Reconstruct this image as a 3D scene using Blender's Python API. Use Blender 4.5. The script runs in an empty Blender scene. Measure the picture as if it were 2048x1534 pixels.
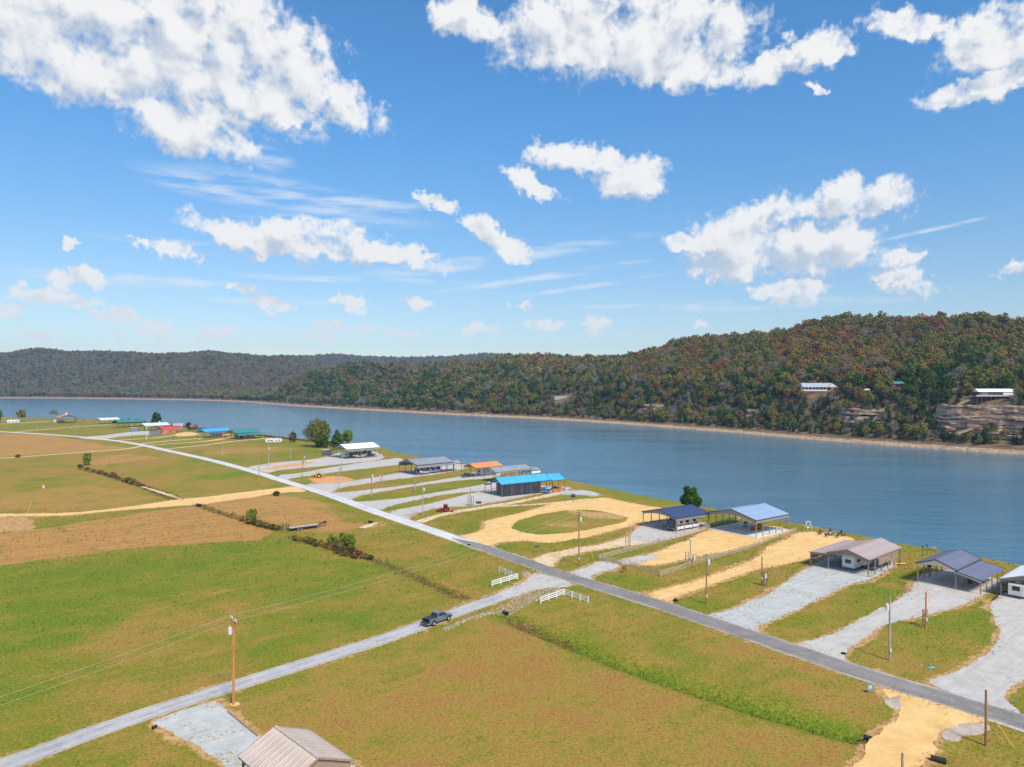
import bpy, math, random
import numpy as np
from mathutils import Vector, Matrix
random.seed(7); rng = np.random.default_rng(7)
R = math.radians
SC = bpy.context.scene
COL = SC.collection

# ------------------------------------------------------------------ camera, exposure
CAM_H, FPX, HOR = 42.0, 1421.0, 767.0          # camera height, focal length in photo pixels, horizon row
cam = bpy.data.cameras.new('camera'); cam_o = bpy.data.objects.new('camera', cam); COL.objects.link(cam_o)
cam_o.location = (0, 0, CAM_H); cam_o.rotation_euler = (R(90), 0, 0)
cam.sensor_width = 36.0; cam.lens = 36.0 * FPX / 2048.0
cam.clip_start = 0.5; cam.clip_end = 30000
SC.camera = cam_o
SC.view_settings.view_transform = 'Standard'; SC.view_settings.look = 'None'
SC.view_settings.gamma = 1.0; SC.view_settings.use_curve_mapping = False
SC.view_settings.exposure = 0.85
SC.cycles.use_denoising = True
SC.cycles.max_bounces = 6; SC.cycles.diffuse_bounces = 2; SC.cycles.glossy_bounces = 3
SC.cycles.transparent_max_bounces = 6; SC.cycles.volume_bounces = 0

# ------------------------------------------------------------------ sun and sky
SUN_EL, SUN_AZ = 48.0, 150.0                    # degrees; azimuth clockwise from +Y (away from the camera)
sun = bpy.data.lights.new('sun', 'SUN'); sun.energy = 2.7; sun.angle = R(13); sun.color = (1.0, 0.92, 0.80)
sun_o = bpy.data.objects.new('sun', sun); COL.objects.link(sun_o)
sd = Vector((math.sin(R(SUN_AZ)) * math.cos(R(SUN_EL)), math.cos(R(SUN_AZ)) * math.cos(R(SUN_EL)), math.sin(R(SUN_EL))))
sun_o.rotation_euler = sd.to_track_quat('Z', 'Y').to_euler(); sun_o.location = (0, 0, 300)

# cumulus and streaks: (x, y, rx, ry, tilt in degrees) read off the photograph's sky, turned into azimuth and elevation below
CUM = [(230,90,250,105,8),(480,105,200,125,20),(640,190,140,45,12),(90,120,130,65,20),(320,195,210,52,16),(570,228,80,26,0),(375,275,105,34,10),
 (1190,60,190,95,4),(1390,65,120,85,0),(935,42,80,42,12),(1310,130,160,42,8),(1130,105,75,40,10),
 (1590,115,112,34,-18),(1665,92,48,38,0),(1637,178,26,12,20),(1970,80,100,62,10),(1825,48,80,30,14),(1960,178,115,27,-10),(2040,70,80,75,0),
 (1180,320,125,28,10),(1262,355,74,40,0),(1062,366,66,20,22),
 (1700,400,125,42,0),(1500,440,120,32,-6),(1580,500,200,46,6),(1440,530,80,30,8),(1690,490,75,45,0),(1805,562,72,24,14),(1580,582,80,24,4),(1800,512,42,14,8),(1390,486,65,18,10),
 (600,478,150,36,2),(720,500,150,28,6),(500,482,115,24,12),(830,512,50,12,0),(356,500,42,20,8),(290,489,22,11,14),
 (965,460,40,22,28),(1022,498,46,24,18),(868,403,42,14,14),
 (155,555,54,24,4),(110,598,78,19,2),(45,576,25,10,0),(228,635,48,16,2),(545,606,42,14,10),(487,581,25,11,14),(700,603,34,14,12),(825,603,30,14,16),
 (430,667,36,12,0),(320,664,42,12,10),(650,650,36,12,8),(1190,649,32,15,4),(1080,651,46,11,4),(1050,611,21,7,0),(735,665,28,9,0),(640,673,30,9,0),
 (960,660,42,11,4),(85,670,34,8,0),(230,668,20,8,0),(1402,650,26,8,0),(2022,536,30,14,0),(132,487,18,7,0),(10,618,26,13,0),(800,668,40,8,0)]
CIR = [(420,375,190,32,6),(720,405,190,20,4),(540,320,62,32,10),(640,440,200,14,2),(1080,556,300,11,-9),(1180,572,200,7,-6),(700,560,330,10,2),(300,480,160,10,4),(1850,462,220,6,-8),
 (1900,640,170,14,2),(560,605,240,8,0),(1280,612,200,7,-3),(980,520,420,20,-5),(600,395,320,42,5),(1500,610,420,16,-3),(260,560,320,18,0)]

def px_dir(px, py):
    a = math.degrees(math.atan((px - 1024) / FPX))
    e = math.degrees(math.atan((HOR - py) / math.hypot(FPX, px - 1024)))
    return a, e

W = bpy.data.worlds.new('World'); SC.world = W; W.use_nodes = True
W.cycles.sampling_method = 'MANUAL'; W.cycles.sample_map_resolution = 256
nt = W.node_tree; N = nt.nodes; N.clear(); LK = nt.links
def node(tree, typ, **kw):
    n = tree.nodes.new(typ)
    for k, v in kw.items(): setattr(n, k, v)
    return n
def mth(tree, op, a, b=None, c=None, clamp=False):
    n = tree.nodes.new('ShaderNodeMath'); n.operation = op; n.use_clamp = clamp
    for i, v in enumerate((a, b, c)):
        if v is None: continue
        if isinstance(v, (int, float)): n.inputs[i].default_value = v
        else: tree.links.new(v, n.inputs[i])
    return n.outputs[0]
def mixc(tree, fac, a, b, blend='MIX'):
    n = tree.nodes.new('ShaderNodeMix'); n.data_type = 'RGBA'; n.blend_type = blend
    for sock, v in ((n.inputs[0], fac), (n.inputs[6], a), (n.inputs[7], b)):
        if isinstance(v, (int, float)): sock.default_value = v
        elif isinstance(v, (tuple, list)): sock.default_value = (*v[:3], 1)
        else: tree.links.new(v, sock)
    return n.outputs[2]

def blob_field(tree, src, blobs, grow):
    """distance to the nearest ellipse: one affine step per ellipse, ellipses sorted into a few tilted frames"""
    acc = None; frames = {}
    for (x, y, rx, ry, tl) in blobs: frames.setdefault(round(tl / 8.0) * 8, []).append((x, y, rx, ry))
    for tl, bl in frames.items():
        rt = node(tree, 'ShaderNodeVectorRotate', rotation_type='Z_AXIS'); rt.inputs['Angle'].default_value = R(tl); tree.links.new(src, rt.inputs['Vector'])
        cur = rt.outputs[0]; ps, po = (1.0, 1.0), (0.0, 0.0); c, s_ = math.cos(R(tl)), math.sin(R(tl))
        for (x, y, rx, ry) in bl:
            a, e = px_dir(x, y); a2, _ = px_dir(x + rx, y); _, e2 = px_dir(x, y - ry)
            a, e = c * a - s_ * e, s_ * a + c * e
            sx, sy = 1 / (abs(a2 - px_dir(x, y)[0]) * grow), 1 / (abs(e2 - px_dir(x, y)[1]) * grow)
            ox, oy = -a * sx, -e * sy
            mu = node(tree, 'ShaderNodeVectorMath', operation='MULTIPLY_ADD'); tree.links.new(cur, mu.inputs[0])
            kx, ky = sx / ps[0], sy / ps[1]
            mu.inputs[1].default_value = (kx, ky, 0); mu.inputs[2].default_value = (ox - po[0] * kx, oy - po[1] * ky, 0)
            cur = mu.outputs[0]; ps, po = (sx, sy), (ox, oy)
            ln = node(tree, 'ShaderNodeVectorMath', operation='LENGTH'); tree.links.new(cur, ln.inputs[0])
            acc = ln.outputs['Value'] if acc is None else mth(tree, 'MINIMUM', acc, ln.outputs['Value'])
    return acc
def cloud_group(name, blobs, detail):
    grp = bpy.data.node_groups.new(name, 'ShaderNodeTree')
    grp.interface.new_socket('P', in_out='INPUT', socket_type='NodeSocketVector')
    grp.interface.new_socket('Density', in_out='OUTPUT', socket_type='NodeSocketFloat')
    gi = grp.nodes.new('NodeGroupInput'); go = grp.nodes.new('NodeGroupOutput')
    wn = node(grp, 'ShaderNodeTexNoise', noise_dimensions='2D'); wn.inputs['Scale'].default_value = 0.75; wn.inputs['Detail'].default_value = 3; wn.inputs['Roughness'].default_value = 0.6; grp.links.new(gi.outputs[0], wn.inputs['Vector'])
    wv = node(grp, 'ShaderNodeVectorMath', operation='MULTIPLY_ADD'); grp.links.new(wn.outputs['Color'], wv.inputs[0]); wv.inputs[1].default_value = (2.6, 1.9, 0); wv.inputs[2].default_value = (-1.3, -.95, 0)
    wp = node(grp, 'ShaderNodeVectorMath', operation='ADD'); grp.links.new(gi.outputs[0], wp.inputs[0]); grp.links.new(wv.outputs[0], wp.inputs[1])
    acc = blob_field(grp, wp.outputs[0], blobs, 1.22)
    nz = node(grp, 'ShaderNodeTexNoise', noise_dimensions='2D'); nz.inputs['Scale'].default_value = 0.42; nz.inputs['Detail'].default_value = detail
    nz.inputs['Roughness'].default_value = 0.50; nz.inputs['Distortion'].default_value = 0.25
    grp.links.new(gi.outputs[0], nz.inputs['Vector'])
    dens = mth(grp, 'MINIMUM', mth(grp, 'MAXIMUM', mth(grp, 'MULTIPLY', mth(grp, 'SUBTRACT', 1.0, acc), 1.5), -1.0), 0.66)
    dens = mth(grp, 'MULTIPLY_ADD', mth(grp, 'SUBTRACT', nz.outputs[0], 0.47), 1.7, dens)
    if detail > 3:
        n2 = node(grp, 'ShaderNodeTexNoise', noise_dimensions='2D'); n2.inputs['Scale'].default_value = 2.1; n2.inputs['Detail'].default_value = 4
        grp.links.new(gi.outputs[0], n2.inputs['Vector']); dens = mth(grp, 'MULTIPLY_ADD', mth(grp, 'SUBTRACT', n2.outputs[0], 0.5), 0.62, dens)
    grp.links.new(dens, go.inputs[0]); return grp

tc = node(nt, 'ShaderNodeTexCoord'); sp = node(nt, 'ShaderNodeSeparateXYZ'); LK.new(tc.outputs['Generated'], sp.inputs[0])
az = mth(nt, 'MULTIPLY', mth(nt, 'ARCTAN2', sp.outputs[0], sp.outputs[1]), 57.29578)
el = mth(nt, 'MULTIPLY', mth(nt, 'ARCSINE', sp.outputs[2]), 57.29578)
cv = node(nt, 'ShaderNodeCombineXYZ'); LK.new(az, cv.inputs[0]); LK.new(el, cv.inputs[1])
def field(offset, grp):
    ad = node(nt, 'ShaderNodeVectorMath', operation='ADD'); LK.new(cv.outputs[0], ad.inputs[0]); ad.inputs[1].default_value = offset
    g = node(nt, 'ShaderNodeGroup'); g.node_tree = grp; LK.new(ad.outputs[0], g.inputs[0]); return g.outputs[0]
d0 = field((0, 0, 0), cloud_group('cloud_field', CUM, 6)); LG = cloud_group('cloud_light', CUM[:36], 2.5); dl = field((0, 0, 0), LG); d1 = field((0.7, 1.25, 0), LG)
def sstep(v, lo, hi, t=nt):
    n = t.nodes.new('ShaderNodeMapRange'); n.interpolation_type = 'SMOOTHSTEP'; t.links.new(v, n.inputs[0])
    n.inputs[1].default_value = lo; n.inputs[2].default_value = hi; return n.outputs[0]
alpha = sstep(d0, -0.02, 0.72)
# the same kind of broken cumulus goes on beyond the frame
pz = mth(nt, 'MAXIMUM', sp.outputs[2], 0.03)
cp = node(nt, 'ShaderNodeCombineXYZ'); LK.new(mth(nt, 'DIVIDE', sp.outputs[0], pz), cp.inputs[0]); LK.new(mth(nt, 'DIVIDE', sp.outputs[1], pz), cp.inputs[1])
gn = node(nt, 'ShaderNodeTexNoise', noise_dimensions='2D'); gn.inputs['Scale'].default_value = 1.1; gn.inputs['Detail'].default_value = 3; LK.new(cp.outputs[0], gn.inputs['Vector'])
ga = mth(nt, 'MULTIPLY', sstep(gn.outputs[0], 0.53, 0.64), sstep(el, 3.0, 12.0))
outside = mth(nt, 'MAXIMUM', sstep(el, 31.0, 38.0), sstep(mth(nt, 'ABSOLUTE', az), 38.0, 46.0))
alpha = mth(nt, 'MAXIMUM', alpha, mth(nt, 'MULTIPLY', ga, outside))
fade = sstep(el, 1.0, 9.0)
alpha = mth(nt, 'MULTIPLY', alpha, mth(nt, 'MULTIPLY_ADD', fade, 0.26, 0.72))
# thin streaks
acc = blob_field(nt, cv.outputs[0], CIR, 1.0)
st = node(nt, 'ShaderNodeMapping'); st.inputs['Scale'].default_value = (0.22, 1.5, 1); st.inputs['Rotation'].default_value = (0, 0, R(5)); LK.new(cv.outputs[0], st.inputs['Vector'])
sn = node(nt, 'ShaderNodeTexNoise', noise_dimensions='2D'); sn.inputs['Scale'].default_value = 1.0; sn.inputs['Detail'].default_value = 4; LK.new(st.outputs[0], sn.inputs['Vector'])
cir = mth(nt, 'MULTIPLY', mth(nt, 'MULTIPLY', sstep(mth(nt, 'SUBTRACT', 1.0, acc), 0.0, 0.75), sstep(sn.outputs[0], 0.30, 0.72)), 0.62)
lit = sstep(mth(nt, 'ADD', mth(nt, 'SUBTRACT', dl, d1), mth(nt, 'MULTIPLY', mth(nt, 'SUBTRACT', d0, dl), .12)), -0.50, 0.34)
lit = mth(nt, 'MAXIMUM', lit, mth(nt, 'SUBTRACT', 1.0, sstep(el, 3.0, 10.0)))
sky = node(nt, 'ShaderNodeTexSky', sky_type='NISHITA'); sky.sun_disc = False
sky.sun_elevation = R(SUN_EL); sky.sun_rotation = R(SUN_AZ); sky.altitude = 200; sky.air_density = 1.0; sky.dust_density = 0.25; sky.ozone_density = 3.5
tint = mixc(nt, sstep(el, 0.0, 24.0), (.98, .93, .88), (.78, 1.15, 1.30))
hs = node(nt, 'ShaderNodeHueSaturation'); hs.inputs['Saturation'].default_value = 1.05; hs.inputs['Value'].default_value = 1.0; LK.new(mixc(nt, 1.0, sky.outputs[0], tint, 'MULTIPLY'), hs.inputs['Color'])
CL = 6.7
cloud = mixc(nt, lit, (CL * .60, CL * .67, CL * .77), (CL * 1.0, CL * 1.0, CL * .99))
out = mixc(nt, cir, hs.outputs[0], (CL * .93, CL * .97, CL))
out = mixc(nt, alpha, out, cloud)
bg = node(nt, 'ShaderNodeBackground'); bg.inputs['Strength'].default_value = 0.078; LK.new(out, bg.inputs['Color'])
wo = node(nt, 'ShaderNodeOutputWorld'); LK.new(bg.outputs[0], wo.inputs[0])

# ------------------------------------------------------------------ helpers
def P(px, py, z=0.0):
    """photo pixel -> the point of the level z it shows"""
    Y = FPX * (CAM_H - z) / (py - HOR)
    return (px - 1024) * Y / FPX, Y
def tag(o, label=None, cat=None, group=None, kind=None):
    if label: o['label'] = label
    if cat: o['category'] = cat
    if group: o['group'] = group
    if kind: o['kind'] = kind
    return o
def link(name, data, parent=None, loc=(0, 0, 0), rz=0.0):
    o = bpy.data.objects.new(name, data); COL.objects.link(o)
    o.location = loc; o.rotation_euler = (0, 0, rz)
    if parent is not None: o.parent = parent
    return o
def thing(name, label, cat, loc=(0, 0, 0), rz=0.0, group=None):
    return tag(link(name, None, None, loc, rz), label, cat, group)
class MB:
    def __init__(s): s.v = []; s.f = []; s.mi = []; s.m = 0
    def add(s, vs, fs):
        b = len(s.v); s.v += [tuple(v) for v in vs]
        for f in fs: s.f.append(tuple(i + b for i in f)); s.mi.append(s.m)
        return s
    def box(s, x0, x1, y0, y1, z0, z1, t=0.0):
        """box, the top inset by t on every side"""
        return s.add([(x0,y0,z0),(x1,y0,z0),(x1,y1,z0),(x0,y1,z0),(x0+t,y0+t,z1),(x1-t,y0+t,z1),(x1-t,y1-t,z1),(x0+t,y1-t,z1)],
              [(0,3,2,1),(4,5,6,7),(0,1,5,4),(1,2,6,5),(2,3,7,6),(3,0,4,7)])
    def tube(s, p0, p1, r0, r1=None, n=8, cap=True):
        r1 = r0 if r1 is None else r1
        p0 = Vector(p0); p1 = Vector(p1); d = (p1 - p0)
        if d.length < 1e-6: return s
        q = d.to_track_quat('Z', 'Y'); vs = []
        for p, r in ((p0, r0), (p1, r1)):
            for k in range(n):
                a = 2 * math.pi * k / n; vs.append(p + q @ Vector((math.cos(a) * r, math.sin(a) * r, 0)))
        fs = [(k, (k + 1) % n, n + (k + 1) % n, n + k) for k in range(n)]
        if cap: fs += [tuple(range(n))[::-1], tuple(range(n, 2 * n))]
        return s.add(vs, fs)
    def bar(s, p0, p1, w, h=None):
        """square timber from p0 to p1"""
        h = w if h is None else h
        p0 = Vector(p0); p1 = Vector(p1); d = (p1 - p0).normalized()
        side = d.cross(Vector((0, 0, 1)))
        side = Vector((1, 0, 0)) if side.length < 1e-4 else side.normalized()
        up = side.cross(d); vs = []
        for p in (p0, p1):
            for a, b in ((-1, -1), (1, -1), (1, 1), (-1, 1)): vs.append(p + side * a * w / 2 + up * b * h / 2)
        return s.add(vs, [(0,3,2,1),(4,5,6,7),(0,1,5,4),(1,2,6,5),(2,3,7,6),(3,0,4,7)])
    def prism(s, prof, y0, y1):
        """profile of (x, z) points extruded along y"""
        n = len(prof); vs = [(x, y0, z) for x, z in prof] + [(x, y1, z) for x, z in prof]
        return s.add(vs, [tuple(range(n))] + [tuple(range(n, 2 * n))[::-1]] + [(i, n + i, n + (i + 1) % n, (i + 1) % n) for i in range(n)])
    def loft(s, rings, caps=True):
        n = len(rings[0]); vs = [p for r in rings for p in r]; fs = []
        for k in range(len(rings) - 1):
            for i in range(n):
                j = (i + 1) % n; fs.append((k*n+i, k*n+j, (k+1)*n+j, (k+1)*n+i))
        if caps: fs += [tuple(range(n))[::-1], tuple(range((len(rings)-1)*n, len(rings)*n))]
        return s.add(vs, fs)
    def wheel(s, c, r, w, n=18):
        """lathe round y: tyre section"""
        prof = [(r*.62,-w*.42),(r*.9,-w*.5),(r,-w*.36),(r,w*.36),(r*.9,w*.5),(r*.62,w*.42)]
        rings = []
        for k in range(n):
            a = 2*math.pi*k/n; rings.append([(c[0]+math.cos(a)*q, c[1]+y, c[2]+math.sin(a)*q) for q, y in prof])
        rings.append(rings[0]); return s.loft(rings, caps=False)
    def disc(s, c, r, w, n=14):
        rings = []
        for y, q in ((-w/2, r*.92), (-w/2, r), (w/2, r), (w/2, r*.92)):
            rings.append([(c[0]+math.cos(2*math.pi*k/n)*q, c[1]+y, c[2]+math.sin(2*math.pi*k/n)*q) for k in range(n)])
        return s.loft(rings)
    def mesh(s, name, mats, smooth=False):
        me = bpy.data.meshes.new(name); me.from_pydata(s.v, [], s.f)
        for m in (mats if isinstance(mats, (list, tuple)) else [mats]): me.materials.append(m)
        if max(s.mi, default=0) > 0: me.polygons.foreach_set('material_index', s.mi)
        if smooth: me.polygons.foreach_set('use_smooth', [True] * len(s.f))
        me.update(); return me
    def build(s, name, mats, parent=None, loc=(0, 0, 0), rz=0.0, smooth=False):
        return link(name, s.mesh(name, mats, smooth), parent, loc, rz)

MATS = {}
def mat(name, rgb, rough=0.8, metal=0.0, var=0.12, scale=2.0, bump=0.0, bscale=20.0, spec=0.5, coat=0.0, emit=None, obj=True):
    if name in MATS: return MATS[name]
    m = bpy.data.materials.new(name); m.use_nodes = True; t = m.node_tree; b = t.nodes['Principled BSDF']
    b.inputs['Roughness'].default_value = rough; b.inputs['Metallic'].default_value = metal
    b.inputs['Specular IOR Level'].default_value = spec; b.inputs['Coat Weight'].default_value = coat
    c = t.nodes.new('ShaderNodeTexCoord'); n = t.nodes.new('ShaderNodeTexNoise')
    n.inputs['Scale'].default_value = scale; n.inputs['Detail'].default_value = 5
    t.links.new(c.outputs['Object'], n.inputs['Vector'])
    lo = tuple(max(0, x * (1 - var)) for x in rgb); hi = tuple(min(1, x * (1 + var)) for x in rgb)
    t.links.new(mixc(t, sstep(n.outputs[0], .3, .7, t), lo, hi), b.inputs['Base Color'])
    if bump:
        n2 = t.nodes.new('ShaderNodeTexNoise'); n2.inputs['Scale'].default_value = bscale; n2.inputs['Detail'].default_value = 4
        t.links.new(c.outputs['Object'], n2.inputs['Vector'])
        bp = t.nodes.new('ShaderNodeBump'); bp.inputs['Strength'].default_value = bump; bp.inputs['Distance'].default_value = 0.05
        t.links.new(n2.outputs[0], bp.inputs['Height']); t.links.new(bp.outputs[0], b.inputs['Normal'])
    MATS[name] = m; return m
# ------------------------------------------------------------------ lie of the land
WATER_Z = -1.5
NEAR_PX = [(2500,1250),(2250,1180),(2048,1135),(1900,1108),(1800,1092),(1720,1074),(1640,1059),(1560,1046),(1480,1030),(1400,1016),(1300,996),(1230,982),(1150,965),
 (1060,951),(1000,942),(930,931),(860,918),(800,908),(775,899),(755,892),(700,887),(640,883),(600,879),(560,874),(520,871),(480,865),(440,860),(400,855),(350,849),(300,846),(240,842.5),(180,840),(100,837.5),(0,836),(-200,834),(-600,832)]
NEAR_SHORE = np.array([P(x, y, WATER_Z) for x, y in NEAR_PX])
FAR_PX = [(-1400,798),(-800,797),(-300,796),(0,796),(150,797),(250,798),(400,800.5),(470,803),(505,805),(560,809.5),(600,812.5),(680,817),(750,821),(860,827),(960,832),(1100,838.5),(1200,845),(1300,852),(1400,860),(1500,868),
 (1600,876.5),(1700,885),(1800,892),(1900,899),(2048,909),(2300,926),(2700,955),(3400,1000)]
FAR_SHORE = np.array([P(x, y, WATER_Z) for x, y in FAR_PX])
def resample(pts, step, smooth=2):
    pts = np.asarray(pts, float)
    for _ in range(smooth):                       # corner cutting
        q = [pts[0]]
        for a, b in zip(pts[:-1], pts[1:]): q += [a * .75 + b * .25, a * .25 + b * .75]
        q.append(pts[-1]); pts = np.array(q)
    d = np.r_[0, np.cumsum(np.hypot(*(np.diff(pts, axis=0).T)))]
    n = max(2, int(d[-1] / step)); t = np.linspace(0, d[-1], n)
    return np.c_[np.interp(t, d, pts[:, 0]), np.interp(t, d, pts[:, 1])]
def poly_dist(p, line, closed=False):
    """distance of points to a polyline, and the parameter (segment index + fraction) of the closest spot"""
    L = np.vstack([line, line[:1]]) if closed else line
    best = np.full(len(p), 1e18); par = np.zeros(len(p)); sgn = np.ones(len(p))
    for i in range(len(L) - 1):
        a, b = L[i], L[i + 1]; ab = b - a; l2 = (ab ** 2).sum() + 1e-12
        t = np.clip(((p - a) @ ab) / l2, 0, 1); q = a + t[:, None] * ab
        d = ((p - q) ** 2).sum(1); m = d < best
        best[m] = d[m]; par[m] = (i + t)[m]
        cr = ab[0] * (p[:, 1] - a[1]) - ab[1] * (p[:, 0] - a[0]); sgn[m] = np.sign(cr)[m]
    return np.sqrt(best), par, sgn
def inside(p, poly):
    x, y = p[:, 0], p[:, 1]; c = np.zeros(len(p), bool); n = len(poly)
    for i in range(n):
        x1, y1 = poly[i]; x2, y2 = poly[(i + 1) % n]
        m = (y1 > y) != (y2 > y)
        with np.errstate(divide='ignore', invalid='ignore'):
            c ^= m & (x < (x2 - x1) * (y - y1) / (y2 - y1) + x1)
    return c
def sm(x, a, b):
    t = np.clip((x - a) / (b - a), 0, 1); return t * t * (3 - 2 * t)
def vnoise(x, y, seed=0):
    """smooth value noise, period-free hash lattice"""
    xi = np.floor(x).astype(np.int64); yi = np.floor(y).astype(np.int64); xf = x - xi; yf = y - yi
    def h(a, b):
        n = (a * 374761393 + b * 668265263 + seed * 974711) & 0x7fffffff
        n = ((n ^ (n >> 13)) * 1274126177) & 0x7fffffff
        return ((n ^ (n >> 16)) & 0xffff) / 65535.0
    u = xf * xf * (3 - 2 * xf); v = yf * yf * (3 - 2 * yf)
    return (h(xi, yi) * (1 - u) + h(xi + 1, yi) * u) * (1 - v) + (h(xi, yi + 1) * (1 - u) + h(xi + 1, yi + 1) * u) * v
def fbm(x, y, seed=0, octs=4):
    s = 0; a = .5; t = 0
    for k in range(octs): s = s + a * vnoise(x * 2 ** k, y * 2 ** k, seed + k * 17); t += a; a *= .5
    return s / t

DITCHES = [([(1012,1230),(1060,1252),(1130,1280),(1230,1320),(1350,1362),(1500,1410),(1650,1452),(1738,1476)], 1.15, 2.0),
           ([(575,1072),(650,1088),(735,1112),(820,1145),(900,1182),(930,1194)], 0.7, 2.2),
           ([(160,936),(215,948),(290,972),(356,999)], 0.7, 3.0),
           ([(400,1010),(470,1032),(520,1046),(568,1058)], 0.7, 2.4),
           ([(1890,1490),(1960,1520),(2060,1550)], 0.6, 1.8)]
DITCH_W = [(np.array([P(*q) for q in l]), d, w) for l, d, w in DITCHES]
def ground_z(p):
    p = np.asarray(p, float); z = np.zeros(len(p))
    d, _, s = poly_dist(p, NEAR_SHORE_D)
    d = d * np.where(s > 0, 1, -1)                 # + on the land side
    d = d + (vnoise(p[:, 0] * .25, p[:, 1] * .25, 5) - .5) * 2.2
    z -= (1 - sm(d, -1.5, 4.5)) * 2.6
    for l, dep, w in DITCH_W:
        dd, par, _ = poly_dist(p, l)
        end = sm(par, 0.0, .35) * sm(len(l) - 1 - par, 0.0, .35)
        z -= dep * np.exp(-(dd / w) ** 2) * (0.35 + .65 * end)
    return z
NEAR_SHORE_D = resample(NEAR_SHORE, 12, 1)

# soil and grass regions of the fields, traced on the photograph: (channel, weight, edge softness in m, outline)
REG = [
 ('harv',1,2.0,[(-200,1075),(0,1067),(150,1047),(350,1017),(420,1012),(480,1040),(545,1064),(520,1080),(300,1092),(0,1132),(-200,1150)]),
 ('harv',.85,4,[(520,1030),(600,1013),(660,1020),(695,1042),(735,1047),(640,1062),(560,1062)]),
 ('harv',.8,3,[(400,1006),(470,998),(560,990),(640,1000),(690,1022),(600,1012),(520,1030),(480,1040)]),
 ('harv',.7,3,[(690,1042),(745,1047),(735,1056),(640,1066),(600,1064)]),
 ('harv',.8,6,[(-100,868),(90,868),(200,887),(262,897),(230,900),(0,914),(-100,915)]),
 ('harv',.75,5,[(170,922),(250,906),(320,913),(342,916),(190,931)]),
 ('harv',.5,6,[(-50,990),(200,968),(330,994),(200,1020),(-50,1026)]),
 ('soil',1,2,[(-100,1035),(55,1034),(66,1042),(70,1060),(0,1066),(-100,1068)]),
 ('dark',.45,8,[(-100,922),(130,926),(165,934),(90,942),(-100,948)]),
 ('harv',.6,5,[(380,905),(450,898),(560,892),(600,898),(500,905),(430,912)]),
 ('harv',.7,3,[(1134,1019),(1223,1025),(1259,1034),(1250,1043),(1205,1041),(1140,1030)]),
 ('soil',.75,2,[(1134,1019),(1223,1025),(1259,1034),(1240,1040),(1160,1033)]),
 ('soil',.55,4,[(1090,1049),(1180,1041),(1160,1057),(1095,1053)]),
 ('dry',.55,14,[(-200,866),(100,868),(300,895),(620,985),(560,1000),(400,1012),(-200,1034)]),
 ('dry',1.0,10,[(460,1445),(700,1360),(1030,1245),(1350,1385),(1700,1490),(1700,1800),(500,1800)]),
 ('dry',.6,4,[(1080,1215),(1180,1196),(1300,1232),(1500,1300),(1720,1385),(1750,1440),(1600,1410),(1300,1320),(1150,1260)]),
 ('dry',.35,8,[(700,1080),(920,1120),(1010,1160),(960,1190),(880,1165),(760,1110)]),
 ('lush',.95,14,[(-100,1140),(150,1115),(330,1098),(520,1085),(560,1120),(420,1170),(250,1260),(60,1330),(-100,1380)]),
 ('lush',.65,8,[(600,1150),(760,1130),(860,1180),(700,1250),(520,1320),(460,1300)]),
 ('lush',.6,3,[(1520,1245),(1600,1225),(1660,1240),(1650,1262),(1580,1280),(1530,1262)]),
 ('lush',.65,4,[(1190,1155),(1230,1145),(1300,1160),(1300,1180),(1260,1175)]),
 ('lush',.7,3,[(1700,1160),(1760,1145),(1790,1140),(1820,1155),(1760,1180)]),
 ('lush',.8,2,[(360,962),(420,950),(470,945),(490,950),(430,960),(370,967)]),
 ('lush',.8,2,[(60,960),(150,948),(190,944),(160,955),(90,963)]),
 ('lush',.6,3,[(20,850),(110,846),(110,852),(20,858)]),
 ('lush',.5,4,[(560,905),(640,893),(680,905),(600,917),(520,925)]),
 ('lush',.6,3,[(1430,1050),(1480,1035),(1545,1046),(1500,1056)]),
 ('dry',.6,3,[(1330,1160),(1430,1132),(1500,1112),(1530,1098),(1530,1110),(1460,1138),(1370,1168)]),
 ('soil',.45,2,[(1330,1165),(1350,1150),(1400,1138),(1470,1120),(1500,1112),(1450,1132),(1380,1155)]),
 ('lush',.45,5,[(1700,1310),(1740,1285),(1830,1300),(1850,1340),(1790,1345)]),
 ('soil',.5,2,[(700,1056),(760,1040),(790,1046),(760,1058)]),
 ('dark',.9,1.2,[(1012,1226),(1075,1250),(1040,1258),(1010,1240)]),
]
CH = {'harv': 0, 'soil': 1, 'lush': 2, 'dry': 3, 'dark': 4}
REG_W = [(CH[c], w, s, np.array([P(*q) for q in pl])) for c, w, s, pl in REG]
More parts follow.
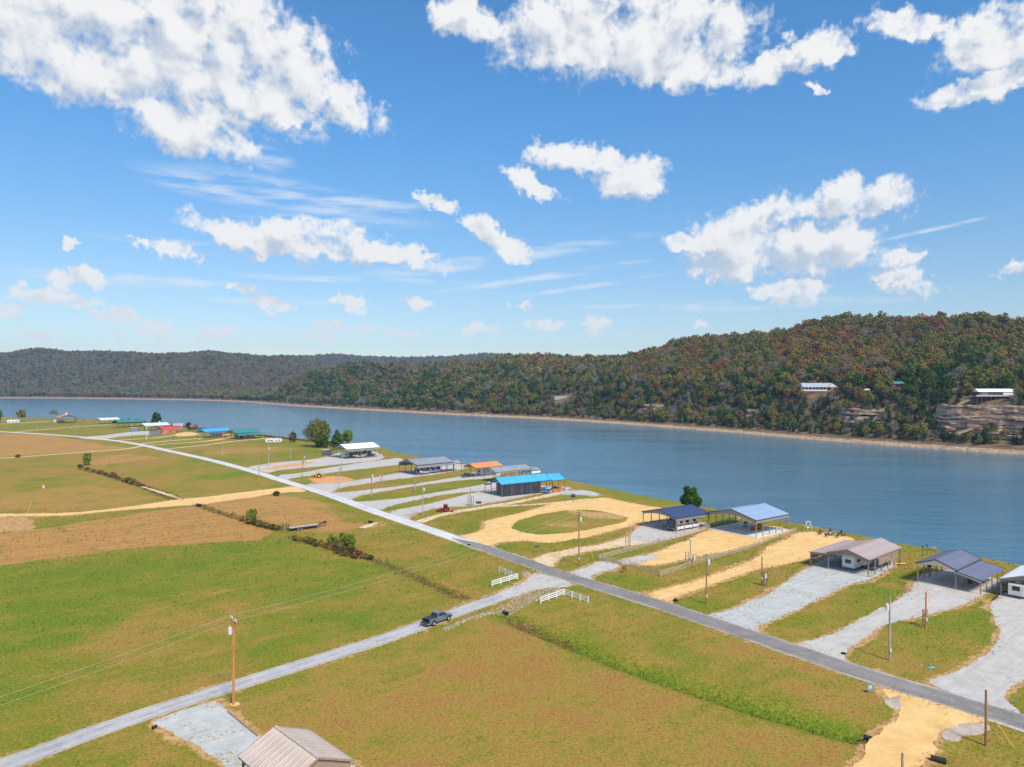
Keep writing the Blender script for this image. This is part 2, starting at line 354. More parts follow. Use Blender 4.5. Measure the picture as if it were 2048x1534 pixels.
def masks(p):
    M = np.zeros((len(p), 5))
    wob = (fbm(p[:, 0] * .12, p[:, 1] * .12, 3) - .5)
    for ch, w, s, pl in REG_W:
        d, _, _ = poly_dist(p, pl, True); d = np.where(inside(p, pl), d, -d) + wob * s * 2.5
        M[:, ch] = np.maximum(M[:, ch], w * sm(d, -s, s))
    for l, dep, wd in DITCH_W[:1]:
        dd, par, _ = poly_dist(p, l)
        M[:, 2] = np.maximum(M[:, 2], 1.7 * np.exp(-(dd / 1.9) ** 2)); M[:, 3] *= 1 - np.exp(-(dd / 2.2) ** 2)
        M[:, 4] = np.maximum(M[:, 4], .35 * np.exp(-(dd / 1.2) ** 2))
    for l, dep, wd in DITCH_W[1:4]:
        dd, par, _ = poly_dist(p, l)
        M[:, 4] = np.maximum(M[:, 4], .8 * np.exp(-(dd / (wd * 1.1)) ** 2))
    d, _, s = poly_dist(p, NEAR_SHORE_D); d = d * np.where(s > 0, 1, -1)
    M[:, 1] = np.maximum(M[:, 1], .8 * (1 - sm(d + wob * 4, 1.5, 4.5)))
    # trampled, bare rim along every road and drive
    for pl, closed, w, wd in RIMS:
        lo = pl.min(0) - 4; hi = pl.max(0) + 4
        k = np.where(((p > lo) & (p < hi)).all(1))[0]
        if len(k) == 0: continue
        d, _, _ = poly_dist(p[k], pl, closed); d = np.abs(d - wd) if wd else d
        M[k, 1] = np.maximum(M[k, 1], w * (1 - sm(d + wob[k] * 2.6, .2, 1.6)))
    return M

def fan_mesh(name, a0, a1, na, r0, r1, nr, zf, rjit=None):
    """sheet meshed finer towards its origin"""
    a = np.radians(np.linspace(a0, a1, na)); r = np.exp(np.linspace(math.log(r0), math.log(r1), nr))
    A, Rr = np.meshgrid(a, r); x = (np.sin(A) * Rr).ravel(); y = (np.cos(A) * Rr).ravel()
    p = np.c_[x, y]; z = zf(p)
    me = bpy.data.meshes.new(name); nv = len(x)
    i = np.arange(nr - 1)[:, None] * na + np.arange(na - 1)[None]; i = i.ravel()
    q = np.c_[i, i + na, i + na + 1, i + 1].astype(np.int32)
    set_mesh(me, np.c_[x, y, z], q); return me, p
def set_mesh(me, v, q):
    me.vertices.add(len(v)); me.vertices.foreach_set('co', np.asarray(v, np.float32).ravel())
    nf, k = q.shape
    me.loops.add(nf * k); me.loops.foreach_set('vertex_index', q.ravel().astype(np.int32))
    me.polygons.add(nf); me.polygons.foreach_set('loop_start', np.arange(0, nf * k, k, dtype=np.int32))
    me.polygons.foreach_set('use_smooth', np.ones(nf, bool)); me.update(calc_edges=True)
def set_masks(me, p, rep=1):
    M = np.repeat(masks(p), rep, 0)
    for k, n in enumerate(('harv', 'soil', 'lush', 'dry', 'dark')):
        at = me.attributes.new(n, 'FLOAT', 'POINT'); at.data.foreach_set('value', M[:, k].astype(np.float32))

# ------------------------------------------------------------------ ground materials
def tnoise(t, scale, detail=4, rough=.55, vec=None, dist=0.0):
    n = t.nodes.new('ShaderNodeTexNoise'); n.inputs['Scale'].default_value = scale; n.inputs['Detail'].default_value = detail
    n.inputs['Roughness'].default_value = rough; n.inputs['Distortion'].default_value = dist
    if vec is not None: t.links.new(vec, n.inputs['Vector'])
    return n.outputs[0]
def ground_material():
    m = bpy.data.materials.new('meadow'); m.use_nodes = True; t = m.node_tree; b = t.nodes['Principled BSDF']
    b.inputs['Roughness'].default_value = .95; b.inputs['Specular IOR Level'].default_value = .12
    g = t.nodes.new('ShaderNodeNewGeometry'); pos = g.outputs['Position']
    def att(n):
        a = t.nodes.new('ShaderNodeAttribute'); a.attribute_name = n; return a.outputs['Fac']
    big = tnoise(t, .028, 5, .6, pos, .4); mid = tnoise(t, .13, 5, .62, pos, .3); sml = tnoise(t, .8, 5, .7, pos); fin = tnoise(t, 2.6, 5, .75, pos)
    # mower lanes run with the plots
    mp = t.nodes.new('ShaderNodeMapping'); mp.vector_type = 'TEXTURE'; mp.inputs['Rotation'].default_value = (0, 0, R(38)); mp.inputs['Scale'].default_value = (22, 2.0, 1); t.links.new(pos, mp.inputs['Vector'])
    lane = tnoise(t, 1.0, 5, .6, mp.outputs[0])
    GREEN, OLIVE, DRY, RUST = (.172, .192, .010), (.225, .190, .020), (.315, .205, .038), (.335, .165, .042)
    v = mth(t, 'ADD', mth(t, 'MULTIPLY', mth(t, 'SUBTRACT', mid, .5), 1.3), mth(t, 'MULTIPLY', mth(t, 'SUBTRACT', big, .5), 1.6))
    v = mth(t, 'ADD', v, mth(t, 'MULTIPLY', mth(t, 'SUBTRACT', lane, .5), .8))
    v = mth(t, 'ADD', v, mth(t, 'MULTIPLY', mth(t, 'SUBTRACT', sml, .5), .85))
    dryv = mth(t, 'ADD', mth(t, 'SUBTRACT', mth(t, 'MULTIPLY_ADD', att('dry'), .30, mth(t, 'ADD', v, .47)), mth(t, 'MULTIPLY', att('lush'), .30)), 0.0)
    cr = t.nodes.new('ShaderNodeValToRGB'); t.links.new(dryv, cr.inputs[0])
    e = cr.color_ramp.elements; e[0].position = .08; e[0].color = (.118, .180, .007, 1); e[1].position = .98; e[1].color = (*RUST, 1)
    for pp, cc in ((.28, GREEN), (.48, OLIVE), (.72, DRY)):
        k = e.new(pp); k.color = (*cc, 1)
    col = cr.outputs[0]
    hv = mixc(t, sstep(mth(t, 'ADD', mth(t, 'MULTIPLY', lane, .6), mth(t, 'MULTIPLY', sml, .4)), .35, .65, t), (.37, .18, .055), (.50, .265, .082))
    hv = mixc(t, sstep(mid, .52, .72, t), hv, (.25, .19, .045))
    col = mixc(t, sstep(mth(t, 'ADD', att('harv'), mth(t, 'MULTIPLY', mth(t, 'SUBTRACT', mid, .5), .8)), .25, .75, t), col, hv)
    so = mixc(t, sstep(sml, .35, .65, t), (.42, .22, .085), (.60, .37, .16))
    col = mixc(t, sstep(mth(t, 'ADD', att('soil'), mth(t, 'MULTIPLY', mth(t, 'SUBTRACT', sml, .5), 1.1)), .35, .7, t), col, so)
    dk = mixc(t, sstep(sml, .35, .65, t), (.10, .07, .025), (.17, .115, .045))
    col = mixc(t, sstep(mth(t, 'ADD', att('dark'), mth(t, 'MULTIPLY', mth(t, 'SUBTRACT', sml, .5), .9)), .4, .85, t), col, dk)
    # tufts and thatch
    col = mixc(t, mth(t, 'MULTIPLY', sstep(fin, .46, .66, t), .34), col, (.47, .36, .12))
    col = mixc(t, mth(t, 'MULTIPLY', sstep(fin, .52, .34, t), .36), col, (.085, .075, .010))
    t.links.new(col, b.inputs['Base Color'])
    bp = t.nodes.new('ShaderNodeBump'); bp.inputs['Strength'].default_value = .6; bp.inputs['Distance'].default_value = .12
    t.links.new(mth(t, 'ADD', fin, mth(t, 'MULTIPLY', sml, 1.2)), bp.inputs['Height']); t.links.new(bp.outputs[0], b.inputs['Normal'])
    return m
MEADOW = ground_material()
def surf_mat(name, c0, c1, fleck=None, fleck_amt=.35, streak=None, scale=.5, grain=6.0, leaf=None, track=1.08, rimcol=(.46, .36, .24), weedy=False):
    """dirt, gravel and road surfaces; streak = heading in degrees of the wheel tracks"""
    m = bpy.data.materials.new(name); m.use_nodes = True; t = m.node_tree; b = t.nodes['Principled BSDF']
    b.inputs['Roughness'].default_value = .92; b.inputs['Specular IOR Level'].default_value = .2
    pos = t.nodes.new('ShaderNodeNewGeometry').outputs['Position']
    n1 = tnoise(t, scale, 6, .6, pos, .3); n2 = tnoise(t, grain, 3, .7, pos); n0 = tnoise(t, .07, 3, .5, pos)
    v = mth(t, 'ADD', mth(t, 'MULTIPLY', n1, .7), mth(t, 'MULTIPLY', n0, .3))
    if streak is not None:
        mp = t.nodes.new('ShaderNodeMapping'); mp.vector_type = 'TEXTURE'; mp.inputs['Rotation'].default_value = (0, 0, R(streak)); mp.inputs['Scale'].default_value = (30, .9, 1); t.links.new(pos, mp.inputs['Vector'])
        v = mth(t, 'ADD', mth(t, 'MULTIPLY', v, .68), mth(t, 'MULTIPLY', tnoise(t, 1, 4, .6, mp.outputs[0]), .32))
    n3 = tnoise(t, 1.7, 5, .75, pos)
    v = mth(t, 'ADD', v, mth(t, 'MULTIPLY', mth(t, 'SUBTRACT', n3, .5), .22))
    col = mixc(t, sstep(v, .34, .66, t), c0, c1)
    col = mixc(t, mth(t, 'MULTIPLY', sstep(n3, .47, .33, t), .20), col, tuple(x * .62 for x in c0))
    if fleck: col = mixc(t, mth(t, 'MULTIPLY', sstep(n2, .5, .72, t), fleck_amt), col, fleck)
    if leaf:   # fallen leaves and washed soil in drifts
        lv = mth(t, 'MULTIPLY', sstep(tnoise(t, .22, 4, .6, pos, .6), .50, .62, t), sstep(tnoise(t, 2.2, 4, .7, pos), .52, .58, t))
        col = mixc(t, mth(t, 'MULTIPLY', lv, .85), col, leaf)
    # worn wheel paths where the sheet is a ribbon (lat = 2 + position across, -1..1)
    la = t.nodes.new('ShaderNodeAttribute'); la.attribute_name = 'lat'; on = mth(t, 'GREATER_THAN', la.outputs['Fac'], .5)
    ab = mth(t, 'ABSOLUTE', mth(t, 'SUBTRACT', la.outputs['Fac'], 2.0)); wob = mth(t, 'MULTIPLY', mth(t, 'SUBTRACT', n1, .5), .3)
    tr = mth(t, 'MULTIPLY', sstep(mth(t, 'ABSOLUTE', mth(t, 'ADD', mth(t, 'SUBTRACT', ab, .45), wob)), .26, .04, t), on)
    ed = mth(t, 'MULTIPLY', sstep(mth(t, 'ADD', ab, mth(t, 'MULTIPLY', wob, 1.4)), .74, 1.0, t), on)
    col = mixc(t, mth(t, 'MULTIPLY', tr, .45), col, tuple(min(1, x * track) for x in c1)); col = mixc(t, mth(t, 'MULTIPLY', ed, .6), col, rimcol)
    if weedy: col = mixc(t, mth(t, 'MULTIPLY', mth(t, 'MULTIPLY', sstep(mth(t, 'ADD', ab, wob), .24, .05, t), on), .55), col, (.26, .20, .05))
    t.links.new(col, b.inputs['Base Color'])
    bp = t.nodes.new('ShaderNodeBump'); bp.inputs['Strength'].default_value = .5; bp.inputs['Distance'].default_value = .06
    t.links.new(mth(t, 'ADD', n2, n1), bp.inputs['Height']); t.links.new(bp.outputs[0], b.inputs['Normal'])
    return m
S_DIRT = surf_mat('yellow_dirt', (.68, .40, .14), (.82, .55, .24), (.60, .34, .12), .4, 40, .35)
S_PALE = surf_mat('pale_dirt', (.62, .44, .24), (.80, .62, .40), (.48, .33, .18), .45, 40, .5, leaf=(.30, .20, .08), weedy=True)
S_ORNG = surf_mat('orange_dirt', (.56, .26, .10), (.74, .38, .16), (.42, .20, .08), .3, None, .5)
S_GRAV = surf_mat('pale_gravel', (.43, .405, .37), (.57, .535, .49), (.33, .29, .25), .45, 40, .5, 7.0)
S_BLUE = surf_mat('blue_gravel', (.40, .415, .39), (.54, .55, .52), (.32, .29, .25), .4, 40, .5, 7.0, leaf=(.36, .20, .09))
S_LEAF = surf_mat('leafy_gravel', (.45, .42, .385), (.58, .545, .505), (.34, .29, .25), .5, 40, .5, 7.0, leaf=(.42, .27, .17))
S_ROADP = surf_mat('pale_road', (.49, .485, .485), (.66, .65, .64), (.44, .43, .42), .35, -52, .25, 5.0)
S_ROADD = surf_mat('grey_road', (.175, .16, .152), (.30, .275, .26), (.38, .35, .32), .45, -52, .22, 5.0, track=.72, rimcol=(.42, .38, .34))
S_SIDE = surf_mat('side_road', (.29, .285, .285), (.50, .48, .465), (.36, .345, .33), .2, 53, .3, 5.0)
S_CONC = surf_mat('concrete', (.50, .48, .43), (.62, .60, .54), (.42, .40, .36), .2, None, .4, 4.0)
S_CONCW = surf_mat('white_concrete', (.60, .62, .62), (.72, .74, .74), (.5, .5, .5), .2, None, .3, 4.0)

# ------------------------------------------------------------------ roads, drives and pads (sheets over the ground)
RIMS = []
SHEETS = []
def jag(pl, step, amp, seed):
    """resample an outline and fray it"""
    pl = np.asarray(pl, float); q = [pl[-1]] + list(pl) + [pl[0]]
    c = []
    for a, b in zip(pl, np.roll(pl, -1, 0)): c += [a * .8 + b * .2, a * .2 + b * .8]
    c = np.array(c); c = np.vstack([c, c[:1]])
    d = np.r_[0, np.cumsum(np.hypot(*(np.diff(c, axis=0).T)))]; n = max(8, int(d[-1] / step)); t = np.linspace(0, d[-1], n, endpoint=False)
    c = np.c_[np.interp(t, d, c[:, 0]), np.interp(t, d, c[:, 1])]
    tg = np.roll(c, -1, 0) - np.roll(c, 1, 0); tg /= np.hypot(tg[:, 0], tg[:, 1])[:, None] + 1e-9
    nr = np.c_[-tg[:, 1], tg[:, 0]]
    k = (fbm(c[:, 0] * .35, c[:, 1] * .35, seed, 3) - .5) * 2.4 + (vnoise(c[:, 0] * 2.1, c[:, 1] * 2.1, seed + 9) - .5) * .9
    return c + nr * (k * amp)[:, None]
def sheet(name, pl_px, z, m, amp=.45, step=.8, seed=1, rim=.75, px=True, label=None):
    pl = np.array([P(*q) for q in pl_px]) if px else np.asarray(pl_px)
    far = np.median(pl[:, 1]); step = max(step, far * .004)
    c = jag(pl, step, amp, seed) if amp > 0 else pl
    from mathutils.geometry import tessellate_polygon
    tri = tessellate_polygon([[Vector((x, y, 0)) for x, y in c]])
    me = bpy.data.meshes.new(name); n = len(c)
    vs = [(x, y, z) for x, y in c] + [(x, y, -.25) for x, y in c]
    def up(tr):
        a, b, d = (c[i] for i in tr); return tr if (b[0]-a[0])*(d[1]-a[1])-(b[1]-a[1])*(d[0]-a[0]) > 0 else tr[::-1]
    fs = [tuple(up(t)) for t in tri] + [(i, n + i, n + (i + 1) % n, (i + 1) % n) for i in range(n)]
    me.from_pydata(vs, [], fs); me.materials.append(m); me.update()
    o = tag(link(name, me), kind='structure', label=label)
    if rim: RIMS.append((c[::2], True, rim, 0))
    SHEETS.append(c)
    return o
def ribbon_pl(px, width, ext=None):
    c = resample([P(*q) for q in px], 4, 2); tg = np.gradient(c, axis=0); tg /= np.hypot(tg[:, 0], tg[:, 1])[:, None]
    nr = np.c_[-tg[:, 1], tg[:, 0]]; w = np.asarray(width, float)
    w = np.interp(np.linspace(0, 1, len(c)), np.linspace(0, 1, len(w)), w) if w.ndim else np.full(len(c), float(w))
    return np.vstack([c + nr * (w / 2)[:, None], (c - nr * (w / 2)[:, None])[::-1]])
def ribbon(name, px, width, z, m, amp=.3, seed=1, rim=.5):
    pl = ribbon_pl(px, width); o = sheet(name, pl, z, m, amp, .9, seed, rim, px=False)
    co = np.array([v.co[:2] for v in o.data.vertices]); d, par, sg = poly_dist(co, resample([P(*q) for q in px], 4, 2))
    at = o.data.attributes.new('lat', 'FLOAT', 'POINT'); at.data.foreach_set('value', (2 + np.where(sg > 0, 1.0, -1.0)).astype(np.float32)); return o

MAIN = [(-300,857),(-60,861.5),(0,863),(130,871),(209,878.5),(271,887),(355,905.5),(420,919.5),(505,942),(588.6,968.8),(651,986.7),(734.6,1018),(800,1040),(842.6,1054),(915.6,1078.7),(988.6,1102.6),(1060,1128),(1140,1156),(1180,1167.5),(1287.6,1199.3),(1373,1228),(1509,1273.5),(1600,1304.5),(1700,1338),(1775,1363.5),(1873,1391),(1950,1417),(2048,1444),(2250,1508)]
SIDE = [(-300,1640),(0,1535),(90,1500),(300,1424),(524.6,1354),(760,1281),(800,1267),(929,1219),(993,1197.7),(1047,1177),(1098,1158)]
ribbon('gravel_road', MAIN, [5.6,5.6,5.4,5.2,5.0,5.0,5.0,5.0,4.9,4.9,4.9,5.0], .055, S_ROADP, .22, 2)
ribbon('road', [(905,1077),(935,1085.5),(988.6,1102.6),(1060,1128),(1140,1156),(1180,1167.5),(1287.6,1199.3),(1373,1228),(1509,1273.5),(1600,1304.5),(1700,1338),(1775,1363.5),(1873,1391),(1950,1417),(2048,1444),(2250,1508)], [.6,4.3] + [4.7]*14, .066, S_ROADD, .18, 3, 0)
ribbon('side_road', SIDE, [3.7,3.7,3.7,3.8,3.9,4.0,4.2], .060, S_SIDE, .14, 4)
sheet('road_junction', [(985,1190),(1047,1166),(1060,1153),(1066,1147),(1080,1146),(1098,1152),(1118,1157),(1133,1162),(1150,1172),(1120,1176),(1090,1175.5),(1060,1184),(1025,1196)], .072, S_GRAV, .3, .6, 5)
ribbon('road_shoulder', [(1560,1302),(1740,1362),(1818,1386),(1900,1411),(1972,1436),(2048,1459),(2250,1525)], [.3,.7,1.2,1.5,1.6,1.6], .045, S_GRAV, .4, 6, 0)
# drives of the plots by the water, from the right
DR = .035
sheet('driveway', [(1846,1361),(1899,1350),(1943.6,1330),(1974.7,1306),(1994.6,1279.4),(1999,1261.7),(1990,1233),(1979,1215),(1986,1199.6),(2012,1183),(2080,1160),(2250,1200),(2250,1300),(2100,1335),(2048,1355),(2025,1370),(2010,1386),(2008,1400),(2045,1430),(2000,1424),(1930,1399)], DR, S_GRAV, .45, .7, 11)
sheet('driveway', [(1590,1292),(1600,1284),(1622,1283),(1673,1264),(1724,1237),(1768,1215),(1799,1197),(1826,1177),(1827,1165),(1838,1151),(1879,1141),(1925,1138),(2003,1160),(2003,1173),(1959,1195),(1932,1208),(1888,1222),(1822,1237),(1788,1245),(1742,1264),(1720,1286),(1695,1299),(1686,1309),(1692,1325)], DR, S_LEAF, .4, .7, 12)
sheet('driveway', [(1408,1230),(1449,1222),(1524,1194),(1567,1168),(1578,1158),(1620,1132),(1668,1108),(1745,1098),(1800,1127),(1742,1159),(1717,1164),(1666,1184),(1600,1216),(1540,1243),(1512,1252),(1520,1266),(1500,1264)], DR, S_BLUE, .45, .7, 13)
sheet('dirt_lot', [(1286,1190),(1318,1181),(1395,1160),(1453,1141),(1498,1123),(1524,1106),(1533,1093),(1567,1080),(1592,1066),(1628,1062.5),(1668,1068),(1715,1078),(1690,1095),(1665,1108),(1620,1119),(1567,1130),(1502,1143),(1468,1153.5),(1416,1173),(1369,1188),(1345,1197),(1342,1209)], DR, S_DIRT, .5, .7, 14)
sheet('dirt_lot', [(1242,1119),(1309,1106),(1343.5,1091),(1378,1080),(1395,1067.6),(1419,1058),(1450,1049),(1560,1052),(1583,1062),(1513,1088),(1455,1103),(1416.6,1109),(1363,1121),(1300,1132),(1266,1130),(1246,1129)], DR, S_DIRT, .45, .7, 15)
sheet('gravel_apron', [(1238,1119),(1290,1110),(1325,1109),(1300,1120),(1270,1128),(1244,1129)], DR + .008, S_LEAF, .5, .7, 16, 0)
sheet('driveway', [(1136,1149),(1142,1144),(1172,1134),(1185,1127),(1201,1122),(1223,1123),(1243,1131),(1232,1139.5),(1201,1145),(1184,1152),(1183,1163),(1150,1156)], DR, S_LEAF, .3, .7, 17)
sheet('dirt_track', [(1056,1121),(1093,1107),(1155,1096),(1201,1088),(1240,1078),(1262,1068),(1290,1078),(1330,1079),(1300,1087),(1255,1092),(1200,1100),(1165,1106),(1130,1113),(1112,1122),(1106,1134),(1085,1130)], DR, S_PALE, .5, .7, 18)
sheet('gravel_pad', [(1256,1075),(1266,1061),(1287.6,1048),(1317.7,1043),(1370,1040),(1416,1047),(1424,1055),(1395,1066),(1358.5,1075),(1317,1082),(1274,1085)], DR + .008, S_GRAV, .4, .7, 19)
sheet('dirt_loop', [(910,1072),(936,1069),(957,1063.6),(968.8,1054),(965,1045),(978,1040),(1009,1033),(1072,1017.7),(1113,1005),(1176,998),(1212,995),(1244,1002),(1283,1010),(1318,1015),(1350,1022),(1345,1040),(1318,1041),(1290,1046),(1244,1057),(1180,1074),(1120,1084),(1093,1086.5),(1041,1082),(997,1085.5),(985,1095),(950,1084)], DR - .006, S_DIRT, .5, .8, 20)
ISLAND = [(1018,1057),(1030,1042.7),(1072,1029),(1134.6,1019.8),(1180,1019),(1223,1025.6),(1259.6,1034),(1251,1044),(1180,1060),(1134.6,1066.7),(1082.5,1071),(1040.8,1065.7)]
ribbon('dirt_track', [(835,1046),(880,1029),(960,1016),(1030,1005),(1082,994),(1110,988),(1150,981)], [3.5,3.5,4,4,3.5,4,6], DR, S_PALE, .4, 21)
ribbon('dirt_track', [(985,1013),(1060,1010),(1110,1006),(1180,998)], [2.5,2.5,3,3], DR - .004, S_PALE, .4, 22)
sheet('gravel_pad', [(1108,986),(1135,980),(1170,980),(1203,988),(1195,993),(1160,990),(1125,990)], DR + .006, S_BLUE, .4, .8, 23)
sheet('driveway', [(776,1025),(805,1017),(863,1007),(926,990),(966,983),(1040,968),(1100,972),(1150,975),(1130,982),(1093,985),(1049,993),(988,1005),(935,1013),(905,1013),(870,1017),(843,1023),(826,1030),(817,1040),(790,1035)], DR + .002, S_GRAV, .4, .8, 24)
sheet('driveway', [(704,1004),(755,1001),(800,997),(842,990),(926,976),(966,969),(985,960),(1045,958),(1000,975),(966,982),(926,985),(884,989.5),(832,1000),(805,1006),(775,1015),(756,1020),(730,1015)], DR - .002, S_GRAV, .4, .9, 25)
sheet('driveway', [(660,986),(703,983.5),(766,976),(800,973),(884,959),(926,952),(945,945),(1000,941),(1005,950),(978,957),(926,960),(842,970.5),(780,981),(734,988),(707,995),(702,1003),(680,995)], DR, S_GRAV, .4, 1, 26)
sheet('driveway', [(604,969),(678,966),(718,959.5),(755,954),(800,945),(830,938),(905,928),(945,930),(926,940),(842,953),(780,960),(735,967),(693,973),(672,979),(658,988),(630,978)], DR, S_GRAV, .4, 1, 27)
sheet('driveway', [(552,950.5),(603,946),(668,933.5),(724,925),(766,920),(800,915),(812,925),(800,929),(755,934),(672,944),(620,951),(580,957),(573,962)], DR, S_GRAV, .4, 1.2, 28)
sheet('driveway', [(492,934),(551,925),(615,920),(657,913.5),(672,906),(740,900),(770,912),(760,920),(693,927),(630,933.5),(557,939.8),(537,946),(515,941)], DR, S_GRAV, .4, 1.2, 29)
sheet('orange_dirt_strip', [(525,937),(560,931),(600,926),(632,922.5),(627,927),(580,934),(540,940)], DR + .006, S_ORNG, .5, 1.2, 30, 0)
sheet('orange_dirt_pad', [(611.5,957.5),(647,953),(691,953),(714,961.7),(672,966),(630,968.5),(624,961)], DR + .006, S_ORNG, .5, 1, 31)
sheet('dirt_road', [(-200,1028),(0,1028),(146,1026),(271,1011.6),(354.6,999),(420,993),(463,987),(567,975),(592,972),(618,984),(567,984.5),(484,998),(401,1009),(313,1015),(208,1024),(125,1032),(0,1033.5),(-200,1034)], DR, S_DIRT, .5, 1, 32)
ribbon('dirt_track', [(-100,921),(0,916.7),(62.6,912.5),(146,906),(250,899),(283,892)], 3.2, DR, S_PALE, .5, 33)
ribbon('sand_strip', [(284,973),(320,984),(365,999)], [.8,1.6,1.2], DR, S_PALE, .4, 34)
ribbon('dirt_track', [(230,881),(260,879),(313,876),(354.6,869.7),(396,868)], 3.8, DR, S_PALE, .5, 35)
sheet('dirt_lot', [(352,866),(378,863.5),(402,868),(382,872),(350,873)], DR - .005, S_DIRT, .6, 1.6, 36)
ribbon('dirt_track', [(275,888.5),(333.8,882),(420,875),(458,868.5)], 3.8, DR, S_PALE, .5, 37)
ribbon('dirt_track', [(293,891),(375.5,885.3),(420,882),(466,874)], [3,3,5,5], DR - .004, S_DIRT, .5, 38)
ribbon('dirt_track', [(312,899.5),(354.6,895.8),(420,889.5),(470,881.5),(534,877)], 3.2, DR, S_PALE, .5, 39)
sheet('driveway', [(150,875.5),(208.6,870.7),(260.8,863.4),(302.5,861),(325,862),(336,867),(300,869),(250,872),(215,877),(200,880)], DR, S_GRAV, .4, 1.6, 40)
ribbon('dirt_track', [(20,865),(40,863),(135.6,855),(167,852.5)], 3.6, DR, S_PALE, .5, 41)
ribbon('driveway', [(160,853),(190,851),(224,849)], 6, DR + .006, S_GRAV, .4, 42)
ribbon('dirt_track', [(-100,850),(0,847.8),(62.6,844.7),(105,842)], [4,4,7,5], DR, S_PALE, .5, 43)
ribbon('dirt_track', [(-60,842),(0,841.5),(30,840.5)], 5, DR - .004, S_DIRT, .5, 44)
sheet('dirt_road', [(1764,1377),(1818,1388),(1884,1404),(1950,1425),(1982,1446),(1928,1447),(1884,1462),(1862,1482),(1880,1505),(1864,1515),(1830,1530),(1800,1570),(1760,1650),(1600,1700),(1660,1590),(1703,1534),(1731,1502),(1740,1475),(1775,1454),(1803,1432),(1797,1412),(1772,1392)], DR, S_DIRT, .45, .6, 45)
S_GREY = surf_mat('grey_spoil', (.42, .34, .26), (.55, .47, .38), (.24, .19, .13), .6, None, .8, 5.0)
sheet('gravel_spoil', [(1881,1467),(1906,1453.8),(1939,1447),(1972,1447),(1981,1458),(1970,1469),(1924,1471),(1913,1484),(1891,1480)], DR + .01, S_GREY, .35, .5, 46, .3)
sheet('gravel_spoil', [(1766,1403.4),(1784,1392.5),(1803.4,1394.7),(1803.4,1414.4),(1790,1421)], DR + .01, S_GREY, .35, .5, 47, .3)
sheet('driveway', [(298,1446),(360,1424),(432,1399),(444,1409),(455,1424),(515,1472),(600,1500),(720,1530),(720,1640),(520,1640),(457,1534),(408,1503),(390,1490),(340,1465),(313,1454)], DR, S_BLUE, .35, .5, 48)
sheet('dirt_patch', [(457,1407),(470,1403),(482,1406),(478,1412),(460,1413)], DR - .01, S_DIRT, .3, .4, 49, .3)
sheet('straw_patch', [(712,1056),(740,1047),(758,1044),(748,1052),(730,1058)], DR - .01, S_PALE, .6, .6, 50, .3)

gm, gp = fan_mesh('ground', -100, 100, 620, 4, 1500, 560, ground_z)
set_masks(gm, gp); gm.materials.append(MEADOW)
tag(link('ground', gm), kind='structure')
# the grass island inside the dirt loop
isl = jag(np.array([P(*q) for q in ISLAND]), .8, .5, 77)
imn, imx = isl.min(0), isl.max(0)
gx, gy = np.meshgrid(np.linspace(imn[0], imx[0], 70), np.linspace(imn[1], imx[1], 70)); ip = np.c_[gx.ravel(), gy.ravel()]
ii = np.arange(69)[:, None] * 70 + np.arange(69)[None]; ii = ii.ravel(); iq = np.c_[ii, ii + 1, ii + 71, ii + 70]
ok = inside(ip, isl)[iq].all(1); ime = bpy.data.meshes.new('grass_island')
set_mesh(ime, np.c_[ip, np.full(len(ip), DR + .012)], iq[ok]); set_masks(ime, ip); ime.materials.append(MEADOW)
tag(link('grass_island', ime), kind='structure')

# ------------------------------------------------------------------ water
def water_material():
    m = bpy.data.materials.new('lake_water'); m.use_nodes = True; t = m.node_tree; b = t.nodes['Principled BSDF']
    pos = t.nodes.new('ShaderNodeNewGeometry').outputs['Position']
    b.inputs['Roughness'].default_value = .13; b.inputs['IOR'].default_value = 2.3
    n0 = tnoise(t, .006, 3, .5, pos)
    t.links.new(mixc(t, sstep(n0, .35, .65, t), (.045, .155, .230), (.060, .185, .265)), b.inputs['Base Color'])
    mp = t.nodes.new('ShaderNodeMapping'); mp.vector_type = 'TEXTURE'; mp.inputs['Rotation'].default_value = (0, 0, R(-12)); mp.inputs['Scale'].default_value = (3.2, 1.0, 1); t.links.new(pos, mp.inputs['Vector'])
    w1 = tnoise(t, .75, 4, .6, mp.outputs[0], .4); w2 = tnoise(t, .12, 3, .5, mp.outputs[0], .2); pt = tnoise(t, .03, 4, .55, mp.outputs[0])
    amp = mth(t, 'MULTIPLY_ADD', sstep(pt, .38, .62, t), .55, .45)
    h = mth(t, 'ADD', mth(t, 'MULTIPLY', w1, amp), mth(t, 'MULTIPLY', w2, .5))
    bp = t.nodes.new('ShaderNodeBump'); bp.inputs['Strength'].default_value = .8; bp.inputs['Distance'].default_value = .45
    t.links.new(h, bp.inputs['Height']); t.links.new(bp.outputs[0], b.inputs['Normal'])
    return m
WATER = water_material()
wm = MB().add([(-7000, 90, WATER_Z), (3000, 90, WATER_Z), (3000, 7000, WATER_Z), (-7000, 7000, WATER_Z)], [(0, 1, 2, 3)])
tag(wm.build('lake', WATER), kind='structure')

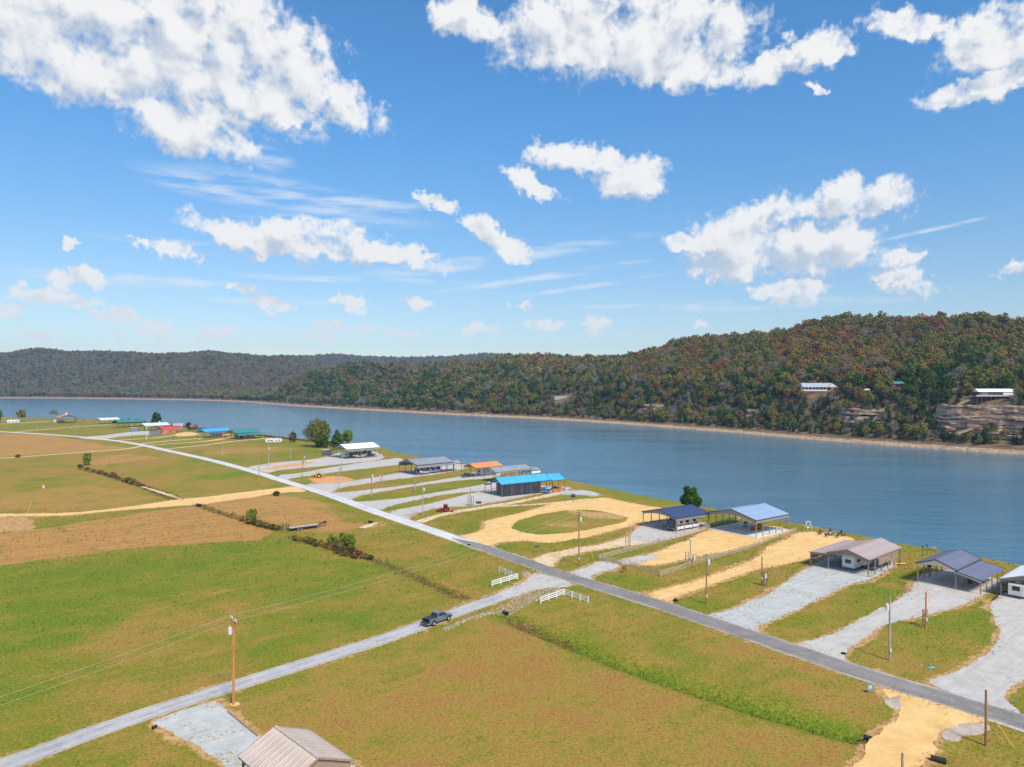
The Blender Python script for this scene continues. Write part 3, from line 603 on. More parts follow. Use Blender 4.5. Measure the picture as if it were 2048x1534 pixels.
# ------------------------------------------------------------------ hills across the lake
FAR_D = resample(FAR_SHORE, 20, 1)
FAR_LEN = np.r_[0, np.cumsum(np.hypot(*(np.diff(FAR_D, axis=0).T)))]
def ctrl(px, py, D, minus=0.0):
    X = (px - 1024) / FPX * D; return (X, D, CAM_H + (HOR - py) * D / FPX - minus)
RIDGE = [(3000,700,850),(2600,672,800),(2300,660,780),(2048,655,750),(1900,643,760),(1750,639,800),(1650,646,850),(1500,673,930),(1400,691,1000),(1320,709,1080),(1200,714,1200),(1100,714,1280),(1020,714,1350),(900,739,1400),(800,730,1500),(700,730,1560),(620,747,1620),(560,774,1650),(520,797,1660)]
LEFTR = [(-1400,705,2800),(-900,696,2800),(-500,702,2750),(-200,713,2700),(0,716,2650),(60,708,2650),(150,704,2650),(230,714,2700),(330,717,2800),(430,705,2750),(560,705,2700),(620,722,2650),(680,745,2600)]
BENCH = [(2600,800,430),(2300,792,470),(2048,792,510),(1950,797,495),(1830,790,540),(1640,784,605),(1500,786,690),(1300,793,800),(1120,796,900),(960,806,1010),(800,805,1190),(650,803,1400)]
CTRL = [ctrl(x, y, d, 12) for x, y, d in RIDGE] + [ctrl(x, y, d) for x, y, d in BENCH] + [ctrl(x, y, d, 14) for x, y, d in LEFTR]
CTRL += [(c[0] * 1.35, c[1] * 1.35, max(5, c[2] - 45)) for c in CTRL[:len(RIDGE)]] + [(c[0] * 1.2, c[1] * 1.2, c[2] - 40) for c in CTRL[len(RIDGE) + len(BENCH):]]
CTRL += [(x, y, 6.0) for x, y in np.array([P(px, py, WATER_Z) for px, py in FAR_PX[:8]]) * 1.02] + [(-900, 2250, 45), (-500, 2250, 40), (-1400, 2350, 55), (-300, 2150, 30)]
CTRL = np.array(CTRL)
_d = np.hypot(CTRL[:, None, 0] - CTRL[None, :, 0], CTRL[:, None, 1] - CTRL[None, :, 1])
_A = np.block([[_d, np.ones((len(CTRL), 1))], [np.ones((1, len(CTRL))), np.zeros((1, 1))]])
_w = np.linalg.solve(_A, np.r_[CTRL[:, 2], 0])
def far_t(p):
    d, par, s = poly_dist(p, FAR_D); return d * np.where(s > 0, 1, -1), par
def hill_z(p):
    p = np.asarray(p, float)
    rb = np.zeros(len(p)) + _w[-1]
    for k in range(len(CTRL)): rb += _w[k] * np.hypot(p[:, 0] - CTRL[k, 0], p[:, 1] - CTRL[k, 1])
    t, par = far_t(p)
    rb = rb + (fbm(p[:, 0] / 120, p[:, 1] / 120, 21, 3) - .5) * 30 * sm(t, 80, 260)
    rb = rb + (fbm(p[:, 0] / 300, p[:, 1] / 300, 33, 2) - .5) * 46 * sm(p[:, 1], 1800, 2300) * sm(t, 60, 400)
    rb = np.maximum(rb, 4)
    B = np.minimum(rb, 34)
    nz = (vnoise(p[:, 0] / 14, p[:, 1] / 14, 8) - .5) * 8
    tt = t + nz
    bl = -3 + 4.2 * sm(t, -5, 6) + 4.0 * sm(t, 8, 26) + (B - 5.2) * sm(tt, 22, 58)
    k = sm(t, 45, 100)
    return np.where(t < 0, -3 + 1.0 * sm(t, -5, 0), bl * (1 - k) + rb * k)
def hill_material():
    m = bpy.data.materials.new('hillside'); m.use_nodes = True; t = m.node_tree; b = t.nodes['Principled BSDF']
    b.inputs['Roughness'].default_value = .95; b.inputs['Specular IOR Level'].default_value = .1
    g = t.nodes.new('ShaderNodeNewGeometry'); pos = g.outputs['Position']; s = t.nodes.new('ShaderNodeSeparateXYZ'); t.links.new(pos, s.inputs[0])
    n = tnoise(t, .12, 5, .6, pos); n2 = tnoise(t, .5, 4, .65, pos)
    floor = mixc(t, sstep(n, .35, .65, t), (.11, .075, .042), (.20, .14, .08))
    rock = mixc(t, sstep(n2, .35, .65, t), (.30, .19, .11), (.52, .37, .24))
    zz = mth(t, 'ADD', s.outputs[2], mth(t, 'MULTIPLY', mth(t, 'SUBTRACT', n, .5), 3.0))
    t.links.new(mixc(t, sstep(zz, .9, .2, t), floor, rock), b.inputs['Base Color'])
    bp = t.nodes.new('ShaderNodeBump'); bp.inputs['Distance'].default_value = .6; t.links.new(n2, bp.inputs['Height']); t.links.new(bp.outputs[0], b.inputs['Normal'])
    return m
HILL = hill_material()
hm, _ = fan_mesh('hill', -26, 50, 420, 390, 2100, 330, hill_z); hm.materials.append(HILL); tag(link('hill', hm), kind='structure')
hm, _ = fan_mesh('far_hills', -62, -12, 240, 1550, 3400, 150, hill_z); hm.materials.append(HILL); tag(link('far_hills', hm), kind='structure')
DIST = [(-1500,700),(-800,712),(-300,706),(0,716),(200,709),(290,708),(380,715),(600,713),(680,709),(720,714),(800,716),(900,714),(980,707),(1030,712),(1100,720),(1220,711),(1300,722),(1600,735),(2300,735),(3000,720)]
_da = np.array([math.degrees(math.atan((x - 1024) / FPX)) for x, _ in DIST]); _dy = np.array([(HOR - y) / math.hypot(FPX, x - 1024) for x, y in DIST])
def ridge_z(p):
    r = np.hypot(p[:, 0], p[:, 1]); a = np.degrees(np.arctan2(p[:, 0], p[:, 1]))
    top = 42 + np.interp(a, _da, _dy) * 4300 - 16
    return -3 + (top + 3) * sm(r, 3500, 4300) * (1 - .4 * sm(r, 4350, 5000)) + (fbm(p[:, 0] / 160, p[:, 1] / 160, 4, 3) - .5) * 22 * sm(r, 3600, 4200) * (1 - sm(r, 4150, 4300))
hm, _ = fan_mesh('distant_ridge', -62, 62, 300, 3400, 5000, 60, ridge_z); hm.materials.append(HILL); tag(link('distant_ridge', hm), kind='structure')
# ------------------------------------------------------------------ vegetation
def foliage(name, cols, trans=.22, nscale=.5, var=.35):
    m = bpy.data.materials.new(name); m.use_nodes = True; t = m.node_tree; t.nodes.clear()
    oi = t.nodes.new('ShaderNodeObjectInfo'); cr = t.nodes.new('ShaderNodeValToRGB'); t.links.new(oi.outputs['Random'], cr.inputs[0])
    e = cr.color_ramp.elements; e[0].color = (*cols[0], 1); e[1].color = (*cols[-1], 1)
    for i, c in enumerate(cols[1:-1]): k = e.new((i + 1) / (len(cols) - 1)); k.color = (*c, 1)
    tcn = t.nodes.new('ShaderNodeTexCoord'); n = tnoise(t, nscale, 3, .6, tcn.outputs['Object'])
    a = t.nodes.new('ShaderNodeAttribute'); a.attribute_name = 'leaf'
    f = mth(t, 'ADD', mth(t, 'MULTIPLY', mth(t, 'SUBTRACT', n, .5), var * 2), mth(t, 'MULTIPLY_ADD', a.outputs['Fac'], .4, .82))
    mul = t.nodes.new('ShaderNodeVectorMath'); mul.operation = 'SCALE'; t.links.new(cr.outputs[0], mul.inputs[0]); t.links.new(f, mul.inputs['Scale'])
    d = t.nodes.new('ShaderNodeBsdfDiffuse'); tr = t.nodes.new('ShaderNodeBsdfTranslucent'); mx = t.nodes.new('ShaderNodeMixShader'); mx.inputs[0].default_value = trans
    o = t.nodes.new('ShaderNodeOutputMaterial')
    for s in (d, tr): t.links.new(mul.outputs[0], s.inputs['Color'])
    t.links.new(d.outputs[0], mx.inputs[1]); t.links.new(tr.outputs[0], mx.inputs[2]); t.links.new(mx.outputs[0], o.inputs[0])
    return m
F_CEDAR = foliage('cedar_leaf', [(0.030,0.068,0.019),(0.049,0.101,0.027),(0.074,0.115,0.035)])
F_OLIVE = foliage('olive_leaf', [(.145,.165,.034),(.20,.195,.042),(.225,.19,.048),(.125,.155,.036)])
F_RUST = foliage('rust_leaf', [(.25,.115,.04),(.31,.15,.045),(.21,.09,.04),(.30,.18,.055)])
F_GOLD = foliage('gold_leaf', [(0.324,0.230,0.030),(0.257,0.230,0.038),(0.378,0.216,0.034)])
F_BROWN = foliage('brown_leaf', [(.21,.155,.055),(.25,.17,.06),(.18,.14,.055)])
F_BARE = foliage('bare_twigs', [(0.203,0.176,0.169),(0.257,0.223,0.203),(0.169,0.142,0.142)], .05)
F_GREEN = foliage('green_leaf', [(.055,.105,.014),(.07,.12,.018)])
F_LIME = foliage('lime_leaf', [(.15,.21,.025),(.20,.25,.04)])
F_WEED2 = foliage('dry_blade', [(.36,.21,.075),(.27,.19,.06),(.42,.25,.09)], .35)
F_WEED = foliage('weed_leaf', [(.17,.11,.05),(.12,.10,.03),(.22,.14,.05)])
BARK = mat('bark', (.16, .12, .09), .95, var=.3, bump=.4); GBARK = mat('grey_bark', (.26, .235, .215), .95, var=.25)

def quads_from(cent, nrm, size, aspect=1.0):
    n = len(cent); r = rng.normal(size=(n, 3)); u = np.cross(nrm, r); u /= np.linalg.norm(u, axis=1)[:, None] + 1e-9
    v = np.cross(nrm, u); s = size[:, None]
    c = np.stack([cent - u * s - v * s * aspect, cent + u * s - v * s * aspect, cent + u * s * .8 + v * s * aspect, cent - u * s * .8 + v * s * aspect], 1)
    return c.reshape(-1, 3)
def leaf_mesh(name, cent, nrm, size, m, aspect=1.0):
    v = quads_from(cent, nrm, size, aspect); me = bpy.data.meshes.new(name)
    set_mesh(me, v, np.arange(len(v)).reshape(-1, 4)); me.polygons.foreach_set('use_smooth', np.zeros(len(cent), bool))
    a = me.attributes.new('leaf', 'FLOAT', 'FACE'); a.data.foreach_set('value', rng.random(len(cent)).astype(np.float32))
    me.materials.append(m); return me
def crown_points(h, rad, base, n, lobes, cone=0.0, flat=1.0):
    L = []
    for k in range(lobes):
        t = (k + .5) / lobes; a = k * 2.4 + rng.random() * 1.2; z = base + (h - base) * (.12 + .80 * t)
        rr = rad * (1 - cone * t) * math.sqrt(max(.05, 1 - (2 * t - 1) ** 2 * (1 - cone) * .8)); d = rr * rng.uniform(.30, .75)
        L.append((math.cos(a) * d, math.sin(a) * d, z, rr * rng.uniform(.38, .60)))
    L = np.array(L); w = L[:, 3] ** 2; idx = rng.choice(len(L), n, p=w / w.sum())
    dr = rng.normal(size=(n, 3)); dr /= np.linalg.norm(dr, axis=1)[:, None]
    dr[:, 2] = dr[:, 2] * flat
    rad_ = L[idx, 3] * (.55 + .5 * rng.random(n) ** .6)
    c = L[idx, :3] + dr * rad_[:, None]
    nrm = dr + rng.normal(size=(n, 3)) * .55; nrm[:, 2] += .25; nrm /= np.linalg.norm(nrm, axis=1)[:, None]
    return c, nrm, L
def limb_mesh(h, base, r0, L, m, name='trunk', nl=6, top=.7, lean=.04):
    b = MB(); pts = [Vector((0, 0, -.5))]
    for k in range(1, 5): pts.append(Vector((random.uniform(-1, 1) * lean * h * k / 4, random.uniform(-1, 1) * lean * h * k / 4, h * top * k / 4)))
    for k in range(4): b.tube(pts[k], pts[k + 1], r0 * (1 - .2 * k), r0 * (1 - .2 * (k + 1)), 6, cap=False)
    for q in L[:nl]:
        z = max(base * .7, q[2] * .55); p0 = pts[0].lerp(pts[4], min(1, z / (h * top))); b.tube(p0, Vector(q[:3]), r0 * .38, r0 * .1, 5, cap=False)
    return b.mesh(name, m)
def broadleaf(h, rad, base, n, size, leaf, lobes=11, r0=.22, cone=0.0, bark=None):
    c, nr, L = crown_points(h, rad, base, n, lobes, cone)
    return limb_mesh(h, base, r0, L, bark or BARK), leaf_mesh('crown', c, nr, size * rng.uniform(.6, 1.25, n), leaf)
def cedar(h, rad, n, size, leaf=None):
    t = rng.random(n) ** 1.25; a = rng.random(n) * 6.283; z = h * (.07 + .93 * t)
    bul = 1 + .28 * np.sin(a * 3 + z * 1.7) + .22 * np.sin(a * 5 - z * 2.6)
    r = rad * (1 - t) ** .72 * bul * (.62 + .42 * rng.random(n) ** .5) + .05
    c = np.c_[np.cos(a) * r, np.sin(a) * r, z]
    nr = np.c_[np.cos(a), np.sin(a), np.full(n, .55)] + rng.normal(size=(n, 3)) * .5; nr /= np.linalg.norm(nr, axis=1)[:, None]
    b = MB().tube((0, 0, -.5), (0, 0, h * .5), .2, .12, 6, False).tube((0, 0, h * .5), (0, 0, h * .97), .12, .02, 5, False)
    return b.mesh('trunk', BARK), leaf_mesh('crown', c, nr, size * rng.uniform(.6, 1.2, n), leaf or F_CEDAR)
def bare(h, rad, n, size, leaf=None):
    tips = []; b = MB()
    b.tube((0, 0, -.5), (0, 0, h * .42), .2, .14, 6, False)
    def grow(p, d, l, r, lv):
        q = p + d * l; b.tube(p, q, r, r * .62, 4, False)
        if lv == 0: tips.append(q); return
        for _ in range(3 if lv > 1 else 2):
            nd = (d + Vector((random.gauss(0, .5), random.gauss(0, .5), random.gauss(.1, .3)))).normalized(); grow(q, nd, l * random.uniform(.62, .85), r * .6, lv - 1)
    for k in range(3):
        a = k * 2.1 + random.random(); grow(Vector((0, 0, h * (.3 + .06 * k))), Vector((math.cos(a) * .45, math.sin(a) * .45, 1)).normalized(), h * .22, .09, 2)
    tp = np.array([tuple(q) for q in tips]); i = rng.integers(0, len(tp), n)
    c = tp[i] + rng.normal(size=(n, 3)) * rad * .22; c[:, 2] = np.minimum(c[:, 2], h)
    nr = rng.normal(size=(n, 3)); nr[:, 2] *= .3; nr /= np.linalg.norm(nr, axis=1)[:, None]
    return b.mesh('trunk', GBARK), leaf_mesh('crown', c, nr, size * rng.uniform(.5, 1.1, n), leaf or F_BARE, .16)
def joined(tr, cr, name):
    """trunk and crown as one light mesh for the mass of the wood"""
    o = []
    va = np.array([v.co[:] for v in tr.vertices]); vb = np.array([v.co[:] for v in cr.vertices])
    me = bpy.data.meshes.new(name); fa = [tuple(p.vertices) for p in tr.polygons]; fb = [tuple(i + len(va) for i in p.vertices) for p in cr.polygons]
    me.from_pydata(np.vstack([va, vb]).tolist(), [], fa + fb); me.materials.append(tr.materials[0]); me.materials.append(cr.materials[0])
    me.polygons.foreach_set('material_index', [0] * len(fa) + [1] * len(fb))
    lf = np.zeros(len(fa) + len(fb), np.float32) + .5; lf[len(fa):] = rng.random(len(fb)); a = me.attributes.new('leaf', 'FLOAT', 'FACE'); a.data.foreach_set('value', lf)
    return me
KINDS = ['cedar', 'cedar', 'olive', 'olive', 'rust', 'rust', 'gold', 'bare', 'bare', 'brown', 'brown', 'green']
def proto(kind, n, size):
    if kind == 'cedar': return cedar(random.uniform(9, 12), random.uniform(2.1, 2.9), n, size)
    if kind == 'bare': return bare(random.uniform(12, 14), 4.2, n, size * 1.1)
    leaf = {'olive': F_OLIVE, 'rust': F_RUST, 'gold': F_GOLD, 'brown': F_BROWN, 'green': F_GREEN}[kind]
    return broadleaf(random.uniform(11, 14.5), random.uniform(3.9, 4.9), 3.2, n, size, leaf, random.randint(10, 13), .2)
NEAR_PROTO = [proto(k, 620 if k != 'bare' else 420, .40) for k in KINDS]
FAR_PROTO = [proto(k, 170, .72) for k in KINDS]
def proto_collection(name, protos):
    c = bpy.data.collections.new(name)
    for i, (t, cr) in enumerate(protos): c.objects.link(bpy.data.objects.new('%s_%02d' % (name, i), joined(t, cr, name)))
    return c
def scatter_tree(coll):
    g = bpy.data.node_groups.new('scatter', 'GeometryNodeTree'); g.is_modifier = True
    g.interface.new_socket('Geometry', in_out='INPUT', socket_type='NodeSocketGeometry'); g.interface.new_socket('Geometry', in_out='OUTPUT', socket_type='NodeSocketGeometry')
    i = g.nodes.new('NodeGroupInput'); o = g.nodes.new('NodeGroupOutput')
    ip = g.nodes.new('GeometryNodeInstanceOnPoints'); ci = g.nodes.new('GeometryNodeCollectionInfo'); ci.inputs['Collection'].default_value = coll
    ci.inputs['Separate Children'].default_value = True; ci.inputs['Reset Children'].default_value = True; ip.inputs['Pick Instance'].default_value = True
    def att(n, t):
        a = g.nodes.new('GeometryNodeInputNamedAttribute'); a.data_type = t; a.inputs['Name'].default_value = n; return a.outputs['Attribute']
    g.links.new(i.outputs[0], ip.inputs['Points']); g.links.new(ci.outputs[0], ip.inputs['Instance'])
    g.links.new(att('kind', 'INT'), ip.inputs['Instance Index']); g.links.new(att('scl', 'FLOAT_VECTOR'), ip.inputs['Scale'])
    er = g.nodes.new('FunctionNodeEulerToRotation'); g.links.new(att('rot', 'FLOAT_VECTOR'), er.inputs[0]); g.links.new(er.outputs[0], ip.inputs['Rotation'])
    g.links.new(ip.outputs[0], o.inputs[0]); return g
def scatter(name, pts, kind, scl, coll, label=None):
    me = bpy.data.meshes.new(name); me.vertices.add(len(pts)); me.vertices.foreach_set('co', pts.astype(np.float32).ravel())
    a = me.attributes.new('kind', 'INT', 'POINT'); a.data.foreach_set('value', kind.astype(np.int32))
    s3 = np.repeat(scl[:, None], 3, 1) * np.c_[rng.uniform(.85, 1.2, len(scl)), rng.uniform(.85, 1.2, len(scl)), rng.uniform(.85, 1.15, len(scl))]
    a = me.attributes.new('scl', 'FLOAT_VECTOR', 'POINT'); a.data.foreach_set('vector', s3.astype(np.float32).ravel())
    r = np.zeros((len(pts), 3), np.float32); r[:, 2] = rng.random(len(pts)) * 6.283; r[:, :2] = rng.normal(size=(len(pts), 2)) * .04
    a = me.attributes.new('rot', 'FLOAT_VECTOR', 'POINT'); a.data.foreach_set('vector', r.ravel())
    o = tag(link(name, me), label=label, kind='stuff'); md = o.modifiers.new('scatter', 'NODES'); md.node_group = scatter_tree(coll); return o
def pick(weights, n):
    w = np.array(weights, float); return rng.choice(len(w), n, p=w / w.sum())
def ray_hill(px, py, d0=430, d1=1700):
    D = np.linspace(d0, d1, 900); p = np.c_[(px - 1024) / FPX * D, D]; z = hill_z(p); zr = CAM_H - (py - HOR) * D / FPX
    k = np.argmax(z > zr); return p[k, 0], p[k, 1], z[k]
# where the houses across the lake stand: (x, y, ground height)
HILL_SPOTS = {k: ray_hill(*v) for k, v in dict(house=(1640, 784), cabin=(1735, 785), green=(1795, 778), black=(1985, 797), pickup=(1918, 784), clearing=(1125, 797)).items()}
def plant_hill():
    # jittered lattice over the near bluff
    step = 6.1
    gx, gy = np.meshgrid(np.arange(-720, 900, step), np.arange(400, 1760, step)); p = np.c_[gx.ravel(), gy.ravel()] + rng.uniform(-2.9, 2.9, (gx.size, 2))
    az = p[:, 0] / p[:, 1]; p = p[(az > -.45) & (az < .90)]
    t, _ = far_t(p); p, t = p[t > 13], t[t > 13]
    z = hill_z(p); az = p[:, 0] / p[:, 1] * FPX + 1024
    keep = rng.random(len(p)) < np.where(t < 22, .55, .98)
    sc = rng.uniform(.72, 1.36, len(p)) * np.where(t < 60, .74, 1.0)
    cl = (((az > 1590) & (az < 1700)) | ((az > 1800) & (az < 2090))) & (t > 18) & (t < 44)      # bare cliff
    keep &= ~(cl & (rng.random(len(p)) < .35)); sc = np.where(cl, sc * .8, sc)
    for k, (hx, hy, hz) in HILL_SPOTS.items():
        rad = {'house': 20, 'black': 19, 'clearing': 22, 'pickup': 7}.get(k, 9)
        d = np.hypot(p[:, 0] - hx, p[:, 1] - hy); keep &= d > rad
        ha = hx / hy * FPX + 1024; front = (np.abs(az - ha) < rad * FPX / hy * .9) & (p[:, 1] < hy)     # kept low for the lake view
        cap = np.clip((CAM_H + (hz + .8 - CAM_H) * p[:, 1] / hy - z) / 12.5, .22, 1.2); sc = np.where(front, np.minimum(sc, cap), sc)
    p, t, z, az, sc = p[keep], t[keep], z[keep], az[keep], sc[keep]
    kind = np.zeros(len(p), int); n2 = fbm(p[:, 0] / 60, p[:, 1] / 60, 51, 3); n = len(p)
    #            ced ced oli oli rus rus gol bar bar bro bro gre
    low = pick([.27,.26,.07,.07,.01,.01,.015,.06,.05,.02,.015,.15], n); up = pick([.05,.04,.16,.15,.07,.06,.05,.09,.08,.13,.11,.02], n); tip = pick([.30,.28,.07,.07,.005,.005,.01,.05,.05,.02,.02,.13], n)
    rus = pick([.02,.02,.09,.08,.19,.17,.07,.05,.04,.15,.12,.0], n); gre = pick([.10,.08,.24,.22,.02,.02,.05,.06,.05,.08,.06,.02], n); n3 = fbm(p[:, 0] / 38, p[:, 1] / 38, 91, 3); up = np.where((n3 > .55) & (p[:, 1] < 1050), rus, np.where(n3 < .47, gre, up))
    hi = sm(z + (n2 - .5) * 60, 38, 66) > rng.random(n)
    kind = np.where(hi, up, low); far = (p[:, 1] > 1150) & (t < 190); kind = np.where(far, tip, kind)
    # cedars thin out on the crest
    sc = np.where((kind < 2), sc * rng.uniform(.75, 1.1, n), sc)
    # undergrowth and small cedars on the steep lakeside slope
    step = 3.8
    gx, gy = np.meshgrid(np.arange(-60, 420, step), np.arange(420, 1000, step)); q = np.c_[gx.ravel(), gy.ravel()] + rng.uniform(-1.8, 1.8, (gx.size, 2)); qa = q[:, 0] / q[:, 1]
    q = q[(qa > -.1) & (qa < .80)]; qt, _ = far_t(q); k = (qt > 12) & (qt < 80); q, qt = q[k], qt[k]; qz = hill_z(q); qa = q[:, 0] / q[:, 1] * FPX + 1024; qs = rng.uniform(.30, .66, len(q))
    k = rng.random(len(q)) < np.where(qt < 20, .6, .85); cl = (((qa > 1590) & (qa < 1700)) | ((qa > 1800) & (qa < 2090))) & (qt > 22) & (qt < 40); k &= ~(cl & (rng.random(len(q)) < .5))
    for n_, (hx, hy, hz) in HILL_SPOTS.items():
        rad = {'house': 20, 'black': 19, 'clearing': 14, 'pickup': 7}.get(n_, 9); d = np.hypot(q[:, 0] - hx, q[:, 1] - hy); k &= (d > rad * .8)
        ha = hx / hy * FPX + 1024; front = (np.abs(qa - ha) < rad * FPX / hy * .9) & (q[:, 1] < hy); cap = np.clip((CAM_H + (hz + .8 - CAM_H) * q[:, 1] / hy - qz) / 12.5, .18, 1.2); qs = np.where(front, np.minimum(qs, cap), qs)
    q, qt, qz, qa, qs = q[k], qt[k], qz[k], qa[k], qs[k]; qk = pick([.22,.20,.07,.07,.02,.02,.03,.10,.10,.04,.04,.09], len(q))
    return np.vstack([np.c_[p, z - .2], np.c_[q, qz - .2]]), np.r_[kind, qk], np.r_[sc, qs], np.r_[az, qa], np.r_[t, qt]
pts, kind, sc, paz, pt = plant_hill()
IND_NAME = {'cedar': 'cedar_tree', 'olive': 'oak_tree', 'rust': 'maple_tree', 'gold': 'hickory_tree', 'bare': 'bare_tree', 'brown': 'oak_tree', 'green': 'pine_tree'}
IND_LAB = {'cedar': 'dark green pointed cedar on the wooded bluff across the lake', 'olive': 'olive green rounded oak on the wooded bluff across the lake', 'rust': 'rust red maple on the wooded bluff across the lake',
 'gold': 'golden yellow tree on the wooded bluff across the lake', 'bare': 'leafless grey tree on the wooded bluff across the lake', 'brown': 'brown leaved oak on the wooded bluff across the lake', 'green': 'broad deep green tree on the wooded bluff across the lake'}
inview = np.where((paz > 1000) & (paz < 2044))[0]
near = inview[np.argsort(np.hypot(pts[inview, 0], pts[inview, 1]) / sc[inview])][:290]
for i in near:
    k = KINDS[kind[i]]; tr, cr = NEAR_PROTO[kind[i]]
    d = {n: math.hypot(pts[i, 0] - q[0], pts[i, 1] - q[1]) for n, q in HILL_SPOTS.items()}; nn = min(d, key=d.get)
    zone = {'house': 'beside the long brick house', 'black': 'beside the low black house', 'cabin': 'beside the small grey deck', 'green': 'beside the green roofed cabin', 'pickup': 'beside the pale pickup', 'clearing': 'beside the retaining wall clearing'}[nn] if d[nn] < 42 else ('on the lakeside slope below the houses' if pts[i, 2] < 30 else 'on the slope above the houses' if pts[i, 2] < 62 else 'on the upper hillside')
    o = thing(IND_NAME[k], IND_LAB[k].replace('on the wooded bluff', zone), 'tree', tuple(pts[i]), random.uniform(0, 6.28), k + ' trees ' + zone); o.scale = (sc[i],) * 3
    link('trunk', tr, o); link('crown', cr, o)
rest = np.ones(len(pts), bool); rest[near] = False
split = pts[:, 1] < 1000
NC = proto_collection('bluff_wood', NEAR_PROTO); FC = proto_collection('far_wood', FAR_PROTO)
k = rest & split; scatter('forest', pts[k], kind[k], sc[k], NC, 'autumn wood covering the bluff across the lake')
k = rest & ~split; scatter('forest', pts[k], kind[k], sc[k] * 1.1, FC, 'autumn wood on the farther end of the bluff')
def plant_far():
    step = 8.0
    gx, gy = np.meshgrid(np.arange(-2900, -150, step), np.arange(1600, 3050, step)); p = np.c_[gx.ravel(), gy.ravel()] + rng.uniform(-3.8, 3.8, (gx.size, 2))
    az = p[:, 0] / p[:, 1]; p = p[(az > -.98) & (az < -.17)]; t, _ = far_t(p); k = t > 14; p, t = p[k], t[k]; z = hill_z(p); n = len(p)
    k = rng.random(n) < np.where(p[:, 1] > 2850, .5, 1); p, t, z = p[k], t[k], z[k]; n = len(p); n2 = fbm(p[:, 0] / 120, p[:, 1] / 120, 61, 3)
    a = pick([.13,.12,.14,.13,.01,.01,.015,.16,.15,.05,.04,.07], n); b = pick([.08,.07,.14,.13,.06,.05,.015,.16,.15,.08,.06,.02], n)
    kd = np.where(n2 > .55, b, a); return np.c_[p, z - .2], kd, rng.uniform(.85, 1.3, n)
q, kd, s = plant_far(); scatter('far_forest', q, kd, s, FC, 'hazy grey green wood on the hills at the far end of the lake')
def plant_ridge():
    a = np.radians(rng.uniform(-44, 20, 16000)); r = rng.uniform(3650, 4420, 16000); p = np.c_[np.sin(a) * r, np.cos(a) * r]
    return np.c_[p, ridge_z(p) - 1], pick([.12,.1,.18,.18,.06,.05,.02,.07,.07,.06,.04,.05], len(p)), rng.uniform(1.3, 2.0, len(p))
q, kd, s = plant_ridge(); scatter('distant_forest', q, kd, s, FC, 'blue green wood on the farthest ridge')

# trees standing on the near shore
def tree(name, label, px, py, h, meshes, rz=0.0, scale=1.0, group=None):
    x, y = P(px, py); z = float(ground_z(np.array([[x, y]]))[0])
    o = thing(name, label, 'tree', (x, y, z), rz, group); o.scale = (scale,) * 3
    link('trunk', meshes[0], o); link('crown', meshes[1], o); return o
tree('shade_tree', 'dense dark green oval tree behind the navy roofed carport', 1381, 1034, 11, broadleaf(9.6, 3.0, 1.6, 2600, .24, F_GREEN, 15, .22))
tree('shade_tree', 'tall dense round evergreen behind the white and red roofed shelters', 312, 854, 15, broadleaf(14.5, 5.6, .8, 2600, .42, F_CEDAR, 16, .3, .25))
tree('shade_tree', 'small thin crowned tree beside the parked white camper at the far shore', 43, 843.5, 13, broadleaf(13.0, 5.0, 4.5, 700, .55, F_OLIVE, 8, .22))
tree('shade_tree', 'sparse half bare tree next to the orange roofed pavilion', 106, 841.5, 12, bare(12.5, 4.0, 900, .5, F_OLIVE))
tree('shade_tree', 'leafy tree at the far shore beyond the parked camper and its thin tree', -4, 846, 13, broadleaf(13, 5.0, 2.0, 900, .5, F_OLIVE, 9, .25))
tree('shade_tree', 'largest spreading tree with open crown in the clump beside the white roofed shelter', 640, 894, 17, broadleaf(17.5, 9.0, 2.5, 3000, .40, F_OLIVE, 15, .35))
tree('shade_tree', 'low round bright green tree in front of the large open crowned tree', 646, 895.5, 8, broadleaf(8.5, 5.0, .5, 1700, .36, F_GREEN, 11, .25))
tree('cedar_tree', 'dark conical cedar between the open crowned tree and the yellow green tree', 674, 893, 10, cedar(11.0, 4.2, 1900, .36))
tree('shade_tree', 'pale yellow green tree behind the white roofed shelter', 694, 891, 10, broadleaf(11, 4.4, 2.2, 900, .42, F_LIME, 9, .2))
tree('shade_tree', 'half bare grey twiggy tree at the edge of the shore clump', 612, 892, 12, bare(12, 5, 900, .45, F_BROWN))
tree('small_tree', 'small reddish brown tree at the water beyond the old camper trailer', 586, 884, 6, broadleaf(7.5, 3.2, .6, 900, .34, F_BROWN, 8, .15))
tree('small_tree', 'small dark bush like tree beside the little red roofed shed', 377, 858, 6, broadleaf(6.5, 2.6, .4, 600, .34, F_CEDAR, 7, .14))
tree('small_tree', 'low grey green bush in front of the little red roofed shed', 390, 859.5, 4, broadleaf(4.6, 2.6, .2, 500, .32, F_OLIVE, 7, .12))

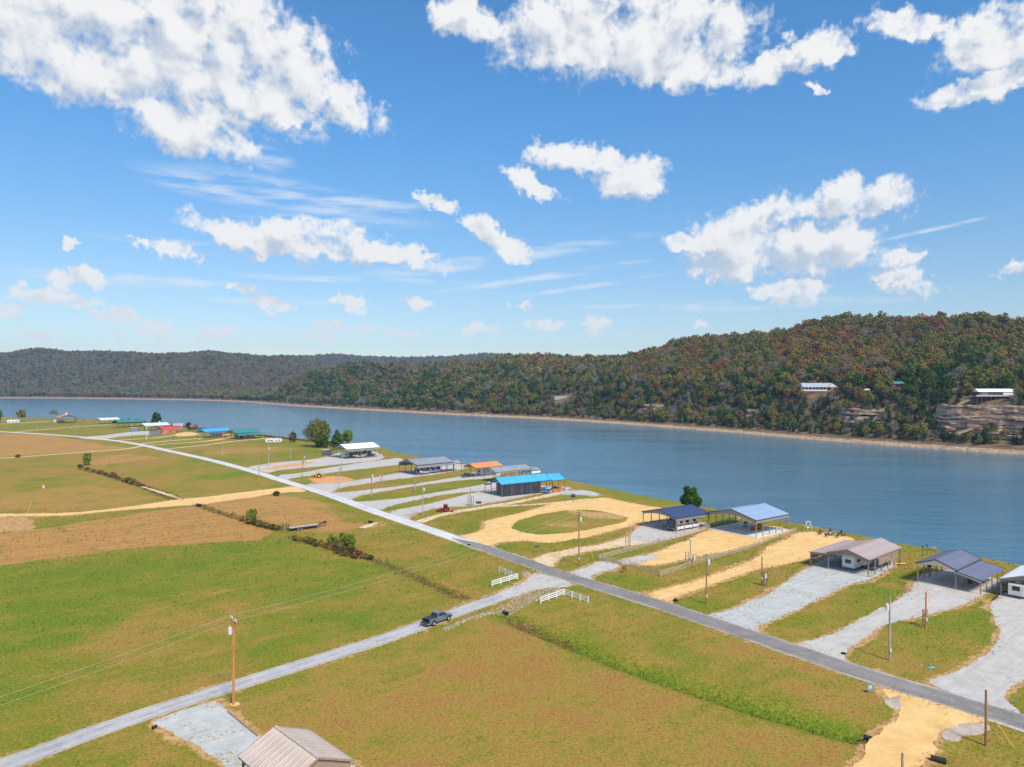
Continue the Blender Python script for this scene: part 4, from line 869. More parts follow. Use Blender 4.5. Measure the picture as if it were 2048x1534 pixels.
# shrubs and tall weeds in the ditches
SHRUB = {k: broadleaf(2.6, 1.5, .1, 620, .15, f, 9, .06) for k, f in dict(brown=F_BROWN, lime=F_LIME, gold=F_GOLD, weed=F_WEED, dark=F_CEDAR, rust=F_RUST).items()}
def shrub(kind, label, px, py, s, group, zs=1.0):
    s *= .8; x, y = P(px, py); z = float(ground_z(np.array([[x, y]]))[0]); o = thing('shrub', label, 'shrub', (x, y, z), random.uniform(0, 6.28), group); o.scale = (s, s, s * zs)
    link('stem', SHRUB[kind][0], o); link('foliage', SHRUB[kind][1], o)
BR = 'brush in the field ditch'
for px, py, k, s, zs in [(590,1078,'brown',.9,.8),(602,1080,'gold',.8,.9),(615,1082,'brown',1.0,.9),(628,1086,'weed',1.0,.8),(640,1088,'gold',1.0,.8),(654,1092,'weed',.9,.8),(668,1093,'rust',1.0,.9),(676,1100,'brown',1.3,1.1),(686,1104,'weed',1.1,.8),(700,1108,'weed',1.2,.9),(714,1111,'rust',1.1,.8),(728,1114,'brown',1.0,.7),(740,1114,'dark',.8,.7),(660,1097,'gold',.7,.7),(690,1112,'weed',.9,.6),(676,1107,'weed',.8,.6),(632,1092,'weed',.8,.6),(708,1116,'weed',.8,.6)]:
    lab = {'brown': 'brown leafless shrub in the overgrown ditch beside the flatbed trailer', 'gold': 'yellow leaved shrub in the overgrown ditch beside the flatbed trailer', 'weed': 'tan weedy bush in the overgrown ditch beside the flatbed trailer', 'rust': 'reddish brown bush in the overgrown ditch beside the flatbed trailer', 'dark': 'small dark green bush ending the overgrown ditch'}[k]
    shrub(k, lab, px, py, s, BR + ' ' + k, zs)
for px, py, s in [(664,1088,1.15),(689,1092,1.4),(622,1084,.7),(700,1096,1.4)]: shrub('lime', 'bright green feathery bush rising from the overgrown ditch', px, py, s, BR + ' lime', 1.2)
for px, py, k, s in [(485,1040,'brown',1.0),(497,1046,'brown',1.2),(510,1048,'weed',1.1),(520,1052,'brown',1.2),(532,1055,'brown',1.1),(545,1058,'weed',1.0),(556,1060,'brown',.9)]:
    shrub(k, 'brown brushy bush in the ditch below the dirt road' if k == 'brown' else 'tan weedy bush in the ditch below the dirt road', px, py, s, 'ditch brush by the dirt road ' + k, .8)
shrub('lime', 'single yellow green bush standing above the brown ditch brush', 504, 1043, 1.5, None, 1.4)
for px, py, k, s in [(160,935,'weed',1.1),(175,938,'brown',1.2),(188,942,'brown',1.2),(200,946,'brown',1.4),(212,949,'weed',1.2),(224,953,'brown',1.4),(236,957,'brown',1.5),(248,961,'brown',1.4),(258,964,'weed',1.4),(266,967,'brown',1.6),(276,970,'brown',1.5),(286,972,'dark',1.2)]:
    s *= random.uniform(.65, 1.15)
    shrub(k, {'weed': 'tan weedy bush in the long hedge like ditch of the far field', 'brown': 'brown bush in the long hedge like ditch of the far field', 'dark': 'dark green bush ending the long ditch of the far field'}[k], px, py, s, 'far field ditch brush ' + k, .8)
shrub('lime', 'pale green willowy bush at the head of the far field ditch', 174, 930, 1.9, None, 1.5)
shrub('dark', 'round dark bush on the verge where the dirt road meets the gravel road', 553, 992, 1.1, None, .8)
shrub('weed', 'dry brown bush beside the thin dirt track', 36, 915, 1.1, None, .8)
shrub('brown', 'low twiggy bush beside the gravel end of the track near the water', 1146, 994, .9, None, .6)
def weeds(name, label, line, n, spread, hgt, m, t0=0.0, t1=1.0):
    l = np.array([P(*q) for q in line]); l = resample(l, 1.0, 1); i = (rng.uniform(t0, t1, n) * (len(l) - 1)).astype(int)
    p = l[i] + rng.normal(size=(n, 2)) * spread; z = ground_z(p)
    s = hgt * rng.uniform(.5, 1.3, n); a = rng.random(n) * 6.283
    nr = np.c_[np.cos(a), np.sin(a), rng.normal(size=n) * .25]; me = leaf_mesh(name, np.c_[p, z + s * .7], nr, s, m, 1.1)
    tag(link(name, me), label=label, kind='stuff')
D1 = DITCHES[0][0]
weeds('tall_grass', 'orange dry tall grass at the head of the roadside ditch', D1, 700, .7, .13, F_WEED2, 0, .30)
weeds('ditch_grass', 'green grass filling the roadside ditch', D1, 1500, .7, .09, foliage('ditch_blade', [(.13,.19,.022),(.18,.20,.03)]), .16, 1)
weeds('ditch_weeds', 'brown and green weeds lining the field ditch', DITCHES[1][0], 1500, .9, .15, F_WEED2, 0, 1)
weeds('ditch_weeds', 'green weeds at the end of the field ditch by the side road', DITCHES[1][0], 600, .7, .16, F_LIME, .45, 1)
weeds('ditch_weeds', 'brown weeds lining the ditch below the dirt road', DITCHES[3][0], 800, 1.1, .2, F_WEED2, 0, 1)
weeds('ditch_weeds', 'brown weeds lining the far field ditch', DITCHES[2][0], 900, 1.4, .28, F_WEED2, 0, 1)
weeds('shore_weeds', 'dry weeds along the bank below the far plots', [(300,849),(400,857),(480,867),(560,876),(640,885),(700,889)], 2600, 1.3, .45, F_WEED)

# grass standing proud of the sward in the nearer fields and along every frayed edge
def sward():
    n = 80000; y = 74 * (240 / 74) ** rng.random(n); x = rng.uniform(-.78, .78, n) * y; p = np.c_[x, y]
    ok = np.ones(n, bool)
    for c in SHEETS:
        lo, hi = c.min(0), c.max(0); k = np.where(ok & ((p > lo) & (p < hi)).all(1))[0]
        if len(k): ok[k[inside(p[k], c[::2])]] = False
    e = []
    for c in SHEETS:
        if np.median(c[:, 1]) > 330: continue
        i = rng.integers(0, len(c), int(len(c) * 3.2)); j = (i + 1) % len(c); f = rng.random(len(i))[:, None]; q = c[i] * (1 - f) + c[j] * f + rng.normal(size=(len(i), 2)) * .22; own = c; good = np.ones(len(q), bool)
        for o in SHEETS:
            if o is own: continue
            lo, hi = o.min(0), o.max(0); k = np.where(good & ((q > lo) & (q < hi)).all(1))[0]
            if len(k): good[k[inside(q[k], o[::2])]] = False
        e.append(q[good])
    p = np.vstack([p[ok]] + e); d, _, sg = poly_dist(p, NEAR_SHORE_D); p = p[(sg > 0) & (d > 4)]
    n = len(p); s = rng.uniform(.05, .11, n) * np.clip(p[:, 1] / 110, .8, 1.7); a = rng.random(n) * 6.283
    z = ground_z(p); nr = np.c_[np.cos(a), np.sin(a), rng.uniform(.9, 2.2, n)]; nr /= np.linalg.norm(nr, axis=1)[:, None]
    me = leaf_mesh('grass', np.c_[p, z + s * .45], nr, s, MEADOW, .8); set_masks(me, p, 4)
    tag(link('grass', me), label='short rough grass of the fields and verges', kind='stuff')
sward()

def litter():
    """fallen leaves, clods and loose stones strewn over the drives, thickest at their edges"""
    P_, K_ = [], []
    for c in SHEETS:
        if np.median(c[:, 1]) > 330 or len(c) < 12: continue
        n = int(len(c) * 3.4); i = rng.integers(0, len(c), n); tg = np.roll(c, -1, 0) - np.roll(c, 1, 0); tg /= np.hypot(tg[:, 0], tg[:, 1])[:, None] + 1e-9
        cl = fbm(c[i, 0] * .3, c[i, 1] * .3, 12, 2) > .47; i = i[cl]; s = rng.choice([-1, 1], len(i))
        q = c[i] + np.c_[-tg[i, 1], tg[i, 0]] * (s * rng.exponential(.75, len(i)))[:, None] + rng.normal(size=(len(i), 2)) * .12
        P_.append(q)
    p = np.vstack(P_); n = len(p); s = rng.uniform(.04, .14, n) * np.clip(p[:, 1] / 110, .8, 1.6); nr = np.c_[rng.normal(size=(n, 2)) * .3, np.ones(n)]; nr /= np.linalg.norm(nr, axis=1)[:, None]
    me = leaf_mesh('leaf_litter', np.c_[p, np.maximum(ground_z(p), -.2) + .085], nr, s, LITTER, .6); tag(link('leaf_litter', me), label='fallen leaves and loose clods along the edges of drives and roads', kind='stuff')
LITTER = bpy.data.materials.new('litter'); LITTER.use_nodes = True; _t = LITTER.node_tree; _b = _t.nodes['Principled BSDF']; _b.inputs['Roughness'].default_value = .95
_a = _t.nodes.new('ShaderNodeAttribute'); _a.attribute_name = 'leaf'; _r = _t.nodes.new('ShaderNodeValToRGB'); _t.links.new(_a.outputs['Fac'], _r.inputs[0]); _t.links.new(_r.outputs[0], _b.inputs['Base Color'])
_r.color_ramp.elements[0].color = (.16, .09, .04, 1); _r.color_ramp.elements[1].color = (.52, .40, .26, 1); _k = _r.color_ramp.elements.new(.45); _k.color = (.34, .20, .09, 1); _k = _r.color_ramp.elements.new(.7); _k.color = (.26, .20, .10, 1)
litter()
# ------------------------------------------------------------------ carports
WOODP = mat('post_wood', (.42, .24, .11), .85, var=.25, bump=.2); DARKP = mat('dark_post', (.16, .10, .075), .8, var=.2); REDP = mat('red_post', (.30, .10, .05), .8, var=.2); GREYP = mat('grey_post', (.24, .23, .21), .8, var=.2)
TRIM = mat('dark_trim', (.035, .037, .042), .5); WHITE = mat('white_sheet', (.75, .75, .74), .45, var=.06); PALEG = mat('pale_sheet', (.62, .61, .57), .6, var=.06)
GREYS = mat('grey_sheet', (.27, .27, .29), .55, var=.08); BROWNS = mat('brown_sheet', (.32, .22, .175), .6, var=.08); UNDER = mat('roof_underside', (.42, .42, .42), .7, var=.1)
def roofm(name, rgb, rough=.42):
    m = mat(name, rgb, rough, .0, .12, .7, spec=.5); t = m.node_tree; b = t.nodes['Principled BSDF']       # every sheet weathers a little differently
    src = b.inputs['Base Color'].links[0].from_socket; oi = t.nodes.new('ShaderNodeObjectInfo'); k = t.nodes.new('ShaderNodeVectorMath'); k.operation = 'SCALE'
    t.links.new(src, k.inputs[0]); t.links.new(mth(t, 'MULTIPLY_ADD', oi.outputs['Random'], .10, .95), k.inputs['Scale']); t.links.new(k.outputs[0], b.inputs['Base Color']); return m
R_NAVY = roofm('navy_roof', (.045, .07, .165)); R_STEEL = roofm('steel_blue_roof', (.30, .40, .56)); R_MAUVE = roofm('mauve_roof', (.43, .34, .315)); R_SLATE = roofm('slate_roof', (.16, .17, .235)); R_WHITE = roofm('white_roof', (.78, .79, .80))
R_BLUE = roofm('bright_blue_roof', (.075, .40, .76)); R_GREY = roofm('grey_roof', (.30, .31, .345)); R_ORNG = roofm('orange_roof', (.76, .29, .11)); R_GREEN = roofm('green_roof', (.05, .24, .215)); R_RED = roofm('red_roof', (.55, .045, .075)); R_PALE = roofm('pale_roof', (.66, .70, .74)); R_TAN = roofm('tan_roof', (.52, .415, .34)); R_TERRA = roofm('terracotta_roof', (.60, .27, .13))

PANEL_CACHE = {}
def panel_mesh(w, l, m):
    """one ribbed roofing sheet: w wide, l up the slope"""
    key = (round(w, 3), round(l, 3), m.name)
    if key in PANEL_CACHE: return PANEL_CACHE[key]
    prof = [(0, 0), (.02 * w, .035), (.07 * w, .035), (.10 * w, 0), (.46 * w, 0), (.485 * w, .018), (.515 * w, .018), (.54 * w, 0), (.985 * w, 0)]
    n = len(prof); vs = [(x, 0, z) for x, z in prof] + [(x, l, z) for x, z in prof]
    b = MB().add(vs, [(i, i + 1, n + i + 1, n + i) for i in range(n - 1)] + [tuple(range(n))[::-1]])
    PANEL_CACHE[key] = b.mesh('roof_panel', m); return PANEL_CACHE[key]
def slope(parent, x0, x1, ye, ze, yr, zr, m, single, name='roof_panel'):
    """sheets from the eave line (ye, ze) up to (yr, zr) between x0 and x1"""
    l = math.hypot(yr - ye, zr - ze); th = math.atan2(zr - ze, abs(yr - ye)); n = max(2, round((x1 - x0) / .91)); w = (x1 - x0) / n
    if single:
        b = MB(); s = 1 if yr > ye else -1
        for k in range(n):
            xa = x0 + k * w; xb = xa + w * .985
            b.add([(xa, ye, ze), (xb, ye, ze), (xb, yr, zr), (xa, yr, zr)], [(0, 1, 2, 3) if s > 0 else (3, 2, 1, 0)])
            b.bar((xa + .04, ye, ze + .02), (xa + .04, yr, zr + .02), .06, .05)
        b.build('roof_slope', m, parent); return
    me = panel_mesh(w, l, m)
    for k in range(n):
        o = link(name, me, parent)
        if yr > ye: o.location = (x0 + k * w, ye, ze); o.rotation_euler = (th, 0, 0)
        else: o.location = (x0 + (k + 1) * w, ye, ze); o.rotation_euler = (th, 0, math.pi)
def carport(label, fr, yaw, W_, L_, eave, rise, roof, gable, post, skirt=.6, nposts=5, lean=None, far=False, name='carport', ends=(True, True), oh=.3, group='roofed shelters along the shore', pos=None, posts=True, arch=True, side_skirt=None, trimm=None):
    """open gable roofed shelter; local x runs from the front gable to the water, y to the left; fr = foot of its front right post in the photo"""
    x, y = P(*fr) if pos is None else pos; ya = R(yaw); ux, uy = math.cos(ya), math.sin(ya)
    cx, cy = x + ux * L_ / 2 - uy * W_ / 2, y + uy * L_ / 2 + ux * W_ / 2
    t = thing(name, label, 'carport', (cx, cy, 0), ya, group); trimm = trimm or TRIM
    h = W_ / 2; hl = L_ / 2; zr = eave + rise; k = rise / h
    xs0, xs1 = -hl - oh, hl + oh; ye, ze = h + oh, eave - k * oh
    rf = MB()      # deck below the sheets, ridge cap, barge boards
    for s in (-1, 1):
        a = [(xs0, s * ye, ze - .03), (xs1, s * ye, ze - .03), (xs1, 0, zr - .03), (xs0, 0, zr - .03)]; rf.add(a, [(0, 3, 2, 1) if s < 0 else (0, 1, 2, 3)])
    r_o = rf.build('roof', UNDER, t)
    cp = MB(); cp.bar((xs0, 0, zr + .05), (xs1, 0, zr + .05), .34, .05)
    cp.build('ridge_cap', roof, r_o)
    for s in (-1, 1):
        slope(r_o, xs0, xs1, s * ye, ze, 0, zr, roof, far)
        for xe in (xs0 - .03, xs1 + .03): MB().bar((xe, s * ye, ze - .02), (xe, 0, zr - .01), .05, .2).build('barge_board', trimm, r_o)
        MB().bar((xs0, s * (ye + .03), ze - .05), (xs1, s * (ye + .03), ze - .05), .05, .16).build('eave_trim', trimm, r_o)
    # gable sheets with arched lower edge, and side skirts
    for xe, on in ((-hl - .02, ends[0]), (hl + .02, ends[1])):
        if not on: continue
        n = 8; top, bot = [], []
        for i in range(n + 1):
            yy = -h + W_ * i / n; top.append((yy, zr - k * abs(yy) - .06))
            f = 1 - abs(yy) / h; bot.append((yy, eave - skirt + (rise * .62 if arch else 0) * (1 - (abs(yy) / h) ** 2)))
        vs = [(xe, a, b) for a, b in top] + [(xe, a, min(b, tt[1] - .15)) for (a, b), tt in zip(bot, top)] + [(xe - .05, a, b) for a, b in top] + [(xe - .05, a, min(b, tt[1] - .15)) for (a, b), tt in zip(bot, top)]
        m_ = n + 1; fs = []
        for i in range(n): fs += [(i, i + 1, m_ + i + 1, m_ + i), (2*m_ + i + 1, 2*m_ + i, 3*m_ + i, 3*m_ + i + 1), (m_ + i, m_ + i + 1, 3*m_ + i + 1, 3*m_ + i)]
        MB().add(vs, fs).build('gable', gable, t)
    sk = side_skirt if side_skirt is not None else skirt
    for s in (-1, 1):
        if lean and lean.get('side') == s: continue
        MB().box(-hl, hl, s * (h + .09) - .02, s * (h + .09) + .02, eave - sk, eave - .06).build('side_skirt', gable, t)
    if posts:
        pm = MB().box(-.09, .09, -.09, .09, -.05, eave - .05).mesh('post', post)
        for s in (-1, 1):
            for i in range(nposts):
                link('post', pm, t, (-hl + .1 + (L_ - .2) * i / (nposts - 1), s * (h - .02), 0))
        for s in (-1, 1): MB().bar((-hl, s * (h - .02), eave - .16), (hl, s * (h - .02), eave - .16), .1, .24).build('beam', post, t)
    for i in range(nposts):                    # roof trusses
        xx = -hl + .25 + (L_ - .5) * i / (nposts - 1); b = MB()
        b.bar((xx, -h + .2, eave - .02), (xx, 0, zr - .16), .06, .12).bar((xx, h - .2, eave - .02), (xx, 0, zr - .16), .06, .12).bar((xx, -h * .55, eave + rise * .38), (xx, h * .55, eave + rise * .38), .06, .12)
        b.build('truss', GREYP, t)
    if lean:
        s = lean['side']; lw = lean['w']; z0 = eave - lean.get('drop', .25); z1 = lean['h']; lx0 = -hl + lean.get('x0', 0); lx1 = hl - lean.get('x1', 0)
        yo = s * (h + lw); yi = s * (h + .02); kk = (z0 - z1) / lw
        lo = MB().add([(lx0 - oh, yi, z0 - .03), (lx1 + oh, yi, z0 - .03), (lx1 + oh, yo + s * oh, z1 - kk * oh - .03), (lx0 - oh, yo + s * oh, z1 - kk * oh - .03)], [(0, 1, 2, 3) if s < 0 else (3, 2, 1, 0)])
        lro = lo.build('lean_to_roof', UNDER, t)
        slope(lro, lx0 - oh, lx1 + oh, yo + s * oh, z1 - kk * oh, yi, z0, roof, far)
        for xe in (lx0 - oh - .03, lx1 + oh + .03): MB().bar((xe, yo + s * oh, z1 - kk * oh - .03), (xe, yi, z0 - .03), .05, .2).build('barge_board', trimm, lro)
        sk_ = lean.get('skirt', .5)
        vs = [(lx0 - .02, yi, z0 - .08), (lx0 - .02, yo, z1 - .08), (lx0 - .02, yo, z1 - sk_), (lx0 - .02, yi, z0 - sk_ * .8)]
        MB().add(vs + [(a - .05, b, c) for a, b, c in vs], [(0,1,2,3),(7,6,5,4),(3,2,6,7)]).build('lean_to_gable', gable, t)
        if lean.get('wall'):
            MB().box(lx0 + lean.get('wx', 0), lx1, yo - .03, yo + .03, z1 - lean['wall'], z1 - .1).build('side_skirt', gable, t)
        pm = MB().box(-.09, .09, -.09, .09, -.05, z1 - .02).mesh('post', post)
        for i in range(lean.get('n', nposts)): link('post', pm, t, (lx0 + .1 + (lx1 - lx0 - .2) * i / (lean.get('n', nposts) - 1), yo - s * .08, 0))
    t['dims'] = [W_, L_, eave]
    return t
def local(t, x, y, z=0.0):
    a = t.rotation_euler.z; return (t.location.x + math.cos(a) * x - math.sin(a) * y, t.location.y + math.sin(a) * x + math.cos(a) * y, z)
def slab(t, x0, x1, y0, y1, m, name='concrete_pad', z=.1):
    pl = [local(t, a, b)[:2] for a, b in ((x0, y0), (x1, y0), (x1, y1), (x0, y1))]
    return sheet(name, pl, z, m, 0, 1, 1, 0, px=False)

cE = carport('navy blue roofed open carport on timber posts sheltering a black and white motorhome', (1352, 1067.3), 35, 12.8, 13.8, 4.4, 1.5, R_NAVY, GREYS, WOODP, .75, 5)
cD = carport('large steel blue roofed open carport on timber posts over an empty concrete pad', (1512, 1076), 37, 15.5, 15.8, 4.9, 1.9, R_STEEL, GREYS, WOODP, .9, 6)
slab(cD, -8.2, 8.4, -8.1, 8.1, S_CONCW)
cC = carport('mauve roofed carport with brown side sheets and lean-to over a white camper trailer', (1736.5, 1154.3), 41, 8.8, 17.6, 3.9, 1.35, R_MAUVE, BROWNS, GREYP, .75, 6, lean=dict(side=1, w=4.1, h=3.2, drop=.3, skirt=.6, wall=1.6, n=4), trimm=BROWNS, side_skirt=.5)
for k in range(3):
    MB().box(-3.6 + k * 3.6, -.3 + k * 3.6, -4.56, -4.50, 1.7, 3.4).build('screen_sheet', BROWNS, cC)
cB = carport('slate grey ribbed roof carport with white gable and lean-to over an empty concrete pad', (1911.3, 1179.6), 40, 7.2, 13.8, 4.2, 1.3, R_SLATE, PALEG, WOODP, .75, 5, lean=dict(side=-1, w=4.5, h=2.9, drop=.35, skirt=.55, n=5))
slab(cB, -6.9, 6.2, -3.6, 3.6, S_CONC)
cA = carport('white roofed carport with tan gable sheltering a white box trailer', None, 41, 11.5, 15, 3.4, 2.0, R_WHITE, BROWNS, GREYP, .7, 5, pos=(P(2001.4, 1191.3)[0] + .656 * 11.5, P(2001.4, 1191.3)[1] - .755 * 11.5), trimm=GREYS)
cF = carport('long bright blue roofed shelter with dark screened side and lean-to', (1003, 994.3), 34, 7.2, 22.5, 4.8, 2.0, R_BLUE, mat('blue_sheet', (.06, .22, .46), .5), REDP, .55, 6, lean=dict(side=1, w=4.6, h=3.6, drop=.5, skirt=.6, x1=4, n=4))
SCREEN = mat('dark_screen', (.028, .034, .045), .7, var=.3, scale=.7)
for k in range(5): MB().box(-11.0 + k * 3.5, -7.6 + k * 3.5, -3.60, -3.56, .1, 4.2).build('screen_wall', SCREEN, cF)
MB().box(6.4, 6.5, -3.5, 3.5, .1, 4.2).build('end_wall', mat('red_board', (.34, .12, .05), .8), cF)
MB().box(-9, 6.3, 3.5, 3.56, .1, 4.3).build('back_wall', mat('pale_wall', (.5, .5, .48), .7), cF)
cF2 = carport('short bright blue roofed porch at the water end of the long blue shelter', None, 34, 8.2, 6.2, 4.6, 1.9, R_BLUE, MATS['blue_sheet'], REDP, .1, 3, pos=local(cF, 11.9, -4.2)[:2], ends=(False, False), name='porch', side_skirt=.1)
MB().box(-2.6, 2.7, -3.9, -3.8, .1, 1.1).build('railing', mat('orange_rail', (.52, .16, .05), .7), cF2); MB().box(2.9, 3.0, -3.8, 3.8, .1, 1.0).build('railing', MATS['orange_rail'], cF2)
cG = carport('plain grey roofed carport between the blue and the orange roofs', (991, 966), 39, 8.2, 20, 4.6, 1.6, R_GREY, PALEG, DARKP, .6, 5, far=True)
cG2 = carport('white sided lean shelter behind the plain grey roofed carport', None, 39, 6.5, 5.5, 3.6, 1.0, R_GREY, WHITE, DARKP, 1.4, 3, far=True, pos=local(cG, 11, -2.6)[:2], name='shelter')
cH = carport('orange roofed metal carport with a dark pickup and a white camper beneath', (951.6, 955.7), 42, 8.6, 15.5, 4.5, 1.5, R_ORNG, mat('orange_sheet', (.60, .20, .075), .5), GREYP, .6, 5, far=True, trimm=R_ORNG)
cI = carport('dark slate roofed carport with deep grey side sheets over a blue motorhome', (833.3, 951.4), 42, 14.6, 21, 4.9, 1.9, R_GREY, GREYS, REDP, .6, 7, far=True, side_skirt=1.6)
cI2 = carport('small slate roofed porch at the water end of the slate carport', None, 42, 6.2, 4.6, 3.8, 1.1, R_GREY, GREYS, REDP, .2, 2, far=True, pos=local(cI, 11.4, -6.5)[:2], name='porch', ends=(False, False))
cJ = carport('bright white roofed carport on dark posts over a tan motorhome and boats', (694, 918.9), 44, 14.5, 21.5, 5.6, 2.3, R_WHITE, GREYS, DARKP, .75, 6, far=True, side_skirt=1.0, lean=dict(side=1, w=5.5, h=3.8, drop=.6, skirt=.5, n=3, x1=12))
cL = carport('bright blue roofed metal carport over a white camper beside the green roofed cabin', (410.4, 876.5), 55, 11.5, 22, 5.0, 1.9, R_BLUE, MATS['blue_sheet'], DARKP, 1.1, 5, far=True, trimm=R_BLUE)
cK = carport('teal green roofed cabin with open porch and stone coloured wall', (471.7, 878.7), 52, 14.5, 20, 4.6, 2.4, R_GREEN, mat('tan_wall', (.40, .29, .22), .8), GREYP, .4, 5, far=True, lean=dict(side=-1, w=4.2, h=3.0, drop=.5, skirt=.4, n=5))
MB().box(-3, 5, -7.2, 6.6, .05, 4.4).build('wall', MATS['tan_wall'], cK); MB().box(-3.06, -3.0, -4, -1.2, .1, 2.4).build('door', mat('dark_door', (.05, .05, .06), .5), cK); MB().box(-3.06, -3.0, 2, 4.5, 1.0, 2.4).build('window', mat('window_glass', (.03, .04, .05), .1), cK)
cM = carport('crimson roofed cabin with orange timber walls', (326, 867), 50, 13, 17, 3.6, 2.0, R_RED, mat('crimson_sheet', (.5, .05, .07), .5), DARKP, .3, 5, far=True, trimm=R_PALE)
WALL_O = mat('orange_timber', (.58, .20, .05), .75, var=.2, scale=3)
MB().box(-8.2, 2.2, -6.3, 5.5, .05, 3.5).build('wall', WALL_O, cM)
for yy in (-3.5, -.5, 2.5): MB().box(-8.26, -8.2, yy - .6, yy + .6, 1.0, 2.3).build('window', MATS['window_glass'], cM)
MB().box(-2.6, -1.5, -6.36, -6.3, .1, 2.2).build('door', MATS['dark_door'], cM)
cN = carport('pale roofed open pavilion with small cupola beside the crimson cabin', (291, 862.5), 55, 12, 22, 4.8, 2.0, R_PALE, R_PALE, DARKP, .6, 5, far=True, trimm=R_PALE)
cO = carport('long dark green roofed pavilion with cupolas', (237, 855.5), 58, 11, 27, 5.0, 2.2, R_GREEN, mat('charcoal_sheet', (.05, .052, .058), .6), DARKP, 1.3, 6, far=True)
def cupola(t, x, z, w, m, rm, label=None):
    b = MB(); b.box(x - w / 2, x + w / 2, -w / 2, w / 2, z - .3, z + w * .9); o = b.build('cupola', m, t)
    MB().add([(x - w*.7, -w*.7, z + w*.9), (x + w*.7, -w*.7, z + w*.9), (x + w*.7, w*.7, z + w*.9), (x - w*.7, w*.7, z + w*.9), (x, 0, z + w * 1.7)], [(0,1,4),(1,2,4),(2,3,4),(3,0,4)]).build('cupola_roof', rm, o)
cupola(cN, -4, 6.8, 1.1, R_RED, R_RED); cupola(cN, 5, 6.8, .9, WHITE, R_PALE)
for xx in (-8, 0, 8): cupola(cO, xx, 7.2, 1.1 if xx else 1.6, R_GREEN, R_GREEN)
cP = carport('pale blue roofed low shelter standing alone near the far shore', (201.5, 848), 58, 10.5, 20, 4.2, 1.8, R_PALE, R_PALE, DARKP, .7, 5, far=True, trimm=R_PALE)
cQ = carport('terracotta roofed pavilion with white cupola and open posts', None, 128, 17, 22, 6.0, 2.9, R_TERRA, mat('maroon_sheet', (.16, .06, .055), .7), REDP, .5, 5, far=True, pos=P(154, 846), trimm=DARKP)
cupola(cQ, 0, 8.9, 1.8, WHITE, GREYS)
# pergola beside it
t = thing('pergola', 'bare red framed pergola beside the terracotta roofed pavilion', 'pergola', (*P(162, 845), 0), R(40))
for a in (-3, 3):
    for b in (-4, 4): MB().box(a - .12, a + .12, b - .12, b + .12, 0, 4.2).build('post', REDP, t)
for a in (-3, 3): MB().bar((a, -4.5, 4.3), (a, 4.5, 4.3), .15, .25).build('beam', REDP, t)
for k in range(7): MB().bar((-3.5, -4 + k * 1.33, 4.5), (3.5, -4 + k * 1.33, 4.5), .1, .14).build('rafter', REDP, t)
# little sheds
def shed(label, fr, yaw, W_, L_, h, rise, roof, wall, door=True):
    x, y = P(*fr); t = thing('shed', label, 'shed', (x, y, 0), R(yaw)); hw, hl = W_ / 2, L_ / 2
    b = MB().box(-hl, hl, -hw, hw, 0, h); b.add([(-hl, -hw, h), (-hl, hw, h), (-hl, 0, h + rise), (hl, -hw, h), (hl, hw, h), (hl, 0, h + rise)], [(0, 2, 1), (3, 4, 5)]); b.build('wall', wall, t)
    r = MB()
    for s in (-1, 1): r.add([(-hl - .3, s * (hw + .3), h - .25), (hl + .3, s * (hw + .3), h - .25), (hl + .3, 0, h + rise + .08), (-hl - .3, 0, h + rise + .08)], [(0, 1, 2, 3) if s < 0 else (3, 2, 1, 0)])
    r.build('roof', roof, t); MB().box(-hl - .05, -hl, -.5, .5, 0, 2).build('door', MATS['dark_door'], t); return t
shed('small grey gabled shed with dark front behind the crimson cabin', (357, 858), 200, 6.5, 8, 2.8, 2.4, R_GREY, mat('dark_wall', (.06, .06, .065), .8))
shed('tiny red roofed dark shed on the far shore', (384, 860), 60, 5, 6, 3.0, 1.0, R_RED, MATS['dark_wall'])
cS = carport('tan ribbed roof carport with brown gable at the pale gravel drive', None, 135, 7.4, 8.4, 3.95, 1.6, R_TAN, BROWNS, DARKP, 1.1, 3, pos=(-16.4, 72.0), name='carport', trimm=BROWNS, arch=False, side_skirt=.3)

# ------------------------------------------------------------------ vehicles
GLASS = mat('tinted_glass', (.012, .014, .018), .08, spec=.6); TYRE = mat('tyre', (.018, .018, .018), .9); RIM = mat('alloy', (.62, .62, .64), .3, .6); CHROME = mat('chrome', (.7, .7, .72), .2, .8); BLACK = mat('black_plastic', (.02, .02, .022), .6); RLAMP = mat('red_lamp', (.35, .015, .012), .3); WLAMP = mat('clear_lamp', (.8, .8, .78), .2)
def wheels(t, spots, r, w, rim=None):
    for x, y in spots:
        wo = MB().wheel((0, 0, 0), r, w).mesh('tyre', TYRE, True); hub = MB().disc((0, 0, 0), r * .6, w * .8)
        o = link('wheel', wo, t, (x, y, r)); hub.build('rim', rim or RIM, o)
def ring(x, w, z0, z1, zs, ws, bev=.08):
    """body section at x: bottom z0, shoulder zs (half width w), top z1 (half width ws)"""
    return [(x, -w + bev, z0), (x, -w, z0 + bev), (x, -w, zs), (x, -ws, z1), (x, ws, z1), (x, w, zs), (x, w, z0 + bev), (x, w - bev, z0)]
